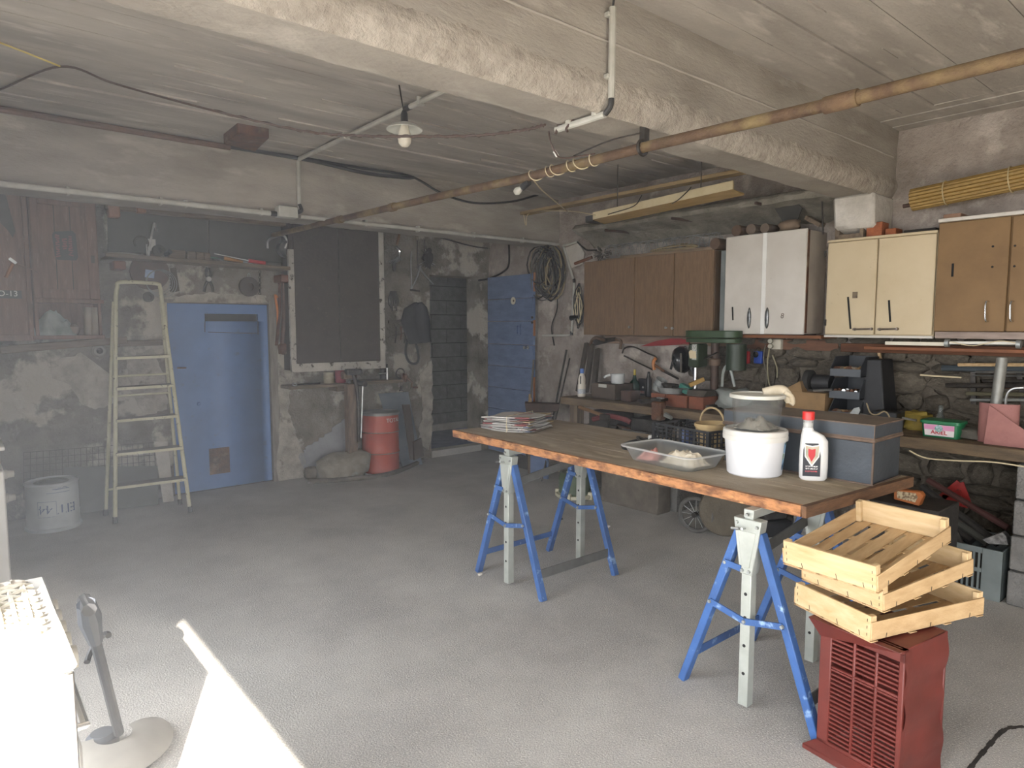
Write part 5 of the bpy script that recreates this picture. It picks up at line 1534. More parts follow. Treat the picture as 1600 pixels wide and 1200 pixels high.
wre = thing('ring_spanner', 'long ring spanner lying on the left of the lower wall shelf', 'spanner', at(478, 598, y=YL + .05), GL)
a = at(463, 597, y=YL + .04); a.z = zl + .008
b = at(500, 597, y=YL + .10); b.z = zl + .008
MB().tube([a, b], .008, 7).build('shank', M_IRON, wre)
MB().tube(arc(a - (b - a).normalized() * .02 + V(0, 0, .006), .02, 0, 2 * PI, 14, (1, 0, 0), (0, .8, .6)), .007, 6).build('ring', M_STEEL, wre)
a = at(588, 596, y=YL + .06); a.z = zl + .06
mlt = thing('steel_tee', 'bright steel tee piece standing on the right of the lower wall shelf', 'fitting', V(at(605, 596, y=YL + .06).x, YL + .06, zl + .005), GL)
c_ = V(at(605, 596, y=YL + .06).x, YL + .06, zl + .0055)
MB().cyl(c_, c_ + V(0, 0, .13), .012, .014, 10).build('upright', M_STEEL, mlt)
MB().cyl(c_ + V(0, 0, .07), c_ + V(-.10, 0, .07), .010, .007, 10).build('branch', M_STEEL, mlt)
can(600, .045, .17, mat('tin_dark', '34322f', '2a2826', .6, scale=12), 'dark jar at the back of the lower wall shelf', .18, 'jar')
gr = thing('hand_grinder', 'old hand-cranked grinder clamped to the end of the lower wall shelf', 'grinder', V(lsf(628, 600).x, YL, zl - .09))
c_ = lsf(628, 585)
MB().tube(arc(c_ + V(-.01, .02, .01), .055, 0, 2 * PI, 18), .008, 6, closed=False).build('wheel', M_IRON, gr)
MB().rock(lsf(632, 590), (.03, .05, .045), 8, 9, 7).build('housing', M_RUST, gr, smooth=50)
MB().tube(curve([lsf(633, 590) + V(0, -.03, 0), lsf(640, 597) + V(0, -.05, 0), lsf(640, 604) + V(0, -.05, 0), lsf(649, 605) + V(0, -.05, 0)], 4), .010, 7).build('crank', M_RUST, gr)
MB().cyl(lsf(627, 603), lsf(627, 610), .010, .012, 8).lathe([(.025, 0), (.02, .015), (0, .02)], lsf(627, 611), 10).build('clamp_screw', M_IRON, gr)
# leg vice on its post
lv_ = thing('leg_vice', 'heavy iron leg vice on a wooden post beside the red drum', 'vice', (lsf(555, 640).x, 6.42, 0))
YV = 6.42
def lvp(px, py, y=YV):
    return at(px, py, y=y)
MB().bb((lvp(543, 650).x, YV - .02, .02), (lvp(557, 650).x, YV + .07, lvp(550, 600).z)).build('post', mat('vice_post', '7d6a5a', '5d4f44', .85, scale=6, stretch=(6, 6, 1), bump=.3), lv_, bevel=.004)
MB().tube(curve([lvp(560, 690, YV - .06), lvp(560, 640, YV - .07), lvp(558, 612, YV - .07), lvp(556, 598, YV - .06), lvp(552, 585, YV - .04)], 5), .02, 8, radii=None).build('jaw_leg', M_IRON, lv_)
MB().box(lvp(552, 581, YV - .04), (.17, .09, .06)).build('jaw', M_IRON, lv_, bevel=.012)
MB().box(lvp(545, 586, YV + .02), (.15, .09, .08)).build('rear_jaw', M_RUST, lv_, bevel=.012)
MB().lathe([(0, -.09), (.03, -.09), (.035, -.05), (.028, 0), (.028, .12), (0, .12)], lvp(562, 599, YV - .08), 14, RY).build('screw_boss', M_IRON, lv_)
MB().cyl(lvp(567, 598, YV - .17), lvp(564, 684, YV - .17), .009, None, 8).build('handle_bar', M_STEEL, lv_)
# rock
MB().rock(V(3.13, 6.46, .13), (.27, .17, .15), 6, 16, 12, .22).one('boulder', mat('boulder_stone', '8f887b', '726b60', .95, scale=6, bump=.8, bscale=20, c3='8d9a94', scale3=4, lo3=.6, hi3=.7), 'big rounded stone on the floor left of the red drum', 'stone', smooth=60)
MB().rock(V(2.87, 6.62, .06), (.10, .08, .075), 16, 9, 7, .3).one('boulder', M_STONE, 'small rough stone at the wall foot beside the big stone', 'stone', smooth=60)
# kerb at the wall foot
kb = MB()
kb.tube(curve([V(2.72, 6.45, .02), V(3.1, 6.27, .02), V(3.5, 6.22, .02), V(3.9, 6.42, .02), V(4.2, 6.62, .02)], 6), .028, 7)
kb.one('kerb_ridge', mat('kerb_dark', '6d675d', '57524a', .95, scale=9, bump=.8), 'low crumbled mortar ridge on the floor before the drum', 'kerb', smooth=60)
# red drum
dc_ = V(3.60, 6.53, .0)
dm = thing('oil_drum', 'red steel oil drum with a grey lid and white lettering', 'drum', dc_)
M_DRUM = mat('drum_red', 'b04a35', '9f4230', .5, scale=5, c3='7d5a4c', scale3=9, lo3=.64, hi3=.74, bump=.05)
hd_ = .66
MB().lathe([(0, 0), (.20, 0), (.205, .01), (.20, .02), (.20, .20), (.209, .215), (.20, .23), (.20, .43), (.209, .445), (.20, .46), (.20, hd_ - .02), (0, hd_ - .02)], dc_, 40).build('body', M_DRUM, dm)
for z_ in (.215, .445):
    MB().lathe([(.203, z_ - .008), (.2105, z_ - .002), (.2105, z_ + .002), (.203, z_ + .008)], dc_, 40).build('rolling_hoop', mat('hoop_worn', '8a6d5f', '9d8d80', .6, scale=30), dm)
MB().lathe([(.199, hd_ - .03), (.212, hd_ - .03), (.213, hd_ - .012), (.207, hd_), (.195, hd_), (.19, hd_ - .012), (0, hd_ - .01)], dc_, 40).build('lid', mat('lid_grey', '8a8a86', '777773', .5, .5, scale=9), dm)
p_ = at(611, 655, y=6.4)
d_ = V(.30, -.95, 0).normalized()
c_ = dc_ + d_ * .2015 + V(0, 0, .575)
text('TOTAL', .062, frame_mat(c_, (-d_.y, d_.x, 0), (0, 0, 1)), mat('drum_white', 'd4cfc8', None, .6), dm, bend=.2015)
# sheets leaning right of the drum
MB().hexa([V(3.86, 6.50, .0), V(4.12, 6.50, .0), V(4.12, 6.512, .0), V(3.86, 6.512, .0), bw(591, 615, .05), bw(638, 612, .05), bw(638, 612, .035), bw(591, 615, .035)]).one('metal_sheet', mat('sheet_bluegrey', '7f8891', '6b747d', .5, .4, scale=5), 'blue-grey metal sheet leaning on the wall behind the drum', 'sheet')
MB().prism([at(x, y, y=6.50) for x, y in ((628, 632), (639, 632), (646, 685), (645, 718), (640, 718))], (0, -.02, 0)).one('dark_board', mat('board_umber', '4a3f39', '3e3530', .8, scale=6), 'narrow dark board leaning right of the drum', 'board')
MB().prism([at(x, y, y=6.46) for x, y in ((645, 690), (657, 684), (661, 712), (646, 719))], (0, -.02, 0)).one('dark_board', mat('board_umber', '4a3f39'), 'short dark board standing at the doorway corner', 'board')
# ================================================================== ceiling services
def cz(px, py, dz=.03):
    return at(px, py, z=HC - dz)
GP = 'grey conduits'
# rusty pipe crossing the room under the beam
rp = thing('rusty_pipe', 'long rusty steel pipe running under the beam across the room', 'pipe', (2.53, 2.6, 2.4))
pts = [V(2.55, -1.2, 2.43), V(2.53, .609, 2.408), V(2.53, 1.16, 2.409), V(2.53, 2.0, 2.425), V(2.53, 2.92, 2.425), V(2.53, 3.65, 2.445), V(2.53, 5.5, 2.475), V(2.53, 5.75, 2.478), V(2.50, 6.6, 2.48)]
MB().tube(pts, .024, 12).build('tube', M_RUSTPIPE, rp)
for y_ in (1.12, 1.18, 4.35, 5.2):
    z_ = 2.409 if y_ < 2 else 2.455 + (y_ - 4.3) * .016
    MB().cyl((2.53, y_ - .03, z_), (2.53, y_ + .03, z_), .031, None, 12).build('coupling', M_RUSTPIPE, rp)
cl_ = MB()
cl_.tube(arc((2.53, 2.06, 2.426), .034, 0, 2 * PI, 14), .008, 6)
cl_.bb((2.525, 2.045, 2.45), (2.56, 2.075, 2.53))
cl_.build('clamp', M_IRON, rp, label='black iron pipe clamp fixed to the beam')
MB().tube(curve([V(2.52, 2.06, 2.49), V(2.45, 2.2, 2.47), V(2.47, 2.45, 2.452)], 5), .004, 5).build('tie_wire', M_IRON, rp)
# bare bulb and white flex tied to the pipe
bl = thing('bare_bulb', 'bare light bulb in a black socket tied to the rusty pipe', 'bulb', V(2.5, 2.98, 2.37))
c0 = V(2.535, 2.86, 2.398)
dvec = (at(808, 299, x=2.53) - c0).normalized()
MB().cyl(c0, c0 + dvec * .06, .018, .02, 12).build('socket', M_BLACKPL, bl)
rb = dvec.to_track_quat('Z', 'Y').to_matrix()
MB().lathe([(.010, 0), (.011, .012), (.020, .03), (.023, .045), (.018, .06), (0, .068)], c0 + dvec * .058, 18, rb).build('glass', mat('bulb_glass', 'e8e4d8', None, .1, trans=.5, alpha=.8), bl)
wv = []
for i in range(120):
    t_ = i / 119
    y_ = 2.84 - .50 * t_ + .02 * math.sin(t_ * 20)
    a = t_ * 2 * PI * 6 + .5 * math.sin(t_ * 17)
    wv.append(V(2.53 + .030 * math.cos(a), y_, 2.426 + .030 * math.sin(a)))
MB().tube(wv, .0028, 5).build('wound_flex', M_CREAMWIRE, bl)
MB().tube(curve([V(2.53, 2.36, 2.455), at(880, 247, x=2.45), at(868, 238, x=2.4), at(860, 222, x=2.38), at(857, 205, x=2.38)], 6), .0045, 5).build('hanging_flex', mat('flex_brown', '4d3b33', None, .6), bl)
MB().tube([at(871, 244, x=2.43), at(866, 236, x=2.41)], .009, 7).build('connector', M_WHITEPL, bl)
# pendant lamp with enamel shade
pc = V(2.12, 3.50, 0)
pl0 = at(632, 200, y=3.5)
lm = thing('pendant_lamp', 'white enamel shade lamp with a milky bulb hanging from the ceiling', 'lamp', pl0)
cx, cy = pl0.x, 3.5
MB().tube([V(cx - .02, cy + .02, HC), V(cx - .005, cy, pl0.z + .1)], .004, 5).build('cord', M_CABLE, lm)
MB().lathe([(.0, .105), (.012, .1), (.02, .08), (.022, .03), (.028, .02), (0, .02)], (cx, cy, pl0.z), 16).build('socket', M_BLACKPL, lm)
MB().lathe([(.025, .03), (.04, .028), (.075, .014), (.105, -.008), (.105, -.012), (.073, .01), (.035, .022), (.025, .024)], (cx, cy, pl0.z), 32).build('shade', mat('enamel_shade', 'cfd0c8', None, .3), lm)
MB().lathe([(.02, .02), (.024, 0), (.035, -.03), (.041, -.06), (.035, -.09), (.018, -.108), (0, -.112)], (cx, cy, pl0.z), 20).build('bulb', mat('milky_glass', 'ece6d6', None, .15, trans=.25), lm)
# conduit with the lamp feed: along the ceiling then down the back beam
cd = thing('conduit', 'grey conduit crossing the ceiling by the pendant lamp and dropping down the back beam', 'conduit', V(2.3, 4.5, 2.55), GP)
e0, e1 = V(2.30, 2.30, HC - .035), V(2.30, 5.47, HC - .035)
MB().tube([e0, e1], .016, 10).build('ceiling_run', M_PVC, cd)
MB().tube([V(2.30, 5.475, HC - .05), V(2.30, 5.475, 2.56)], .016, 10).build('drop', M_PVC, cd)
MB().tube(curve([V(2.30, 5.475, 2.60), V(2.31, 5.46, 2.55), V(2.27, 5.46, 2.53)], 5), .017, 10).build('elbow', M_CABLE, cd)
for p_ in (V(2.30, 3.6, HC - .03), V(2.30, 4.6, HC - .03)):
    MB().box(p_, (.05, .02, .05)).build('clip', M_PVC, cd, bevel=.003)
MB().cyl((2.30, 3.72, HC - .035), (2.30, 3.78, HC - .035), .019, None, 10).build('sleeve', M_CABLE, cd)
# conduit on the big beam
cd = thing('conduit', 'grey conduit running down the face of the big beam and under it', 'conduit', V(2.21, 2.1, 2.48), GP)
MB().tube([V(2.215, 1.975, 2.93), V(2.215, 1.975, 2.56)], .0155, 10).build('drop', M_PVC, cd)
MB().tube(curve([V(2.215, 1.975, 2.57), V(2.215, 1.98, 2.53), V(2.215, 2.01, 2.503)], 5), .013, 10).build('elbow', M_CABLE, cd)
MB().tube([V(2.215, 2.01, 2.503), V(2.215, 2.31, 2.503)], .0155, 10).build('lower_run', M_PVC, cd)
MB().tube(curve([V(2.215, 1.975, 2.93), V(2.217, 1.97, 2.96), V(2.24, 1.985, 2.995)], 4), .006, 6).build('feed_wire', M_CABLE, cd)
for p_ in (V(2.21, 1.985, 2.90), V(2.21, 1.985, 2.65), V(2.215, 2.06, 2.515), V(2.215, 2.22, 2.515)):
    MB().box(p_, (.045, .026, .018)).build('clip', M_PVC, cd, bevel=.003)
# conduit along the lower edge of the back beam
cd = thing('conduit', 'long pale conduit along the lower edge of the back beam', 'conduit', V(2.5, 5.46, 2.47), GP)
MB().tube([V(-.86, 5.46, 2.505), V(2.05, 5.46, 2.50)], .02, 10).build('run', M_PVC, cd)
MB().tube([V(2.30, 5.46, 2.50), V(5.28, 5.46, 2.50)], .016, 10).build('run', M_PVC, cd)
for x_ in (.68, 1.25, 1.42, 1.98, 2.9, 3.45, 4.1, 4.75):
    MB().box(V(x_, 5.475, 2.505), (.02, .05, .055)).build('clip', M_PVC, cd, bevel=.003)
jb = MB().bb((2.10, 5.40, 2.475), (2.26, 5.50, 2.565)).build('junction_box', M_PVC, cd, bevel=.006)
MB().tube([V(2.05, 5.46, 2.50), V(2.10, 5.46, 2.50)], .021, 10).build('sleeve', M_CABLE, cd)
# brown pipe at the ceiling corner, black cables along the back beam
MB().tube([V(-.86, 5.45, HC - .03), V(1.75, 5.45, HC - .035)], .022, 10).one('ceiling_pipe', mat('brown_pipe', '6d5347', '5a453b', .7, scale=9), 'brown pipe in the corner of ceiling and back beam', 'pipe')
bcb = MB()
bcb.tube(curve([V(1.75, 5.45, HC - .03), V(2.4, 5.46, HC - .03), V(2.9, 5.46, HC - .06), V(3.3, 5.46, HC - .045), V(3.4, 5.46, HC - .03)], 6), .016, 8)
bcb.one('black_cable', M_CABLE, 'thick black cable along the top of the back beam', 'cable', 'black cables on the back beam')
MB().tube(curve([at(x, y, y=5.46) for x, y in ((475, 247), (560, 262), (640, 275), (690, 302), (740, 317), (800, 315), (850, 303), (885, 309), (925, 320))], 6), .011, 7).one('black_cable', M_CABLE, 'sagging black cable across the face of the back beam', 'cable', 'black cables on the back beam')
# twisted wire across the ceiling
tw = thing('twisted_wire', 'twisted brown wire slung across the ceiling past the lamp', 'wire', at(400, 180, y=4.2))
P_ = [at(0, 140, z=2.98), at(95, 104, z=2.97), at(180, 131, z=2.94), at(330, 172, y=3.9), at(470, 204, y=3.6), at(560, 212, y=3.3), at(640, 213, y=3.0), at(740, 212, y=2.7), at(820, 203, y=2.45), at(852, 195, y=2.31)]
MB().tube(curve(P_, 8), .006, 6).build('strand', mat('wire_brown', '54433c', '453731', .7, scale=30), tw)
tw2 = []
for i, p_ in enumerate(curve(P_[3:], 22)):
    a = i * 1.1
    tw2.append(p_ + V(0, .006 * math.cos(a), .006 * math.sin(a)))
MB().tube(tw2, .0045, 5).build('second_strand', mat('wire_brown', '54433c'), tw)
MB().tube([at(95, 104, z=2.97), at(40, 82, z=2.985), at(-30, 55, z=2.99)], .005, 5).build('yellow_wire', mat('wire_yellow', 'c9b86a', None, .6), tw)
MB().tube(curve([V(2.215, 2.2, 2.525), V(2.2, 2.23, 2.49), V(2.235, 2.26, 2.49), V(2.215, 2.29, 2.525), V(2.2, 2.30, 2.48)], 5), .006, 6).build('knot', mat('wire_brown', '54433c'), tw)
# rusty box at the ceiling
b0 = MB()
q = [at(x, y, z=HC - .002) for x, y in ((349, 209), (371, 191), (420, 200), (398, 222))]
q2 = [V(p.x, p.y, HC - .075) for p in q]
b0.add(q2 + q, [(3, 2, 1, 0), (4, 5, 6, 7), (0, 1, 5, 4), (1, 2, 6, 5), (2, 3, 7, 6), (3, 0, 4, 7)])
b0.one('ceiling_box', M_RUST, 'flat rust-brown steel box fixed to the ceiling', 'box', bevel=.004)
# ================================================================== right wall, left end: conduit, cables, poles
cd = thing('conduit', 'thin grey conduit stepping down the right wall beside the cable coil', 'conduit', rw(890, 524, .03), GP)
P_ = [rw(880, 384, .035), rw(897, 440, .035), rw(896, 470, .035), rw(893, 522, .035), rw(888, 524, .035), rw(848, 524.5, .035)]
MB().tube(P_, .013, 8).build('run', M_PVC, cd)
for k in (1, 3):
    MB().tube([P_[k] + V(0, .004, .03), P_[k], P_[k] + V(0, .0, -.012)], .016, 8).build('coupling', M_CABLE, cd)
MB().tube([rw(880, 384, .04), rw(902, 378, .04)], .013, 8).build('branch', M_PVC, cd)
MB().tube(curve([rw(902, 378, .04), rw(910, 386, .04), rw(918, 391, .04), rw(932, 391, .04)], 5), .009, 6).build('loose_end', M_CABLE, cd)
pk = MB().prism([rw(x, y, .012) for x, y in ((884, 388), (905, 380), (914, 395), (912, 412), (893, 420))], (-.014, 0, 0))
pk.struct('trim_7', M_WHITE, 'patch of pale plaster beside the back beam')
cc_ = thing('cable_coil', 'big tangled coil of old cables hanging behind the blue plank door', 'cables', rw(855, 468, .1))
random.seed(11)
top = rw(851, 386, .07)
for k in range(30):
    cxx, cyy = 851 + random.uniform(-10, 14), 425 + random.uniform(-12, 14)
    w_, h_ = random.uniform(9, 20), random.uniform(28, 40)
    m_ = (M_CABLE, M_CABLE, mat('grey_cable', '5d5a55', None, .6), mat('tan_cable', '8d7f63', None, .7))[k % 4]
    d0 = random.uniform(.04, .12)
    P_ = []
    for i in range(17):
        a = 2 * PI * i / 16 + PI / 2
        P_.append(rw(cxx + w_ * math.cos(a) + random.uniform(-.8, .8), cyy - h_ * math.sin(a) + random.uniform(-.8, .8), d0 + .02 * math.sin(a * 2 + k)))
    MB().tube(P_, random.choice((.005, .007, .009)), 5).build('loop', m_, cc_)
MB().tube(curve([rw(868, 440, .05), rw(871, 480, .04), rw(862, 510, .03), rw(866, 540, .03)], 5), .008, 6).build('loose_cable', M_CABLE, cc_)
MB().tube(curve([rw(862, 378, .03), rw(852, 376, .06), rw(851, 386, .09)], 4), .007, 6).build('hook', M_IRON, cc_)
MB().tube(curve([bw(673, 367, .03), bw(745, 386, .03), bw(800, 389, .03)] + [rw(853, 388, .05)], 6), .008, 6).one('black_cable', M_CABLE, 'thin black cable strung over the passage doorway', 'cable')
MB().tube(curve([rw(795, 377, .03), rw(795, 412, .03), rw(786, 425, .05), bw(765, 435, .04), bw(748, 438, .04)], 6), .012, 7).one('black_cable', M_CABLE, 'thick black cable bending down above the plank door', 'cable')
# hank of flex and hanging bundle beside the brown cabinet
fx = thing('flex_hank', 'hank of black and cream flex hung beside the brown cabinet', 'cables', rw(906, 520, .1))
for k in range(9):
    P_ = [rw(904 + (3 + (k * 7 % 5)) * math.cos(a) + 1.5 * math.sin(3 * a + k), 478 + (k * 3 % 7) + (36 - (k * 5 % 11) * 1.6) * math.sin(a), .035 + .008 * k) for a in [2 * PI * i / 14 for i in range(15)]]
    MB().tube(P_, .006, 5).build('loop', (M_CABLE, M_CABLE, M_CREAMWIRE)[k % 3], fx)
MB().tube([rw(892, 497, .12), rw(902, 495, .12)], .03, 8, r1=.016).build('plug', M_BLACKPL, fx)
hgl = thing('leaning_timbers', 'dark timbers leaning against the right wall behind the bleach bottle', 'timber', rw(920, 620, .1))
for k, (a, b, w_) in enumerate((((917, 536), (903, 625), .05), ((925, 538), (915, 625), .06), ((934, 545), (927, 625), .06))):
    A, B = rw(*a, .06), rw(*b, .24)
    B.z = .905
    MB().bar(A, B, w_, .035, (1, 0, 0)).build('timber', mat('dark_timber', '4b4239', '3a332c', .85, scale=5, stretch=(6, 6, 1), bump=.3), hgl, bevel=.003)
for k, (a, b, r_, lb) in enumerate((((885, 547), (868, 634), .012, 'black pole leaning on the right wall beside the plank door'), ((890, 560), (873, 634), .009, 'thin second pole leaning on the right wall beside the plank door'))):
    A = rw(*a, .05)
    B = at(*b, x=5.0)
    D_ = (B - A).normalized()
    B = A + D_ * ((0.001 - A.z) / D_.z)
    MB().tube([A, B], r_, 7).one('leaning_pole', M_IRON, lb, 'pole', 'poles leaning on the right wall')
brm = thing('broom', 'broom with a grey stick leaning on the open blue door', 'broom', V(4.98, 5.55, 0))
A = at(834, 562, x=5.12)
B = at(828, 640, x=5.0)
D_ = (B - A).normalized()
E_ = A + D_ * ((.14 - A.z) / D_.z)
MB().tube([A, E_], .012, 8).build('stick', mat('stick_grey', '5d5a55', None, .6), brm)
MB().tube([at(829, 616, x=5.04), at(828, 630, x=5.01)], .020, 8).build('binding', mat('binding_tan', 'a58a64', None, .8), brm)
MB().hexa([E_ + V(-.03, -.16, -.14), E_ + V(.03, -.16, -.14), E_ + V(.03, .16, -.14), E_ + V(-.03, .16, -.14), E_ + V(-.02, -.13, .0), E_ + V(.02, -.13, .0), E_ + V(.02, .13, .0), E_ + V(-.02, .13, .0)]).build('head', M_DARK, brm)
MB().hexa([at(x, y, x=xx) for x, y, xx in ((822, 645, 4.9), (872, 643, 4.9), (872, 640, 5.15), (822, 640, 5.15), (820, 629, 4.88), (875, 631, 4.88), (875, 629, 5.17), (820, 627, 5.17))]).one('dark_tub', mat('rust_tub', '4d3a30', '3c2e27', .8, scale=9), 'dark rusty trough standing between plank door and workbench', 'trough', bevel=.008)
# ================================================================== above the cabinets
M_FLP = mat('cream_batten', 'cfc2a0', 'c0b18c', .6, scale=6)
XB = 4.55
def ab(px, py, x=XB):
    return at(px, py, x=x)
lf_ = thing('strip_light', 'long cream painted strip light trough hung above the brown cabinet', 'light', ab(1030, 345))
a0, a1 = ab(926, 337), ab(1145, 288)
MB().hexa([a0 + V(0, 0, -.035), a1 + V(0, 0, -.035), a1 + V(.02, 0, -.035), a0 + V(.02, 0, -.035), a0 + V(0, 0, .03), a1 + V(0, 0, .03), a1 + V(.02, 0, .03), a0 + V(.02, 0, .03)]).build('face', M_FLP, lf_, bevel=.002)
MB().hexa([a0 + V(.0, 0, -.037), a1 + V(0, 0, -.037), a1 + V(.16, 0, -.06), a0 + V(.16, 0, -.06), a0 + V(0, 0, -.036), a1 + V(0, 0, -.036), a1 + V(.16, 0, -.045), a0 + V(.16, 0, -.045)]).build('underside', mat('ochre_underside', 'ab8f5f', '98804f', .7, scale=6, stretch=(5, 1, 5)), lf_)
MB().box(a0 + V(.08, .05, -.02), (.14, .10, .055)).build('end_cap', M_DARK, lf_)
for t_ in (.2, .8):
    p_ = a0 * (1 - t_) + a1 * t_
    MB().tube([p_ + V(.01, 0, .02), V(p_.x + .01, p_.y, HC)], .004, 5).build('hanger', M_IRON, lf_)
# tall plank behind, shelf soffit
MB().bar(at(818, 334, x=4.62), at(1170, 266, x=4.62), .10, .03).one('hanging_plank', mat('ochre_plank', '99845f', '7d6a4b', .8, scale=5, stretch=(5, 1, 5)), 'long ochre plank hung under the ceiling behind the strip light', 'plank', bevel=.003)
hs = MB()
hs.tube(curve([at(818, 335, x=4.60), at(822, 352, x=4.6), at(829, 332, x=4.6), at(890, 330, x=4.6), at(930, 336, x=4.54)], 5), .004, 5)
hs.one('loose_wire', M_CREAMWIRE, 'thin pale wire hanging along the ochre plank', 'wire')
MB().tube(curve([at(831, 278, x=2.56), at(850, 300, x=3.3), at(886, 330, x=4.5)], 5), .005, 5).one('loose_wire', M_CREAMWIRE, 'pale flex running from the bare bulb to the ochre plank', 'wire')
MB().tube(curve([ab(950, 335, 4.535), ab(990, 322, 4.53), ab(1003, 305, 4.53)], 5) , .004, 5).one('loose_wire', M_CABLE, 'thin dark wire on the left of the strip light', 'wire')
MB().tube(curve([ab(1050, 318, 4.535), ab(1060, 312, 4.53), ab(1075, 298, 4.53), ab(1080, 292, 4.53)], 5), .004, 5).one('loose_wire', M_CABLE, 'thin dark wire at the middle of the strip light', 'wire')
# concrete ledge on the wall above the cabinets
lg = MB()
def ledge(u, v):
    y = 2.3 + 2.65 * u
    k = .012 * noise.noise(V(y * 4, v * 6, 1)) + .006 * noise.noise(V(y * 13, v * 9, 2))
    prof = [(WX, 2.66), (WX - .30, 2.63), (WX - .34, 2.59), (WX - .32, 2.55), (WX - .10, 2.50), (WX, 2.40)]
    t_ = v * 5
    i = min(4, int(t_))
    f = t_ - i
    return V(prof[i][0] * (1 - f) + prof[i + 1][0] * f + k, y, prof[i][1] * (1 - f) + prof[i + 1][1] * f + k)
lg.grid(90, 12, ledge)
lg.add([ledge(1, i / 5) for i in range(6)], [(0, 1, 2, 3, 4, 5)])
lg.struct('trim_8', mat('ledge_concrete', '8c877b', '6d685e', .95, scale=6, bump=.8, bscale=30), 'rough concrete ledge along the right wall above the cabinets')
GT = 'iron pegs in the concrete ledge'
for k, (a, b) in enumerate((((1049, 341), (1090, 346)), ((945, 360), (983, 363)), ((1180, 317), (1215, 325)))):
    MB().bar(at(*a, x=4.93), at(*b, x=5.2), .022, .022).one('iron_peg', mat('peg_rust', '4d3b34', '3d302b', .8, scale=12), ('iron peg in the concrete ledge over the brown cabinet middle', 'iron peg in the concrete ledge over the brown cabinet left end', 'iron peg in the concrete ledge over the white cabinet')[k], 'peg', GT, bevel=.004)
# mesh roll, cables, timbers on the brown cabinet
zt_ = 2.241
mr = MB()
random.seed(2)
for k in range(26):
    y_ = 3.35 + k * .05
    mr.tube(arc((5.17, y_, zt_ + .085), .08, 0, 2 * PI, 10, (1, 0, 0), (0, .25 * (-1) ** k, 1)), .0022, 4)
for k in range(10):
    a = 2 * PI * k / 10
    mr.tube([V(5.17 + .08 * math.cos(a + .25 * math.sin(i * 2.5)), 3.35 + i * .1, zt_ + .085 + .08 * math.sin(a + .25 * math.sin(i * 2.5))) for i in range(14)], .0022, 4)
mr.one('mesh_roll', M_GREYMET, 'roll of chicken wire lying on the brown cabinet', 'mesh')
for k, (y0_, y1_, x_, h_, w_) in enumerate(((3.32, 4.35, 5.03, .03, .05), (3.5, 4.6, 5.08, .022, .06))):
    MB().bb((x_, y0_, zt_ + .0005), (x_ + w_, y1_, zt_ + h_)).one('timber_offcut', M_WOODY, ('front timber lath lying along the top of the brown cabinet', 'rear timber lath lying along the top of the brown cabinet')[k], 'timber', 'laths on the brown cabinet', bevel=.003)
cw = MB()
for k in range(7):
    cw.tube([V(5.06 + .01 * k + .02 * math.sin(a), 3.75 + (.26 - .02 * k) * math.cos(a), zt_ + .05 + .022 * math.sin(a) + .004 * k) for a in [2 * PI * i / 18 for i in range(19)]], .005, 5)
cw.one('wire_hank', mat('tan_cable', '8d7f63'), 'hank of tan wire lying on the brown cabinet', 'wire')
tf = MB()
for k in range(40):
    c_ = V(5.08, 4.62, zt_ + .08)
    d_ = V(random.gauss(0, 1), random.gauss(0, 1), random.gauss(0, 1)).normalized()
    tf.tube(curve([c_ + d_ * .03, c_ + d_ * .07 + V(0, .02, 0), c_ + V(d_.x * .08, d_.y * .11, d_.z * .078)], 2), .004, 4)
tf.one('twine_tangle', mat('grey_tangle', '4c4a45', None, .9), 'dark tangle of twine at the left end of the brown cabinet top', 'twine', kind='stuff')
MB().tube([at(898, 412, x=5.0), at(925, 402, x=5.05)], .016, 8).one('chisel_handle', mat('chisel_brown', '6a4a3a', None, .7), 'short brown handle sticking out over the brown cabinet corner', 'handle')
# logs, tubes on top of the white cabinet
for k, (y_, r_, ln, m_, lb) in enumerate(((3.30, .05, .22, mat('log_brown', '5c4a3c', '4a3c31', .85, scale=8), 'dark log end lying left of the white cabinet top'), (3.10, .048, .2, mat('log_brown', '5c4a3c'), 'leftmost round log on the white cabinet'), (2.97, .045, .2, mat('log_grey', '6b5d50', '574b41', .85, scale=8), 'second round log on the white cabinet'), (2.85, .04, .2, mat('log_grey', '6b5d50'), 'third round log on the white cabinet'))):
    zz = (2.331 if k else 2.2415) + r_
    MB().lathe([(0, 0), (r_ * .96, 0), (r_, .006), (r_, ln - .006), (r_ * .96, ln), (0, ln)], (5.03, y_, zz), 14, Matrix.Rotation(PI / 2, 3, 'Y')).one('log', m_, lb, 'log', 'logs on the white cabinet')
MB().rock(V(5.10, 2.68, 2.331 + .045), (.06, .09, .045), 9, 10, 7, .2).one('stone_lump', mat('lump_tan', '7f6d5b', '6a5b4c', .9, scale=8), 'flat tan stone lying on the white cabinet', 'stone', smooth=60)
MB().prism([at(x, y, x=5.1) for x, y in ((1192, 312), (1240, 312), (1253, 325), (1245, 345), (1225, 350), (1208, 322))], (.012, 0, 0)).one('slate_piece', mat('slate_dark', '3b3a36', '31302d', .7, scale=6), 'dark slate piece leaning above the white cabinet', 'slate')
MB().bar(at(1262, 340, x=5.15), at(1285, 352, x=5.12), .06, .03).one('timber_offcut', M_WOODOLD, 'short slanting timber on the right of the white cabinet top', 'timber')
hk = thing('hanging_rod', 'thin iron rod hanging from the beam between the white and cream cabinets', 'rod', at(1285, 380, x=5.05))
MB().tube([at(1284, 301, x=5.08), at(1286, 366, x=5.08)], .006, 6).build('rod', M_IRON, hk)
MB().rock(at(1284, 306, x=5.08), (.014, .02, .03), 3, 8, 6).build('knot', M_RUST, hk)
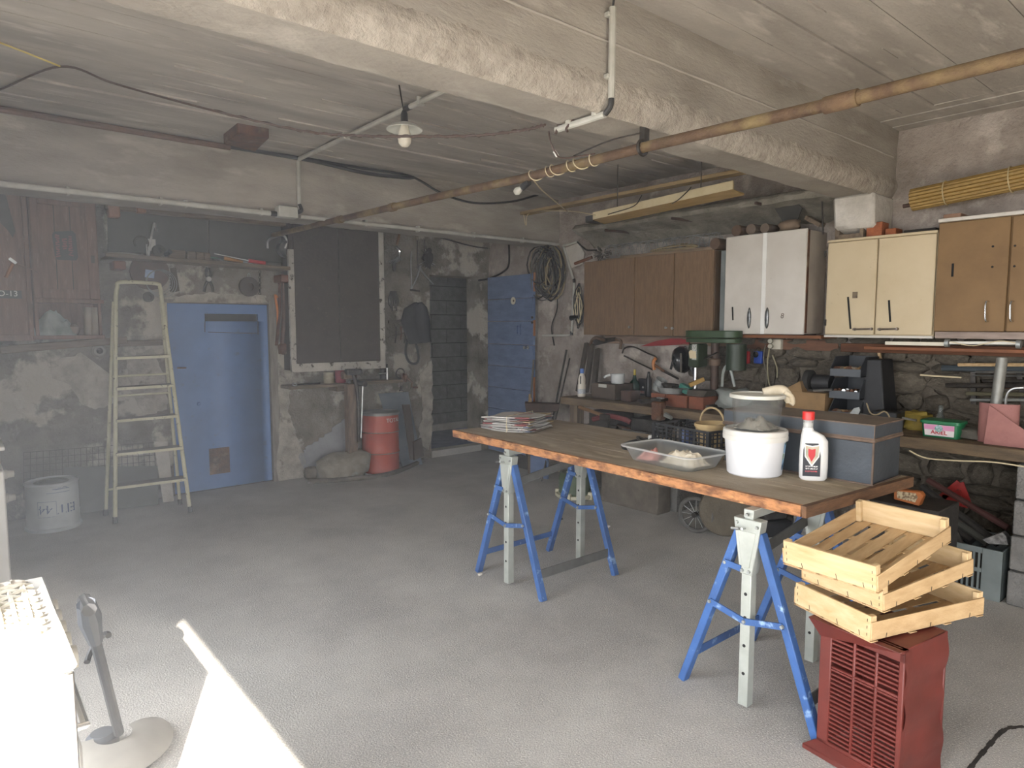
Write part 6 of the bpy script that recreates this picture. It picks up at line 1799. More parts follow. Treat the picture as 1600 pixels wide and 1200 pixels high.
# wooden frame and bricks on the cream cabinet
zc_ = 2.2265
fr_ = thing('wooden_cradle', 'small U-shaped wooden cradle on the cream cabinet', 'cradle', V(5.1, 2.26, zc_))
MB().bb((5.05, 2.10, zc_ + .0005), (5.17, 2.30, zc_ + .035)).build('base', M_WOODOLD, fr_)
MB().bb((5.05, 2.27, zc_ + .035), (5.17, 2.30, zc_ + .115)).build('upright', M_WOODOLD, fr_)
MB().bb((5.05, 2.10, zc_ + .035), (5.17, 2.125, zc_ + .09)).build('upright', M_WOODOLD, fr_)
for k, (y0_, y1_, z0_, z1_, x_, lb) in enumerate(((1.98, 2.085, 0, .10, 5.06, 'orange brick standing on the cream cabinet'), (1.90, 1.97, 0, .05, 5.09, 'small orange brick piece beside the standing brick'), (1.66, 1.86, 0, .03, 5.12, 'flat dark slab on the right of the cream cabinet'))):
    MB().bb((x_, y0_, zc_ + z0_ + .0005), (x_ + .12, y1_, zc_ + z1_)).one('brick', (M_BRICK, M_BRICK, M_DARK)[k], lb, 'brick', 'bricks on the cream cabinet', bevel=.004)
MB().bb((5.05, 1.50, 2.293), (5.25, 1.60, 2.325)).one('brick', mat('pinkish_brick', '9d7d68', '8a6c59', .9, scale=9), 'pinkish slab lying on the corner of the ochre cabinet', 'brick', bevel=.004)
# bamboo blind roll
bbr = thing('bamboo_blind', 'rolled yellow bamboo blind lying over the ochre cabinet', 'blind', at(1500, 300, x=5.1))
b0_, b1_ = at(1424, 313, x=5.12), at(1640, 268, x=5.12)
ax_ = (b1_ - b0_)
ln = ax_.length
ax_.normalize()
u_ = V(1, 0, 0)
w_ = ax_.cross(u_).normalized()
if w_.z < 0:
    w_ = -w_
M_BAM = mat('bamboo', '96793f', '7d6232', .6, scale=9, stretch=(9, 1, 9), c3='ab9157', scale3=30, lo3=.5, hi3=.7)
for k in range(16):
    a = 2 * PI * k / 16
    c_ = u_ * (.062 * math.cos(a)) + w_ * (.062 * math.sin(a))
    MB().tube([b0_ + c_ + ax_ * random.uniform(0, .01), b1_ + c_], .0135, 6).build('bamboo_cane', M_BAM, bbr)
MB().tube([b0_ + ax_ * .01, b1_], .052, 12).build('core', mat('bamboo_core', '7d622e', None, .8), bbr)
for t_ in (.28, .75):
    MB().tube([b0_ + ax_ * (ln * t_) + u_ * (.079 * math.cos(a)) + w_ * (.079 * math.sin(a)) for a in [2 * PI * i / 20 for i in range(21)]], .004, 5).build('string_tie', mat('tie_string', 'b7a680', None, .8), bbr)
MB().tube([b0_ - ax_ * .05 + V(0, 0, -.03), b0_ + V(0, 0, -.03)], .014, 6).one('iron_peg', mat('peg_rust', '4d3b34'), 'dark iron peg carrying the bamboo blind', 'peg')
# ================================================================== under the cabinets and on the bench
BZ = .9015
def bp(px, py):
    return at(px, py, z=BZ)
def bx(px, py, x):                                # point over the bench at a given x
    return at(px, py, x=x)
GBN = 'things on the workbench'
# bleach bottle
c_ = V(4.76, at(909, 600, x=4.76).y, BZ)
bb_ = thing('bleach_bottle', 'white plastic bottle with a blue cap at the far left end of the bench', 'bottle', c_)
s_ = pxm(c_)
MB().lathe([(0, 0), (.043, 0), (.047, .008), (.047, .115), (.042, .125), (.042, .17), (.036, .20), (.018, .228), (.016, .235), (0, .235)], c_, 24, None, 1.0, .72).build('body', mat('bottle_cream', 'd2ccbf', None, .4), bb_)
MB().lathe([(.019, .23), (.019, .272), (.015, .276), (0, .276)], c_, 16).build('cap', mat('cap_blue', '4a6fb5', None, .4), bb_)
MB().lathe([(.0478, .03), (.0478, .075)], c_, 24, None, 1.0, .72).build('label_band', mat('label_grey', '9aa0a8', 'c4c6c8', .5, scale=60), bb_)
MB().box(c_ + V(-.03, -.014, .165), (.02, .01, .075), rz(.6)).build('grip_shade', M_DARK, bb_)  # dark block painted as the shade inside the grip hollow
# wooden toolbox and white pot
bx0, bx1 = bp(928, 612), bp(968, 614)
tbx = thing('wooden_box', 'dark open wooden box of odds and ends next to the white bottle', 'box', V(4.85, (bx0.y + bx1.y) / 2, BZ))
yA, yB = 4.12, 4.42
MB().bb((4.72, yA, BZ), (4.98, yB, BZ + .012)).build('base', M_WOODOLD, tbx)
for lo, hi in (((4.72, yA, BZ), (4.735, yB, BZ + .15)), ((4.965, yA, BZ), (4.98, yB, BZ + .15)), ((4.735, yA, BZ), (4.965, yA + .015, BZ + .15)), ((4.735, yB - .015, BZ), (4.965, yB, BZ + .15))):
    MB().bb(lo, hi).build('wall', mat('box_umber', '4f443a', '3d342c', .85, scale=6), tbx, bevel=.002)
MB().bb((4.73, yA + .01, BZ + .13), (4.97, yB - .01, BZ + .149)).build('contents', M_DARK, tbx)
MB().box(V(4.715, 4.27, BZ + .13), (.006, .10, .03)).build('paper_label', M_PVC, tbx)
wp_ = thing('white_pot', 'small dented white enamel pot on the dark wooden box', 'pot', V(4.85, 4.20, BZ + .152))
MB().lathe([(0, 0), (.058, 0), (.064, .01), (.066, .085), (.069, .09), (.062, .09), (.058, .012), (0, .008)], V(4.85, 4.20, BZ + .1505), 24).build('body', mat('pot_white', 'c6c8c6', 'b1b3b1', .4, scale=8), wp_)
MB().tube(curve([V(4.79, 4.24, BZ + .23), V(4.765, 4.27, BZ + .22), V(4.76, 4.29, BZ + .205)], 4), .012, 7).build('spout', mat('pot_white', 'c6c8c6'), wp_)
MB().bar(V(4.80, 4.06, BZ + .052), V(4.80, 3.94, BZ + .052), .14, .10).one('rust_box', mat('rust_brown_box', '4d3a33', '3b2d28', .85, scale=9), 'dark rusty metal box beside the wooden box', 'box', GBN, bevel=.006)
# green bottle, dark cans
c_ = bp(991, 619)
gbt = thing('glass_bottle', 'dark green bottle with a yellow cap on the bench', 'bottle', c_)
MB().lathe([(0, 0), (.05, 0), (.054, .01), (.054, .11), (.045, .14), (.022, .165), (.016, .2), (.016, .21), (0, .21)], c_, 22).build('body', mat('bottle_green', '1f4a40', '17382f', .25, scale=6), gbt)
MB().cyl(c_ + V(0, 0, .205), c_ + V(0, 0, .265), .013, .011, 10).build('cap', mat('cap_yellow', 'c4b04a', None, .4), gbt)
c_ = bp(1003, 618)
dcn = thing('oil_can', 'flat dark oil can with a red and white label on the bench', 'can', c_)
MB().box(c_ + V(0.02, 0, .085), (.06, .095, .17), rz(.1)).build('body', mat('can_dark', '2c2c30', '38383c', .5, scale=12), dcn, bevel=.008)
MB().box(c_ + V(-.0115, 0, .035), (.002, .07, .025), rz(.1)).build('label_strip', mat('can_label', 'b5a5a0', '8d4a4a', .6, scale=50), dcn)
MB().box(c_ + V(-.0115, -.02, .085), (.002, .018, .018), Matrix.Rotation(PI / 4, 3, 'X')).build('diamond_mark', M_WHITEPL, dcn)
c_ = bp(1013, 620)
MB().lathe([(0, 0), (.028, 0), (.03, .01), (.03, .17), (.015, .205), (.012, .24), (.014, .245), (0, .25)], c_, 16).one('dark_bottle', mat('bottle_black', '1c1c1d', None, .35), 'tall black bottle beside the oil can', 'bottle', GBN)
# bricks on the bench
ybr = [bp(1018, 634).y, bp(1042, 636).y, bp(1077, 640).y, bp(1103, 642).y]
for k, (a, b) in enumerate(((1017, 1040), (1041, 1076), (1079, 1103))):
    A, B = bp(a, 632 + (a - 1017) * .1), bp(b, 632 + (b - 1017) * .1)
    MB().bb((4.74, B.y, BZ), (4.95, A.y, BZ + .105)).one('brick', mat('dusk_brick', '7d4a36', '69402f', .9, scale=9), ('left of three red bricks on the bench', 'middle of three red bricks on the bench', 'right of three red bricks on the bench')[k], 'brick', 'red bricks on the bench', bevel=.004)
zb_ = BZ + .1055
def onb(px, x=4.85):
    p_ = at(px, 600, x=x)
    return V(x, p_.y, zb_)
c_ = onb(1027)
tn = MB().lathe([(0, 0), (.05, 0), (.05, .002), (.054, .05), (.05, .055), (.05, .1), (.054, .105), (.048, .105), (.044, .006), (0, .004)], c_ + V(0, 0, .02), 22, Matrix.Rotation(.5, 3, 'X'))
tn.one('tin_funnel', M_GREYMET, 'tilted galvanised tin mug on the red bricks', 'mug', GBN)
c_ = onb(1048)
pn = thing('steel_pan', 'shallow steel pan on the red bricks', 'pan', c_, GBN)
MB().lathe([(0, 0), (.10, 0), (.115, .05), (.119, .052), (.112, .052), (.096, .005), (0, .004)], c_, 28).build('bowl', M_GREYMET, pn)
MB().tube([c_ + V(-.08, -.08, .05), c_ + V(-.10, -.26, .06)], .006, 6).build('handle', M_STEEL, pn)
MB().rock(c_ + V(.0, -.0, .055), (.07, .08, .03), 17, 10, 7, .4).build('contents', M_DARK, pn, smooth=60)
c_ = onb(1071, 4.9)
MB().box(c_ + V(0, 0, .04), (.05, .11, .07), Matrix.Rotation(.35, 3, 'X')).one('teal_box', mat('teal', '3f7f70', '357063', .6, scale=9), 'teal plastic box tilted on the red bricks', 'box', GBN, bevel=.004)
MB().bar(at(1077, 602, x=4.78), at(1100, 592, x=4.86), .05, .035).one('yellow_wedge', mat('ochre_wood', '9d7f45', '86693a', .8, scale=6), 'ochre wooden wedge on the red bricks', 'wedge', GBN, bevel=.003)
pb0 = at(1090, 607, x=4.80)
for k in range(4):
    MB().box(V(4.85, pb0.y + .0, zb_ + .008 + k * .0125), (.16, .17, .011), rz(.06 * k)).one('flat_plate', mat('plate_grime', '4d463c', '3d372f', .8, scale=9), ('lowest', 'second', 'third', 'topmost')[k] + ' grimy flat plate of the pile on the red bricks', 'plate', 'flat plates on the bricks')
# bench vice at the edge
vc = thing('bench_vice', 'small iron bench vice clamped to the front of the bench', 'vice', at(1030, 650, x=4.57))
MB().box(at(1029, 640, x=4.60) + V(0, 0, -.01), (.09, .10, .16)).build('body', M_RUST, vc, bevel=.012)
MB().box(at(1030, 624, x=4.60), (.11, .11, .025)).build('jaw', M_IRON, vc, bevel=.006)
MB().box(at(1032, 622, x=4.57), (.03, .06, .012)).build('bright_jaw_plate', M_STEEL, vc)
MB().tube([at(1040, 648, x=4.52), at(1049, 653, x=4.5)], .022, 8, r1=.016).build('screw_handle', mat('vice_handle', '777873', None, .5), vc)
MB().bar(at(1004, 626, x=4.66), at(1012, 628, x=4.62), .10, .025).one('clamp_bar', M_IRON, 'dark iron clamp bar lying left of the bench vice', 'clamp')
# drill press
yd = bx(1117, 560, 4.98).y
dp = thing('drill_press', 'green bench drill press with a round belt cover under the cabinets', 'drill press', V(4.98, yd, BZ))
MB().box(V(4.92, yd, BZ + .02), (.30, .22, .04)).build('base', M_IRON, dp, bevel=.008)
MB().cyl(V(4.98, yd, BZ + .04), V(4.98, yd, BZ + .56), .034, None, 16).build('column', mat('column_brown', '4c3a30', '3d2f28', .6, .3, scale=9), dp)
MB().lathe([(.03, 0), (.05, 0), (.05, .05), (.04, .06), (0, .06)], V(4.98, yd, BZ + .36), 14).build('collar', mat('collar_brown', '5d4a3b', None, .7), dp)
MB().box(V(4.88, yd + .10, BZ + .005 + .44), (.15, .10, .2)).build('head', mat('press_green', '2a3725', '232e1f', .5, scale=6), dp, bevel=.012)
ct = V(4.93, yd, BZ + .575)
cov = MB()
for z0_, z1_, g in ((0, .035, 0), (.042, .10, .003)):
    pts2 = []
    for (cy_, r_, a0, a1) in ((.12, .115, 0, PI), (-.17, .095, PI, 2 * PI)):
        for i in range(15):
            a = a0 + (a1 - a0) * i / 14
            pts2.append(V((r_ + g) * math.cos(a), cy_ + (r_ + g) * math.sin(a), 0))
    cov.prism([ct + p_ + V(0, 0, z0_ - .02) for p_ in pts2], (0, 0, z1_ - z0_))
cov.build('belt_cover', mat('cover_green', '33482d', '2c4027', .45, scale=6), dp, bevel=.004)
MB().cyl(V(4.98, yd - .20, BZ + .33), V(4.98, yd - .20, BZ + .545), .082, None, 20).build('motor', mat('motor_green', '2e3a2c', '263124', .5, scale=9), dp)
MB().cyl(V(4.88, yd + .12, BZ + .16), V(4.88, yd + .12, BZ + .34), .02, .018, 10).build('quill', M_CHROME, dp)
MB().box(V(4.803, yd + .085, BZ + .475), (.003, .045, .13)).build('data_plate', mat('data_white', 'c4c4bc', '6d6d68', .5, scale=90), dp, label='white printed data plate')
MB().tube([V(4.86, yd + .02, BZ + .42), V(4.80, yd - .14, BZ + .48)], .007, 6).build('feed_lever', M_IRON, dp)
tg = thing('paper_tag', 'cream paper tag hanging on the drill press', 'tag', at(1080, 562, x=4.80))
MB().prism([at(x, y, x=4.80) for x, y in ((1076, 550), (1079, 547), (1087, 549), (1088, 560), (1078, 560))], (.003, 0, 0)).build('card', mat('tag_cream', 'c9b896', None, .7), tg)
MB().tube([at(1084, 549, x=4.8), at(1089, 538, x=4.81), at(1086, 540, x=4.81)], .0025, 4).build('string', M_WHITEPL, tg)
# visor / ear defenders, saws
vs_ = thing('face_shield', 'black welding visor with a painted highlight hung under the brown cabinet', 'visor', at(1065, 592, x=5.15))
vm = MB()
vm.lathe([(.02, -.10), (.07, -.06), (.085, 0), (.075, .06), (.03, .11), (0, .115)], at(1066, 562, x=5.18), 18, Matrix.Rotation(-PI / 2, 3, 'Y') @ Matrix.Rotation(.2, 3, 'Z'), 1.5, 1.0)
vm.build('shell', mat('visor_black', '17181a', None, .2), vs_, smooth=60)
MB().bar(at(1064, 552, x=5.06), at(1064, 582, x=5.06), .02, .004, (1, 0, 0)).build('painted_highlight', M_CHROME, vs_)  # bright strip stands in for the highlight on the black shell
MB().tube(curve([at(1048, 577, x=5.2), at(1055, 552, x=5.2), at(1062, 543, x=5.2), at(1070, 552, x=5.2), at(1084, 585, x=5.2)], 5), .012, 7).build('head_band', M_BLACKPL, vs_)
MB().bar(at(1053, 568, x=5.19), at(1058, 556, x=5.19), .008, .018, (1, 0, 0)).build('yellow_tab', mat('tab_yellow', 'b8a83c', None, .5), vs_)
GSW = 'saws hung on the tool rail'
s1 = thing('hand_saw', 'old wooden handled saw hung at the left end of the tool rail', 'saw', rw(940, 548, .07), GSW)
prw([(925, 530), (962, 527), (965, 532), (930, 540)], .06, .006).build('blade', M_IRON, s1)
MB().tube(curve([rw(922, 545, .07), rw(924, 533, .07), rw(931, 528, .07), rw(945, 532, .07)], 4), .016, 7).build('handle', mat('saw_handle', '5d4a3a', None, .8), s1)
MB().tube(curve([rw(962, 530, .07), rw(970, 533, .07), rw(969, 545, .07)], 4), .015, 7).build('end_grip', mat('saw_handle', '5d4a3a'), s1)
s2_ = thing('bow_saw', 'red pruning saw hung along the tool rail', 'saw', rw(1040, 545, .08), GSW)
prw([(1002, 541), (1025, 533), (1048, 529), (1066, 529), (1066, 538), (1040, 540)], .06, .008).build('blade', mat('saw_red', '9a2f2f', '84292a', .55, scale=9), s2_)
prw([(1066, 530), (1078, 531), (1078, 538), (1066, 537)], .06, .014).build('grip', mat('saw_red', '9a2f2f'), s2_)
MB().tube(arc(rw(1070, 545, .07), .022, 0, 2 * PI, 12, (0, 1, 0)), .005, 5).build('ring', M_IRON, s2_)
hs_ = thing('hacksaw', 'dark hacksaw with an orange grip hung slanting under the rail', 'saw', rw(1000, 580, .1), GSW)
MB().tube([rw(975, 556, .08), rw(1020, 578, .08)], .008, 6).build('blade_bar', M_IRON, hs_)
MB().tube(curve([rw(972, 552, .08), rw(976, 544, .08), rw(990, 542, .08), rw(1012, 552, .08), rw(1025, 558, .08), rw(1026, 566, .08)], 5), .008, 6).build('frame', M_IRON, hs_)
MB().tube(curve([rw(1022, 578, .09), rw(1021, 566, .09), rw(1025, 559, .09)], 4), .016, 8).build('grip', mat('grip_orange', 'b8743a', None, .5), hs_)
for k, (a, b, lb) in enumerate((((1022, 570), (1038, 580), 'wooden file handle hung low near the hacksaw'), ((1034, 578), (1060, 592), 'dark chisel hung low near the visor'))):
    MB().tube([rw(*a, .08), rw(*b, .10)], .016, 8, r1=.01).one('hand_tool', (mat('handle_dkwood', '6d4f38', None, .7), M_IRON)[k], lb, 'tool')
# plastic bag
cbg = V(4.95, at(1147, 600, x=4.95).y, BZ)
pbg = thing('carrier_bag', 'knotted translucent carrier bag standing on the bench', 'bag', cbg)
M_BAG = mat('bag_film', 'aeb3ad', '949a94', .35, trans=.35, alpha=.9, scale=9)
MB().rock(V(4.95, cbg.y, BZ + .09), (.10, .13, .09), 23, 16, 12, .3).build('body', M_BAG, pbg, smooth=60)
p0 = V(4.90, cbg.y + .12, BZ)
MB().tube(curve([at(1128, 604, x=4.93), at(1130, 582, x=4.93), at(1136, 571, x=4.93), at(1142, 580, x=4.93), at(1148, 604, x=4.93)], 5), .012, 7).build('handle_loop', M_BAG, pbg)
# lamps on the wall
for k, (px, c_, lb) in enumerate(((1165, 'a02c2e', 'red flat pocket torch hung under the white cabinet'), (1185, '2c4a9a', 'blue flat pocket torch hung under the white cabinet'))):
    p_ = rw(px, 558, .085)
    t_ = thing('pocket_torch', lb, 'torch', p_ + V(0, 0, -.06), 'pocket torches')
    MB().box(p_ + V(0, 0, -.002), (.03, .075, .105)).build('case', mat('torch_' + c_, c_, None, .45), t_, bevel=.006)
    MB().lathe([(.024, 0), (.026, .01), (.012, .006), (0, .004)], p_ + V(-.015, .012, .022), 18, Matrix.Rotation(-PI / 2, 3, 'Y')).build('reflector', M_CHROME, t_)
    MB().tube(arc(p_ + V(0, 0, .06), .02, 0, PI, 8, (0, 1, 0)), .003, 5).build('loop', M_IRON, t_)
# socket and cords
so = thing('power_socket', 'cream wall socket with two plugs under the white cabinet', 'socket', rw(1210, 545, .08))
MB().box(rw(1214, 538, .07), (.04, .09, .085)).build('box', mat('socket_cream', 'bdb7a6', None, .5), so, bevel=.005)
for py in (533, 541):
    MB().cyl(rw(1204, py, .1), rw(1203, py, .15), .022, .018, 12).build('plug', mat('plug_grey', '97927f', None, .5), so)
MB().tube(curve([rw(1202, 545, .12), rw(1199, 570, .09), rw(1202, 600, .09), rw(1212, 612, .1)], 6), .006, 6).build('cord', mat('cord_tan', '8a8266', None, .6), so)
MB().tube(curve([rw(1196, 538, .1), rw(1193, 560, .08), rw(1198, 585, .08), rw(1196, 610, .08)], 6), .006, 6).build('cord', mat('cord_dark', '5d574a', None, .6), so)
MB().tube(curve([rw(1207, 555, .08), rw(1214, 575, .08), rw(1214, 590, .08)], 6), .006, 6).build('cord', mat('cord_tan', '8a8266'), so)
# cardboard box, motor, bins
yc_ = at(1275, 600, x=4.95).y
cbx = thing('cardboard_box', 'brown cardboard box behind the buckets on the bench', 'box', V(4.98, yc_, BZ))
cy0, cy1 = at(1290, 600, x=4.9).y, at(1228, 600, x=4.9).y
MB().bb((4.90, cy0, BZ), (5.14, cy1, BZ + .20)).build('body', M_CARD, cbx, bevel=.002)
MB().hexa([V(4.90, cy1 - .13, BZ + .20), V(5.14, cy1 - .13, BZ + .2), V(5.14, cy1, BZ + .2), V(4.90, cy1, BZ + .2), V(4.9, cy1 - .11, BZ + .28), V(5.14, cy1 - .11, BZ + .28), V(5.14, cy1 + .02, BZ + .205), V(4.9, cy1 + .02, BZ + .205)]).build('flap', M_CARD, cbx)
mo = thing('bench_grinder', 'black bench grinder motor standing on the cardboard box', 'grinder', V(5.02, cy0 + .06, BZ + .201))
MB().cyl(V(5.02, cy0 + .14, BZ + .27), V(5.02, cy0 + .01, BZ + .27), .06, None, 18).build('motor', M_BLACKPL, mo)
MB().cyl(V(5.02, cy0 + .20, BZ + .28), V(5.02, cy0 + .16, BZ + .28), .08, None, 20).build('wheel', mat('grind_dark', '2c2b29', None, .8), mo)
MB().bb((4.98, cy0 + .01, BZ + .2012), (5.06, cy0 + .19, BZ + .215)).build('foot', M_IRON, mo)
MB().tube([at(1271, 610, x=4.86), at(1300, 609, x=4.86)], .009, 7).one('steel_spanner', M_STEEL, 'bright spanner pushed between the cardboard box and the bins', 'spanner')
GBI = 'stacked parts bins'
for k, (py0, py1, lb) in enumerate(((566, 592, 'top black parts bin with brown odds and ends'), (602, 627, 'middle black parts bin full of bolts'), (640, 668, 'bottom black parts bin partly hidden by the chest'))):
    z0_ = (1.235, 1.075, .925)[k]
    ya_, yb_ = at(1344, 600, x=4.9).y, at(1296, 600, x=4.9).y
    t_ = thing('parts_bin', lb, 'bin', V(5.02, (ya_ + yb_) / 2, z0_), GBI)
    xF = 4.90
    M_BIN = mat('bin_dark', '33363a', '292c30', .5, scale=9)
    MB().bb((xF, ya_, z0_), (5.2, yb_, z0_ + .006)).build('base', M_BIN, t_)
    MB().bb((xF, ya_, z0_), (xF + .006, yb_, z0_ + .055)).build('front_lip', mat('bin_lip', '4b4f54', None, .5), t_, bevel=.002)
    for y_ in (ya_, yb_ - .006):
        MB().prism([V(xF, y_, z0_), V(5.2, y_, z0_), V(5.2, y_, z0_ + .14), V(xF + .08, y_, z0_ + .14), V(xF, y_, z0_ + .055)], (0, .006, 0)).build('side_wall', M_BIN, t_)
    MB().bb((5.194, ya_, z0_), (5.2, yb_, z0_ + .14)).build('back_wall', M_BIN, t_)
    for j in range(12):
        yy = ya_ + .035 + (yb_ - ya_ - .07) * (j % 6) / 5
        xx = xF + .05 + .06 * (j // 6)
        if k == 1:
            MB().cyl(V(xx - .03, yy, z0_ + .05 + .006 * (j % 2)), V(xx + .05, yy + .01, z0_ + .05), .013, None, 8).one('bolt', (M_STEEL, M_RUST, M_RUST)[j % 3], 'short bolt lying in the middle black parts bin', 'bolt', 'bolts in the parts bin')
        elif j < 7:
            MB().rock(V(xx, yy, z0_ + .045), (.03, .03, .025), j + k * 5, 7, 5, .4).one('odd_piece', (M_CARD, M_WOODOLD, M_RUST)[j % 3], ('brown odd piece lying in the top black parts bin' if k == 0 else 'brown odd piece lying in the bottom black parts bin'), 'odd piece', 'odd pieces in the top bin' if k == 0 else 'odd pieces in the bottom bin')
ck0, ck1 = at(1386, 600, x=4.96).y, at(1346, 600, x=4.96).y
MB().hexa([V(4.96, ck0, BZ), V(5.2, ck0, BZ), V(5.2, ck1, BZ), V(4.96, ck1, BZ), V(5.0, ck0 + .06, 1.36), V(5.2, ck0 + .06, 1.36), V(5.2, ck1, 1.36), V(5.0, ck1, 1.36)]).one('dark_case', mat('case_black', '232426', '2b2c2e', .6, scale=9), 'tall black case standing right of the parts bins', 'case', bevel=.006)
bq0, bq1 = at(1404, 600, x=4.8).y, at(1366, 600, x=4.8).y
MB().bb((4.80, bq0, BZ + .001), (4.94, bq1, BZ + .12)).one('battery_box', M_BLACKPL, 'square black battery box behind the steel chest', 'box', bevel=.006)
MB().bar(at(1373, 548, x=5.24), at(1382, 590, x=5.2), .018, .018, (1, 0, 0)).one('wood_stick', M_WOODPALE, 'thin pale stick leaning against the stone wall', 'stick')
for k, (a, b, lb) in enumerate((((1344, 647), (1362, 651), 'bright steel bar lying behind the left of the chest'), ((1410, 653), (1432, 657), 'bright steel bar lying behind the right of the chest'))):
    MB().tube([at(*a, x=4.72), at(*b, x=4.72)], .008, 6).one('steel_bar', M_STEEL, lb, 'bar', 'steel bars on the bench')
GW = 'tan wire loops on the bench'
MB().tube(curve([at(1354, 630, x=4.75), at(1360, 645, x=4.72), at(1370, 648, x=4.7), at(1383, 643, x=4.7), at(1392, 657, x=4.7), V(4.7, at(1394, 670, x=4.7).y, BZ + .004)], 6), .005, 5).one('wire_loop', mat('tan_cable', '8d7f63'), 'loop of tan wire rising behind the chest', 'wire', GW)
MB().prism([at(x, y, x=4.75) for x, y in ((1323, 652), (1334, 638), (1342, 636), (1344, 641), (1338, 654))], (.01, 0, 0)).one('putty_knife', M_GREYMET, 'grey scraper blade standing behind the chest', 'scraper')
MB().tube([at(1288, 653, x=4.6), at(1316, 651, x=4.62), at(1312, 656, x=4.58), at(1300, 658, x=4.56)], .004, 5).one('wire_hook', M_IRON, 'bent wire hook lying behind the red capped jug', 'wire')
# green detergent tub
dc0 = [at(1436, 686, z=BZ), at(1495, 691, z=BZ)]
yq0, yq1 = at(1437, 680, x=4.68).y, at(1497, 680, x=4.68).y
c_ = V(4.76, (yq0 + yq1) / 2, BZ)
det = thing('detergent_tub', 'green plastic laundry capsule tub with a pink label', 'tub', c_)
M_GRN = mat('tub_green', '25704a', '1f6340', .4, scale=6)
hl = abs(yq0 - yq1)
loft([ring_at(.13, hl * .93, .02, BZ + .001, c_, 0), ring_at(.15, hl, .025, BZ + .085, c_, 0), ring_at(.165, hl + .015, .025, BZ + .088, c_, 0), ring_at(.165, hl + .015, .025, BZ + .105, c_, 0), ring_at(.15, hl, .02, BZ + .108, c_, 0)], True, True).build('body', M_GRN, det)
fx0 = c_.x - .0775
MB().hexa([V(fx0 + .008, c_.y - hl * .38, BZ + .012), V(fx0 + .012, c_.y - hl * .38, BZ + .012), V(fx0 + .012, c_.y + hl * .38, BZ + .012), V(fx0 + .008, c_.y + hl * .38, BZ + .012), V(fx0 - .004, c_.y - hl * .40, BZ + .083), V(fx0, c_.y - hl * .40, BZ + .083), V(fx0, c_.y + hl * .40, BZ + .083), V(fx0 - .004, c_.y + hl * .40, BZ + .083)]).build('label_panel', mat('label_pale', 'dcd6d6', None, .5), det)
MB().hexa([V(fx0 - .001, c_.y - hl * .39, BZ + .05), V(fx0 + .003, c_.y - hl * .39, BZ + .05), V(fx0 + .003, c_.y + hl * .39, BZ + .05), V(fx0 - .001, c_.y + hl * .39, BZ + .05), V(fx0 - .006, c_.y - hl * .40, BZ + .081), V(fx0 - .002, c_.y - hl * .40, BZ + .081), V(fx0 - .002, c_.y + hl * .40, BZ + .081), V(fx0 - .006, c_.y + hl * .40, BZ + .081)]).build('pink_band', mat('label_pink', 'cf8fb0', None, .5), det)
MB().lathe([(0, 0), (.022, 0), (.022, .002), (0, .003)], V(fx0 - .004, c_.y, BZ + .06), 22, Matrix.Rotation(-PI / 2, 3, 'Y')).build('emblem', mat('emblem', 'b9c9d6', '3f7f6a', .4, scale=60), det, label='round swirl emblem')
text('ARIEL', .036, frame_mat(V(fx0 - .0035 + .004, c_.y, BZ + .034), (0, -1, 0), (-.14, 0, 1)), mat('print_red', 'b32a35', None, .5), det, ext=.002)
# odds right of it: glass bottles, yellow bag
MB().lathe([(0, 0), (.035, 0), (.037, .01), (.037, .08), (.015, .12), (.013, .17), (.016, .175), (0, .175)], V(4.98, at(1472, 600, x=4.98).y, BZ), 16).one('glass_bottle', mat('clear_glass', '9fa5a0', None, .1, trans=.7, alpha=.7), 'small clear glass bottle behind the green tub', 'bottle')
MB().rock(V(5.0, at(1436, 600, x=5.0).y, BZ + .06), (.07, .08, .06), 25, 12, 9, .4).one('yellow_bag', mat('bag_yellow', '8d7a32', '6d5f2c', .7, scale=9), 'crumpled yellow bag behind the green tub', 'bag', smooth=60)
MB().rock(V(4.80, at(1522, 600, x=4.8).y, BZ + .035), (.06, .07, .035), 26, 12, 9, .4).one('grey_lump', mat('lump_grey', '5a564e', '47443d', .8, scale=9), 'dark grey lump between the green tub and the pink sheet', 'lump', smooth=60)
# pink folded sheet and steel tube
M_PINK = mat('pink_leather', '9c6c66', '8f625d', .75, scale=9, bump=.15, bscale=90)
pk_ = thing('pink_sheet', 'folded pink leather sheet standing on the bench at the right edge', 'sheet', at(1570, 705, x=4.72))
MB().prism([at(x, y, x=4.68) for x, y in ((1546, 633), (1640, 700), (1640, 712), (1536, 699))], (.006, 0, 0)).build('front_fold', M_PINK, pk_)
cr = []
for i in range(13):
    a = PI * (.0 + i / 12)
    cr.append((.085 * math.cos(a), .06 * math.sin(a)))
yc0 = at(1558, 660, x=4.74).y
wm_ = MB()
zA = at(1560, 631, x=4.74).z
wm_.grid(14, 2, lambda u, v: V(4.76 - .05 * math.sin(PI * u * 1.15), yc0 + .10 * math.cos(PI * u * 1.1), BZ + .001 + (zA - BZ) * v))
n0 = len(wm_.v)
wm_.grid(14, 2, lambda u, v: V(4.766 - .05 * math.sin(PI * u * 1.15), yc0 + .10 * math.cos(PI * u * 1.1), BZ + .001 + (zA - BZ) * v))
wm_.build('rolled_back', M_PINK, pk_)
stb = thing('steel_tube', 'thick grey steel tube standing behind the pink sheet', 'tube', at(1556, 690, x=4.82))
A, B = at(1566, 560, x=4.90), at(1555, 640, x=4.83)
MB().tube([A, B, B + (B - A).normalized() * .16], .030, 16).build('tube', mat('tube_grey', '9a9a94', '85857f', .45, .5, scale=12), stb)
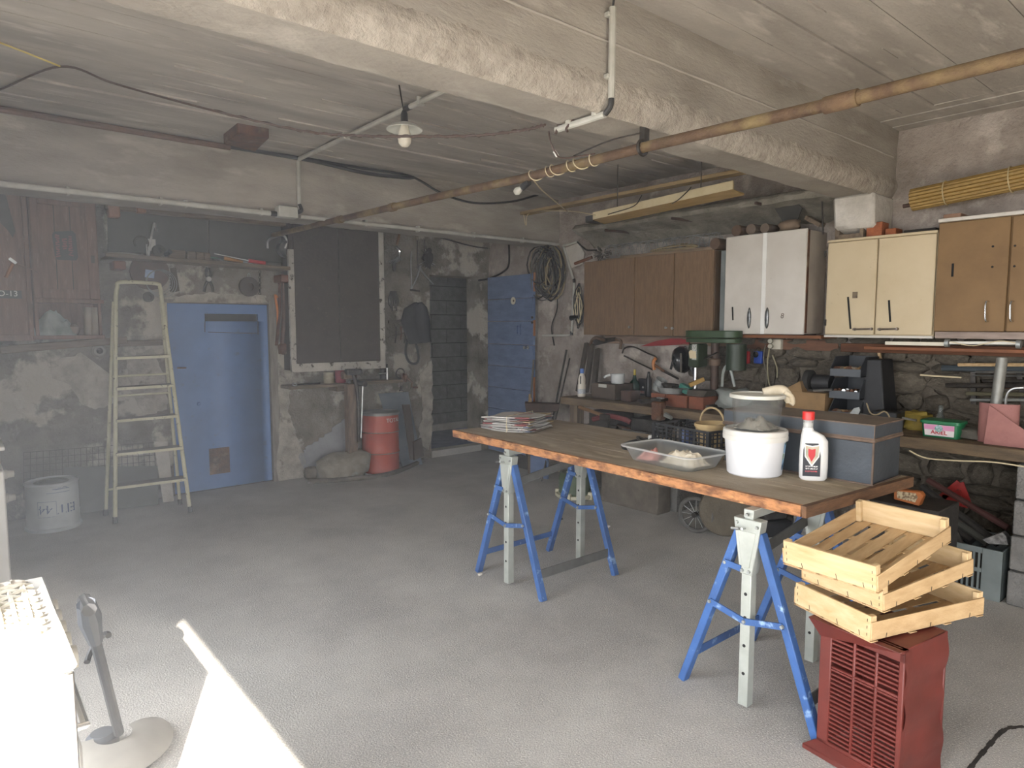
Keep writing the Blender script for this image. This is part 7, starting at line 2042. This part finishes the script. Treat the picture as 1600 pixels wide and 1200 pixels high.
MB().tube(curve([at(1571, 640, x=4.84), at(1573, 618, x=4.84), at(1582, 608, x=4.84), at(1600, 606, x=4.84)], 5), .007, 7).one('bent_rod', M_STEEL, 'bent white rod beside the steel tube', 'rod')
# bundle of rods along the stone wall
GR = 'rods stored along the stone wall'
for k, (a, b, r_, m_, lb) in enumerate((((1472, 575), (1640, 578), .022, mat('rod_slate', '3d4448', None, .5), 'slate coloured tube topmost in the rod store'), ((1497, 570), (1640, 570), .012, M_WOODPALE, 'pale wooden lath in the rod store'), ((1524, 581), (1640, 582), .008, M_STEEL, 'upper bright steel rod in the rod store'), ((1520, 586.5), (1640, 588), .006, M_STEEL, 'lower bright steel rod in the rod store'), ((1438, 586), (1502, 590), .006, M_CREAMWIRE, 'thin cream rod lying in front of the stone wall'), ((1478, 602), (1640, 603), .016, M_IRON, 'black iron bar in the rod store'), ((1520, 603), (1640, 607), .012, M_RUST, 'rusty bar in the rod store'), ((1510, 615), (1640, 617), .014, mat('rod_olive', '56523f', None, .7), 'olive tube in the rod store'), ((1516, 625), (1640, 625), .010, M_GREYMET, 'grey tube lowest in the rod store'), ((1535, 595), (1640, 596), .012, M_IRON, 'dark tube in the middle of the rod store'))):
    MB().tube([rw(*a, .12 + .015 * (k % 3)), rw(*b, .12 + .015 * (k % 3))], r_, 7).one('stored_rod', m_, lb, 'rod', GR)
for k, px in enumerate((1520, 1590)):
    A, B = rw(px, 566, .09), rw(px + (2 if k == 0 else 10), 632, .09)
    MB().bar(A, B, .03, .02, (1, 0, 0)).one('rod_bracket', M_IRON, ('left iron bracket holding the rod store', 'right iron bracket holding the rod store')[k], 'bracket')
# tube light under the right cabinets
tl = thing('tube_light', 'bare fluorescent tube on a brown board under the right cabinets', 'light', rw(1490, 545, .3))
XT = 5.0
A, B = at(1350, 541, x=XT), at(1640, 541, x=XT)
MB().bb((XT, B.y, A.z - .022), (XT + .06, A.y, A.z + .0)).build('board', mat('tube_board', '7a4a2d', '65402a', .7, scale=6, stretch=(5, 1, 5)), tl, bevel=.002)
A2, B2_ = at(1383, 536, x=XT), at(1478, 536, x=XT)
MB().bb((XT - .004, B2_.y, A2.z - .012), (XT + .03, A2.y, A2.z + .012)).build('white_batten', mat('batten_white', 'cfc8b6', None, .5), tl, bevel=.002)
A3, B3 = at(1484, 535.5, x=XT), at(1588, 536, x=XT)
MB().cyl(A3, B3, .011, None, 12).build('tube', mat('tube_glass', 'd3d0c6', None, .25), tl)
for q in (at(1480, 536, x=XT), at(1592, 538, x=XT)):
    MB().lathe([(0, -.012), (.026, -.012), (.026, .012), (0, .012)], q, 14, Matrix.Rotation(PI / 2, 3, 'X')).build('tube_holder', M_GREYMET, tl)
MB().tube(curve([at(1484, 534, x=XT - .02), at(1520, 540, x=XT - .02), at(1560, 533, x=XT - .02), at(1588, 536, x=XT - .02)], 6), .003, 5).build('wire', M_CREAMWIRE, tl)
# bench edge wire
MB().tube(curve([at(x, y, x=4.585) for x, y in ((1421, 704), (1436, 712), (1455, 717), (1500, 720), (1550, 722), (1600, 729))], 5), .0045, 5).one('edge_wire', M_CREAMWIRE, 'thin pale wire strung along the bench front', 'wire')
# ================================================================== under the bench
shz = .6205
hmr = thing('mallet', 'long wooden handled mallet lying on the low shelf', 'mallet', V(4.62, 4.35, shz))
MB().tube([at(905, 636, x=4.60), at(945, 650, x=4.60)], .017, 8).build('handle', mat('mallet_wood', '7d5f42', '6a5038', .8, scale=6), hmr)
MB().box(at(949, 652, x=4.62), (.12, .1, .06)).build('head', M_DARK, hmr, bevel=.008)
MB().tube(curve([at(927, 655, x=4.62), at(950, 650, x=4.62), at(975, 655, x=4.64), at(985, 660, x=4.66)], 5), .024, 8).one('red_tool', mat('tool_red', '6d2c2c', '5a2626', .6, scale=9), 'dark red tool lying on the low shelf under the bench', 'tool')
random.seed(19)
for k in range(9):
    px = 930 + k * 22
    p_ = at(px, 662 + k * 1.6, x=4.70 + .05 * (k % 3))
    p_.z = shz + .015 + .012 * (k % 2)
    MB().bar(p_ + V(0, -.1, 0), p_ + V(.06 * (k % 3 - 1), .12, .01), .03, .024).one('iron_offcut', (M_IRON, M_DARK, M_RUST)[k % 3], ('first', 'second', 'third', 'fourth', 'fifth', 'sixth', 'seventh', 'eighth', 'ninth')[k] + ' iron offcut from the left on the low shelf', 'offcut', 'iron offcuts on the low shelf', bevel=.003)
MB().bb((4.72, 4.2, .625), (5.1, 4.45, .78)).one('dark_box', M_DARK, 'dark box at the left end of the low shelf', 'box', bevel=.006)
MB().bb((4.75, 3.5, .625), (5.1, 3.95, .76)).one('dark_box', M_DARK, 'dark box in the middle of the low shelf', 'box', bevel=.006)
# stone trough
tq = at(1050, 797, z=0)
MB().bb((4.50, tq.y - .03, 0), (4.68, 4.08, .30)).one('stone_trough', mat('trough_stone', '6d655a', '554e45', .95, scale=5, bump=.6), 'long concrete trough on the floor below the table', 'trough', bevel=.008)
# blue leftover board and post
MB().bb((4.70, 5.02, 0), (4.73, 5.28, .42)).one('blue_board', M_BLUEPLANK, 'short blue painted board standing on the floor behind the trestle', 'board', bevel=.003)
MB().bb((4.735, 5.30, 0), (4.80, 5.36, .6)).one('wood_post', M_WOODZ, 'short wooden post beside the blue board', 'post', bevel=.003)
# green water reel
gc = V(4.40, 4.32, 0)
gw = thing('paraffin_heater', 'green round heater on cream feet under the far end of the table', 'heater', gc)
MB().lathe([(0, .04), (.14, .04), (.15, .06), (.145, .08), (.15, .1), (.145, .12), (.15, .14), (.145, .16), (.15, .18), (.14, .22), (.12, .24), (0, .25)], gc, 26).build('drum', mat('heater_green', '4a5a41', '3d4b36', .5, scale=6), gw)
MB().lathe([(.13, .015), (.17, .015), (.175, .03), (.17, .045), (.13, .045)], gc, 26).build('base_ring', mat('heater_cream', 'b9b49c', None, .6), gw)
for k in range(4):
    a = k * PI / 2 + .4
    MB().box(gc + V(.155 * math.cos(a), .155 * math.sin(a), .035), (.06, .06, .07), rz(a)).build('foot', mat('heater_cream', 'b9b49c'), gw, bevel=.006)
MB().tube(arc(gc + V(0, 0, .22), .15, .1, PI - .1, 14, (.6, -.8, 0)), .010, 7).build('handle', mat('heater_handle', '8a8676', None, .6), gw)
# spoked wheel, round stone disc, tool case
wc_ = V(4.55, 3.02, .0)
wl_ = thing('spoked_wheel', 'small spoked cart wheel with a grey tyre under the table', 'wheel', V(4.35, 3.20, 0))
ccw = at(1088, 780, x=4.35) 
ccw.z = .145
uW, vW = V(.25, -.97, 0).normalized(), V(0, 0, 1)
MB().tube(arc(ccw, .128, 0, 2 * PI, 30, uW, vW), .017, 8).build('tyre', mat('tyre_grey', '5d5b57', '4b4946', .85, scale=12), wl_)
for k in range(12):
    a = 2 * PI * k / 12
    MB().tube([ccw, ccw + uW * (.118 * math.cos(a)) + vW * (.118 * math.sin(a))], .003, 5).build('spoke', M_GREYMET, wl_)
MB().cyl(ccw - V(.03, 0, 0), ccw + V(.03, 0, 0), .022, None, 10).build('hub', M_DARK, wl_)
gs = at(1128, 842, z=0)
gdir = V(-.64, -.77, 0)
MB().lathe([(.0, -.04), (.19, -.04), (.2, -.03), (.2, .03), (.19, .04), (0, .04)], at(1137, 842, z=0) + V(.06, .06, .2), 34, V(-.72, -.62, .0).to_track_quat('Z', 'Y').to_matrix()).one('grindstone', mat('grind_stone', '625a4c', '504a3f', .95, scale=5, bump=.4), 'round grey-brown grindstone standing on edge under the table', 'grindstone')
tc_ = thing('tool_case', 'dark open tool case with an orange strip under the near end of the table', 'case', at(1205, 838, z=0) + V(.1, .1, 0))
pc_ = tc_.location.copy()
MB().box(pc_ + V(0, 0, .06), (.24, .34, .12), rz(-.5)).build('body', M_BLACKPL, tc_, bevel=.012)
MB().box(pc_ + V(.02, .02, .15), (.20, .30, .06), rz(-.5)).build('lid', M_DARK, tc_, bevel=.012)
MB().box(pc_ + V(-.05, -.03, .183), (.05, .14, .004), rz(-.5)).build('orange_strip', mat('strip_orange', '9a5a35', None, .6), tc_)
MB().tube(curve([pc_ + V(-.16, .1, .30), pc_ + V(-.18, .06, .16), pc_ + V(-.12, -.06, .09), pc_ + V(0, -.16, .10)], 5), .010, 7).build('hose', M_CABLE, tc_)
# orange packet, warning triangle, poles, grey crate
op = thing('orange_packet', 'orange packet with faded print lying behind the top fruit tray', 'packet', at(1418, 790, x=4.2))
qp = [at(x, y, x=4.2) for x, y in ((1397, 764), (1438, 769), (1442, 776), (1436, 791), (1396, 780))]
zf = min(p.z for p in qp)
MB().prism(qp, (.05, 0, 0)).build('body', mat('packet_orange', 'a8622f', '8f5228', .6, scale=9), op, bevel=.004)
MB().prism([at(x, y, x=4.199) for x, y in ((1401, 767), (1431, 771), (1434, 777), (1430, 785), (1402, 778))], (-.0015, 0, 0)).build('printed_panel', mat('packet_print', 'b0a184', '6d5a43', .6, scale=70, lo=.45, hi=.55), op)
MB().bb((4.16, qp[0].y - .25, 0), (4.5, qp[0].y + .12, zf - .002)).one('dark_box', M_DARK, 'dark crate carrying the orange packet', 'crate', bevel=.006)
wt = thing('warning_triangle', 'red folded warning triangle under the bench', 'triangle', at(1495, 795, x=5.05))
T_ = [(1500, 754), (1513, 789), (1472, 777)]
for k in range(3):
    a, b = at(*T_[k], x=5.05), at(*T_[(k + 1) % 3], x=5.05)
    MB().bar(a, b, .008, .045, (b - a).cross(V(1, 0, 0))).build('arm', mat('triangle_red', '9a2c28', '84261f', .4, scale=9), wt)
MB().bar(at(1494, 766, x=5.04), at(1497, 790, x=5.04), .006, .05, (0, 1, 0)).build('centre_bar', mat('triangle_red', '9a2c28'), wt)
for k, (a, b, r_) in enumerate((((1440, 760), (1560, 850), .025), ((1430, 775), (1545, 848), .03), ((1450, 750), (1575, 825), .02), ((1440, 790), (1520, 845), .03))):
    MB().tube([at(*a, x=4.95), at(*b, x=4.85)], r_, 8).one('dark_pole', (M_DARK, mat('pole_grey', '46453f', None, .8), mat('pole_maroon', '4a2c28', None, .8), M_DARK)[k], ('first', 'second', 'third', 'fourth')[k] + ' dark pole from the top of the heap under the bench', 'pole', 'dark poles under the bench')
gcr = thing('plastic_crate', 'grey plastic crate with slotted sides under the bench beside the pillar', 'crate', V(4.78, 1.25, 0))
M_GCR = mat('crate_grey', '6d7472', '5f6664', .6, scale=6)
gx0, gx1, gy0, gy1, gh = 4.58, 4.98, 1.05, 1.62, .30
for lo, hi, nm in (((gx0, gy0, 0), (gx1, gy1, .01), 'base'), ((gx0, gy0, gh - .035), (gx0 + .012, gy1, gh), 'rim'), ((gx1 - .012, gy0, 0), (gx1, gy1, gh), 'back_wall'), ((gx0, gy0, 0), (gx1, gy0 + .012, gh), 'end_wall'), ((gx0, gy1 - .012, 0), (gx1, gy1, gh), 'end_wall'), ((gx0, gy0, 0.01), (gx0 + .012, gy1, .05), 'bottom_rail'), ((gx0, gy0, .15), (gx0 + .012, gy1, .175), 'middle_rail'), ((gx0 - .004, gy0, .0), (gx0 + .014, gy0 + .10, gh), 'corner_panel'), ((gx0 - .004, gy1 - .05, .0), (gx0 + .014, gy1, gh), 'corner_panel')):
    MB().bb(lo, hi).build(nm, M_GCR, gcr, bevel=.002)
y_ = gy0 + .11
while y_ < gy1 - .06:
    MB().bb((gx0 + .001, y_, .04), (gx0 + .011, y_ + .011, gh - .02)).build('bar', M_GCR, gcr)
    y_ += .027
rag(V(4.78, 1.30, .012), .3, .45, .30, 41., 'dark_sacking', mat('dark_rag2', '4a463f', '37342f', .9, scale=12), 'dark sacking heaped in the grey crate', cat='cloth')
MB().prism([at(x, y, x=4.66) for x, y in ((1535, 843), (1566, 832), (1572, 838), (1575, 851), (1545, 850))], (.06, 0, 0)).one('silver_wrapper', mat('wrapper', 'a5a3a0', '5d5b5a', .3, .5, scale=30), 'silvery plastic wrapper on the grey crate', 'wrapper')
# small litter on the floor
for k, (px, py, lb) in enumerate(((950, 824, 'tiny white chip on the floor between the trestles'), (750, 899, 'small pale stone chip at the far trestle foot'), (876, 812, 'small dark stain-like stone on the floor under the table'))):
    p_ = at(px, py, z=0)
    MB().rock(p_ + V(0, 0, .008), (.018, .014, .008), k + 50, 7, 5, .4).one('floor_chip', (M_WHITEPL, M_WHITE, M_DARK)[k], lb, 'chip')
# ================================================================== added haze volume imitating veiling glare in the left of the room
hz = MB().bb((WL + .02, .3, .004), (.8, 4.7, 2.44))
hm_ = bpy.data.materials.new('glare_haze')
hm_.use_nodes = True
nt_ = hm_.node_tree
nt_.nodes.remove(nt_.nodes['Principled BSDF'])
vsn = nt_.nodes.new('ShaderNodeVolumeScatter')
vsn.inputs['Color'].default_value = (.97, .97, .97, 1)
vsn.inputs['Density'].default_value = .045
vsn.inputs['Anisotropy'].default_value = 0.0
nt_.links.new(vsn.outputs[0], nt_.nodes['Material Output'].inputs['Volume'])
ho = hz.build('glare_haze', hm_, None, smooth=0)
ho['kind'] = 'stuff'
ho['label'] = 'thin added haze standing in for the glare over the left side of the garage'
ho['category'] = 'haze'
# ================================================================== sub-parts: fittings belong to the door, post or plate that carries them
def bb_c(o):
    cs = [Vector(c) for c in o.bound_box]
    lo = Vector([min(c[i] for c in cs) for i in range(3)])
    hi = Vector([max(c[i] for c in cs) for i in range(3)])
    return lo, hi
def adopt(root, kids, host, slack=.012):
    ch = [c for c in root.children]
    hosts = [c for c in ch if c.name.split('.')[0] == host]
    for c in ch:
        if c.name.split('.')[0] not in kids:
            continue
        lo, hi = bb_c(c)
        m_ = (lo + hi) / 2
        best = None
        for h_ in hosts:
            a, b = bb_c(h_)
            d_ = sum(max(a[i] - m_[i], 0, m_[i] - b[i]) for i in range(3))
            if best is None or d_ < best[0]:
                best = (d_, h_)
        if best and best[0] < .08:
            c.parent = best[1]
for o in list(COL.objects):
    nm = o.name.split('.')[0]
    if o.type != 'EMPTY' or o.parent is not None:
        continue
    if nm == 'wall_cabinet':
        adopt(o, ('handle', 'knob', 'magnet_strip', 'hinge', 'screw_hole', 'figure_mark', 'sticker_remnant', 'edge_strip'), 'door')
    elif nm == 'trestle':
        adopt(o, ('bolt', 'plate_emboss', 'locking_pin'), 'clamp_plate')
        adopt(o, ('pin_hole',), 'post')
        adopt(o, ('rivet',), 'brace')
    elif nm == 'stepladder':
        adopt(o, ('tread_edge',), 'tread')
    elif nm == 'door_1':
        adopt(o, ('slot_backing', 'flap_edge', 'patch_plate', 'knob', 'bolt'), 'leaf')
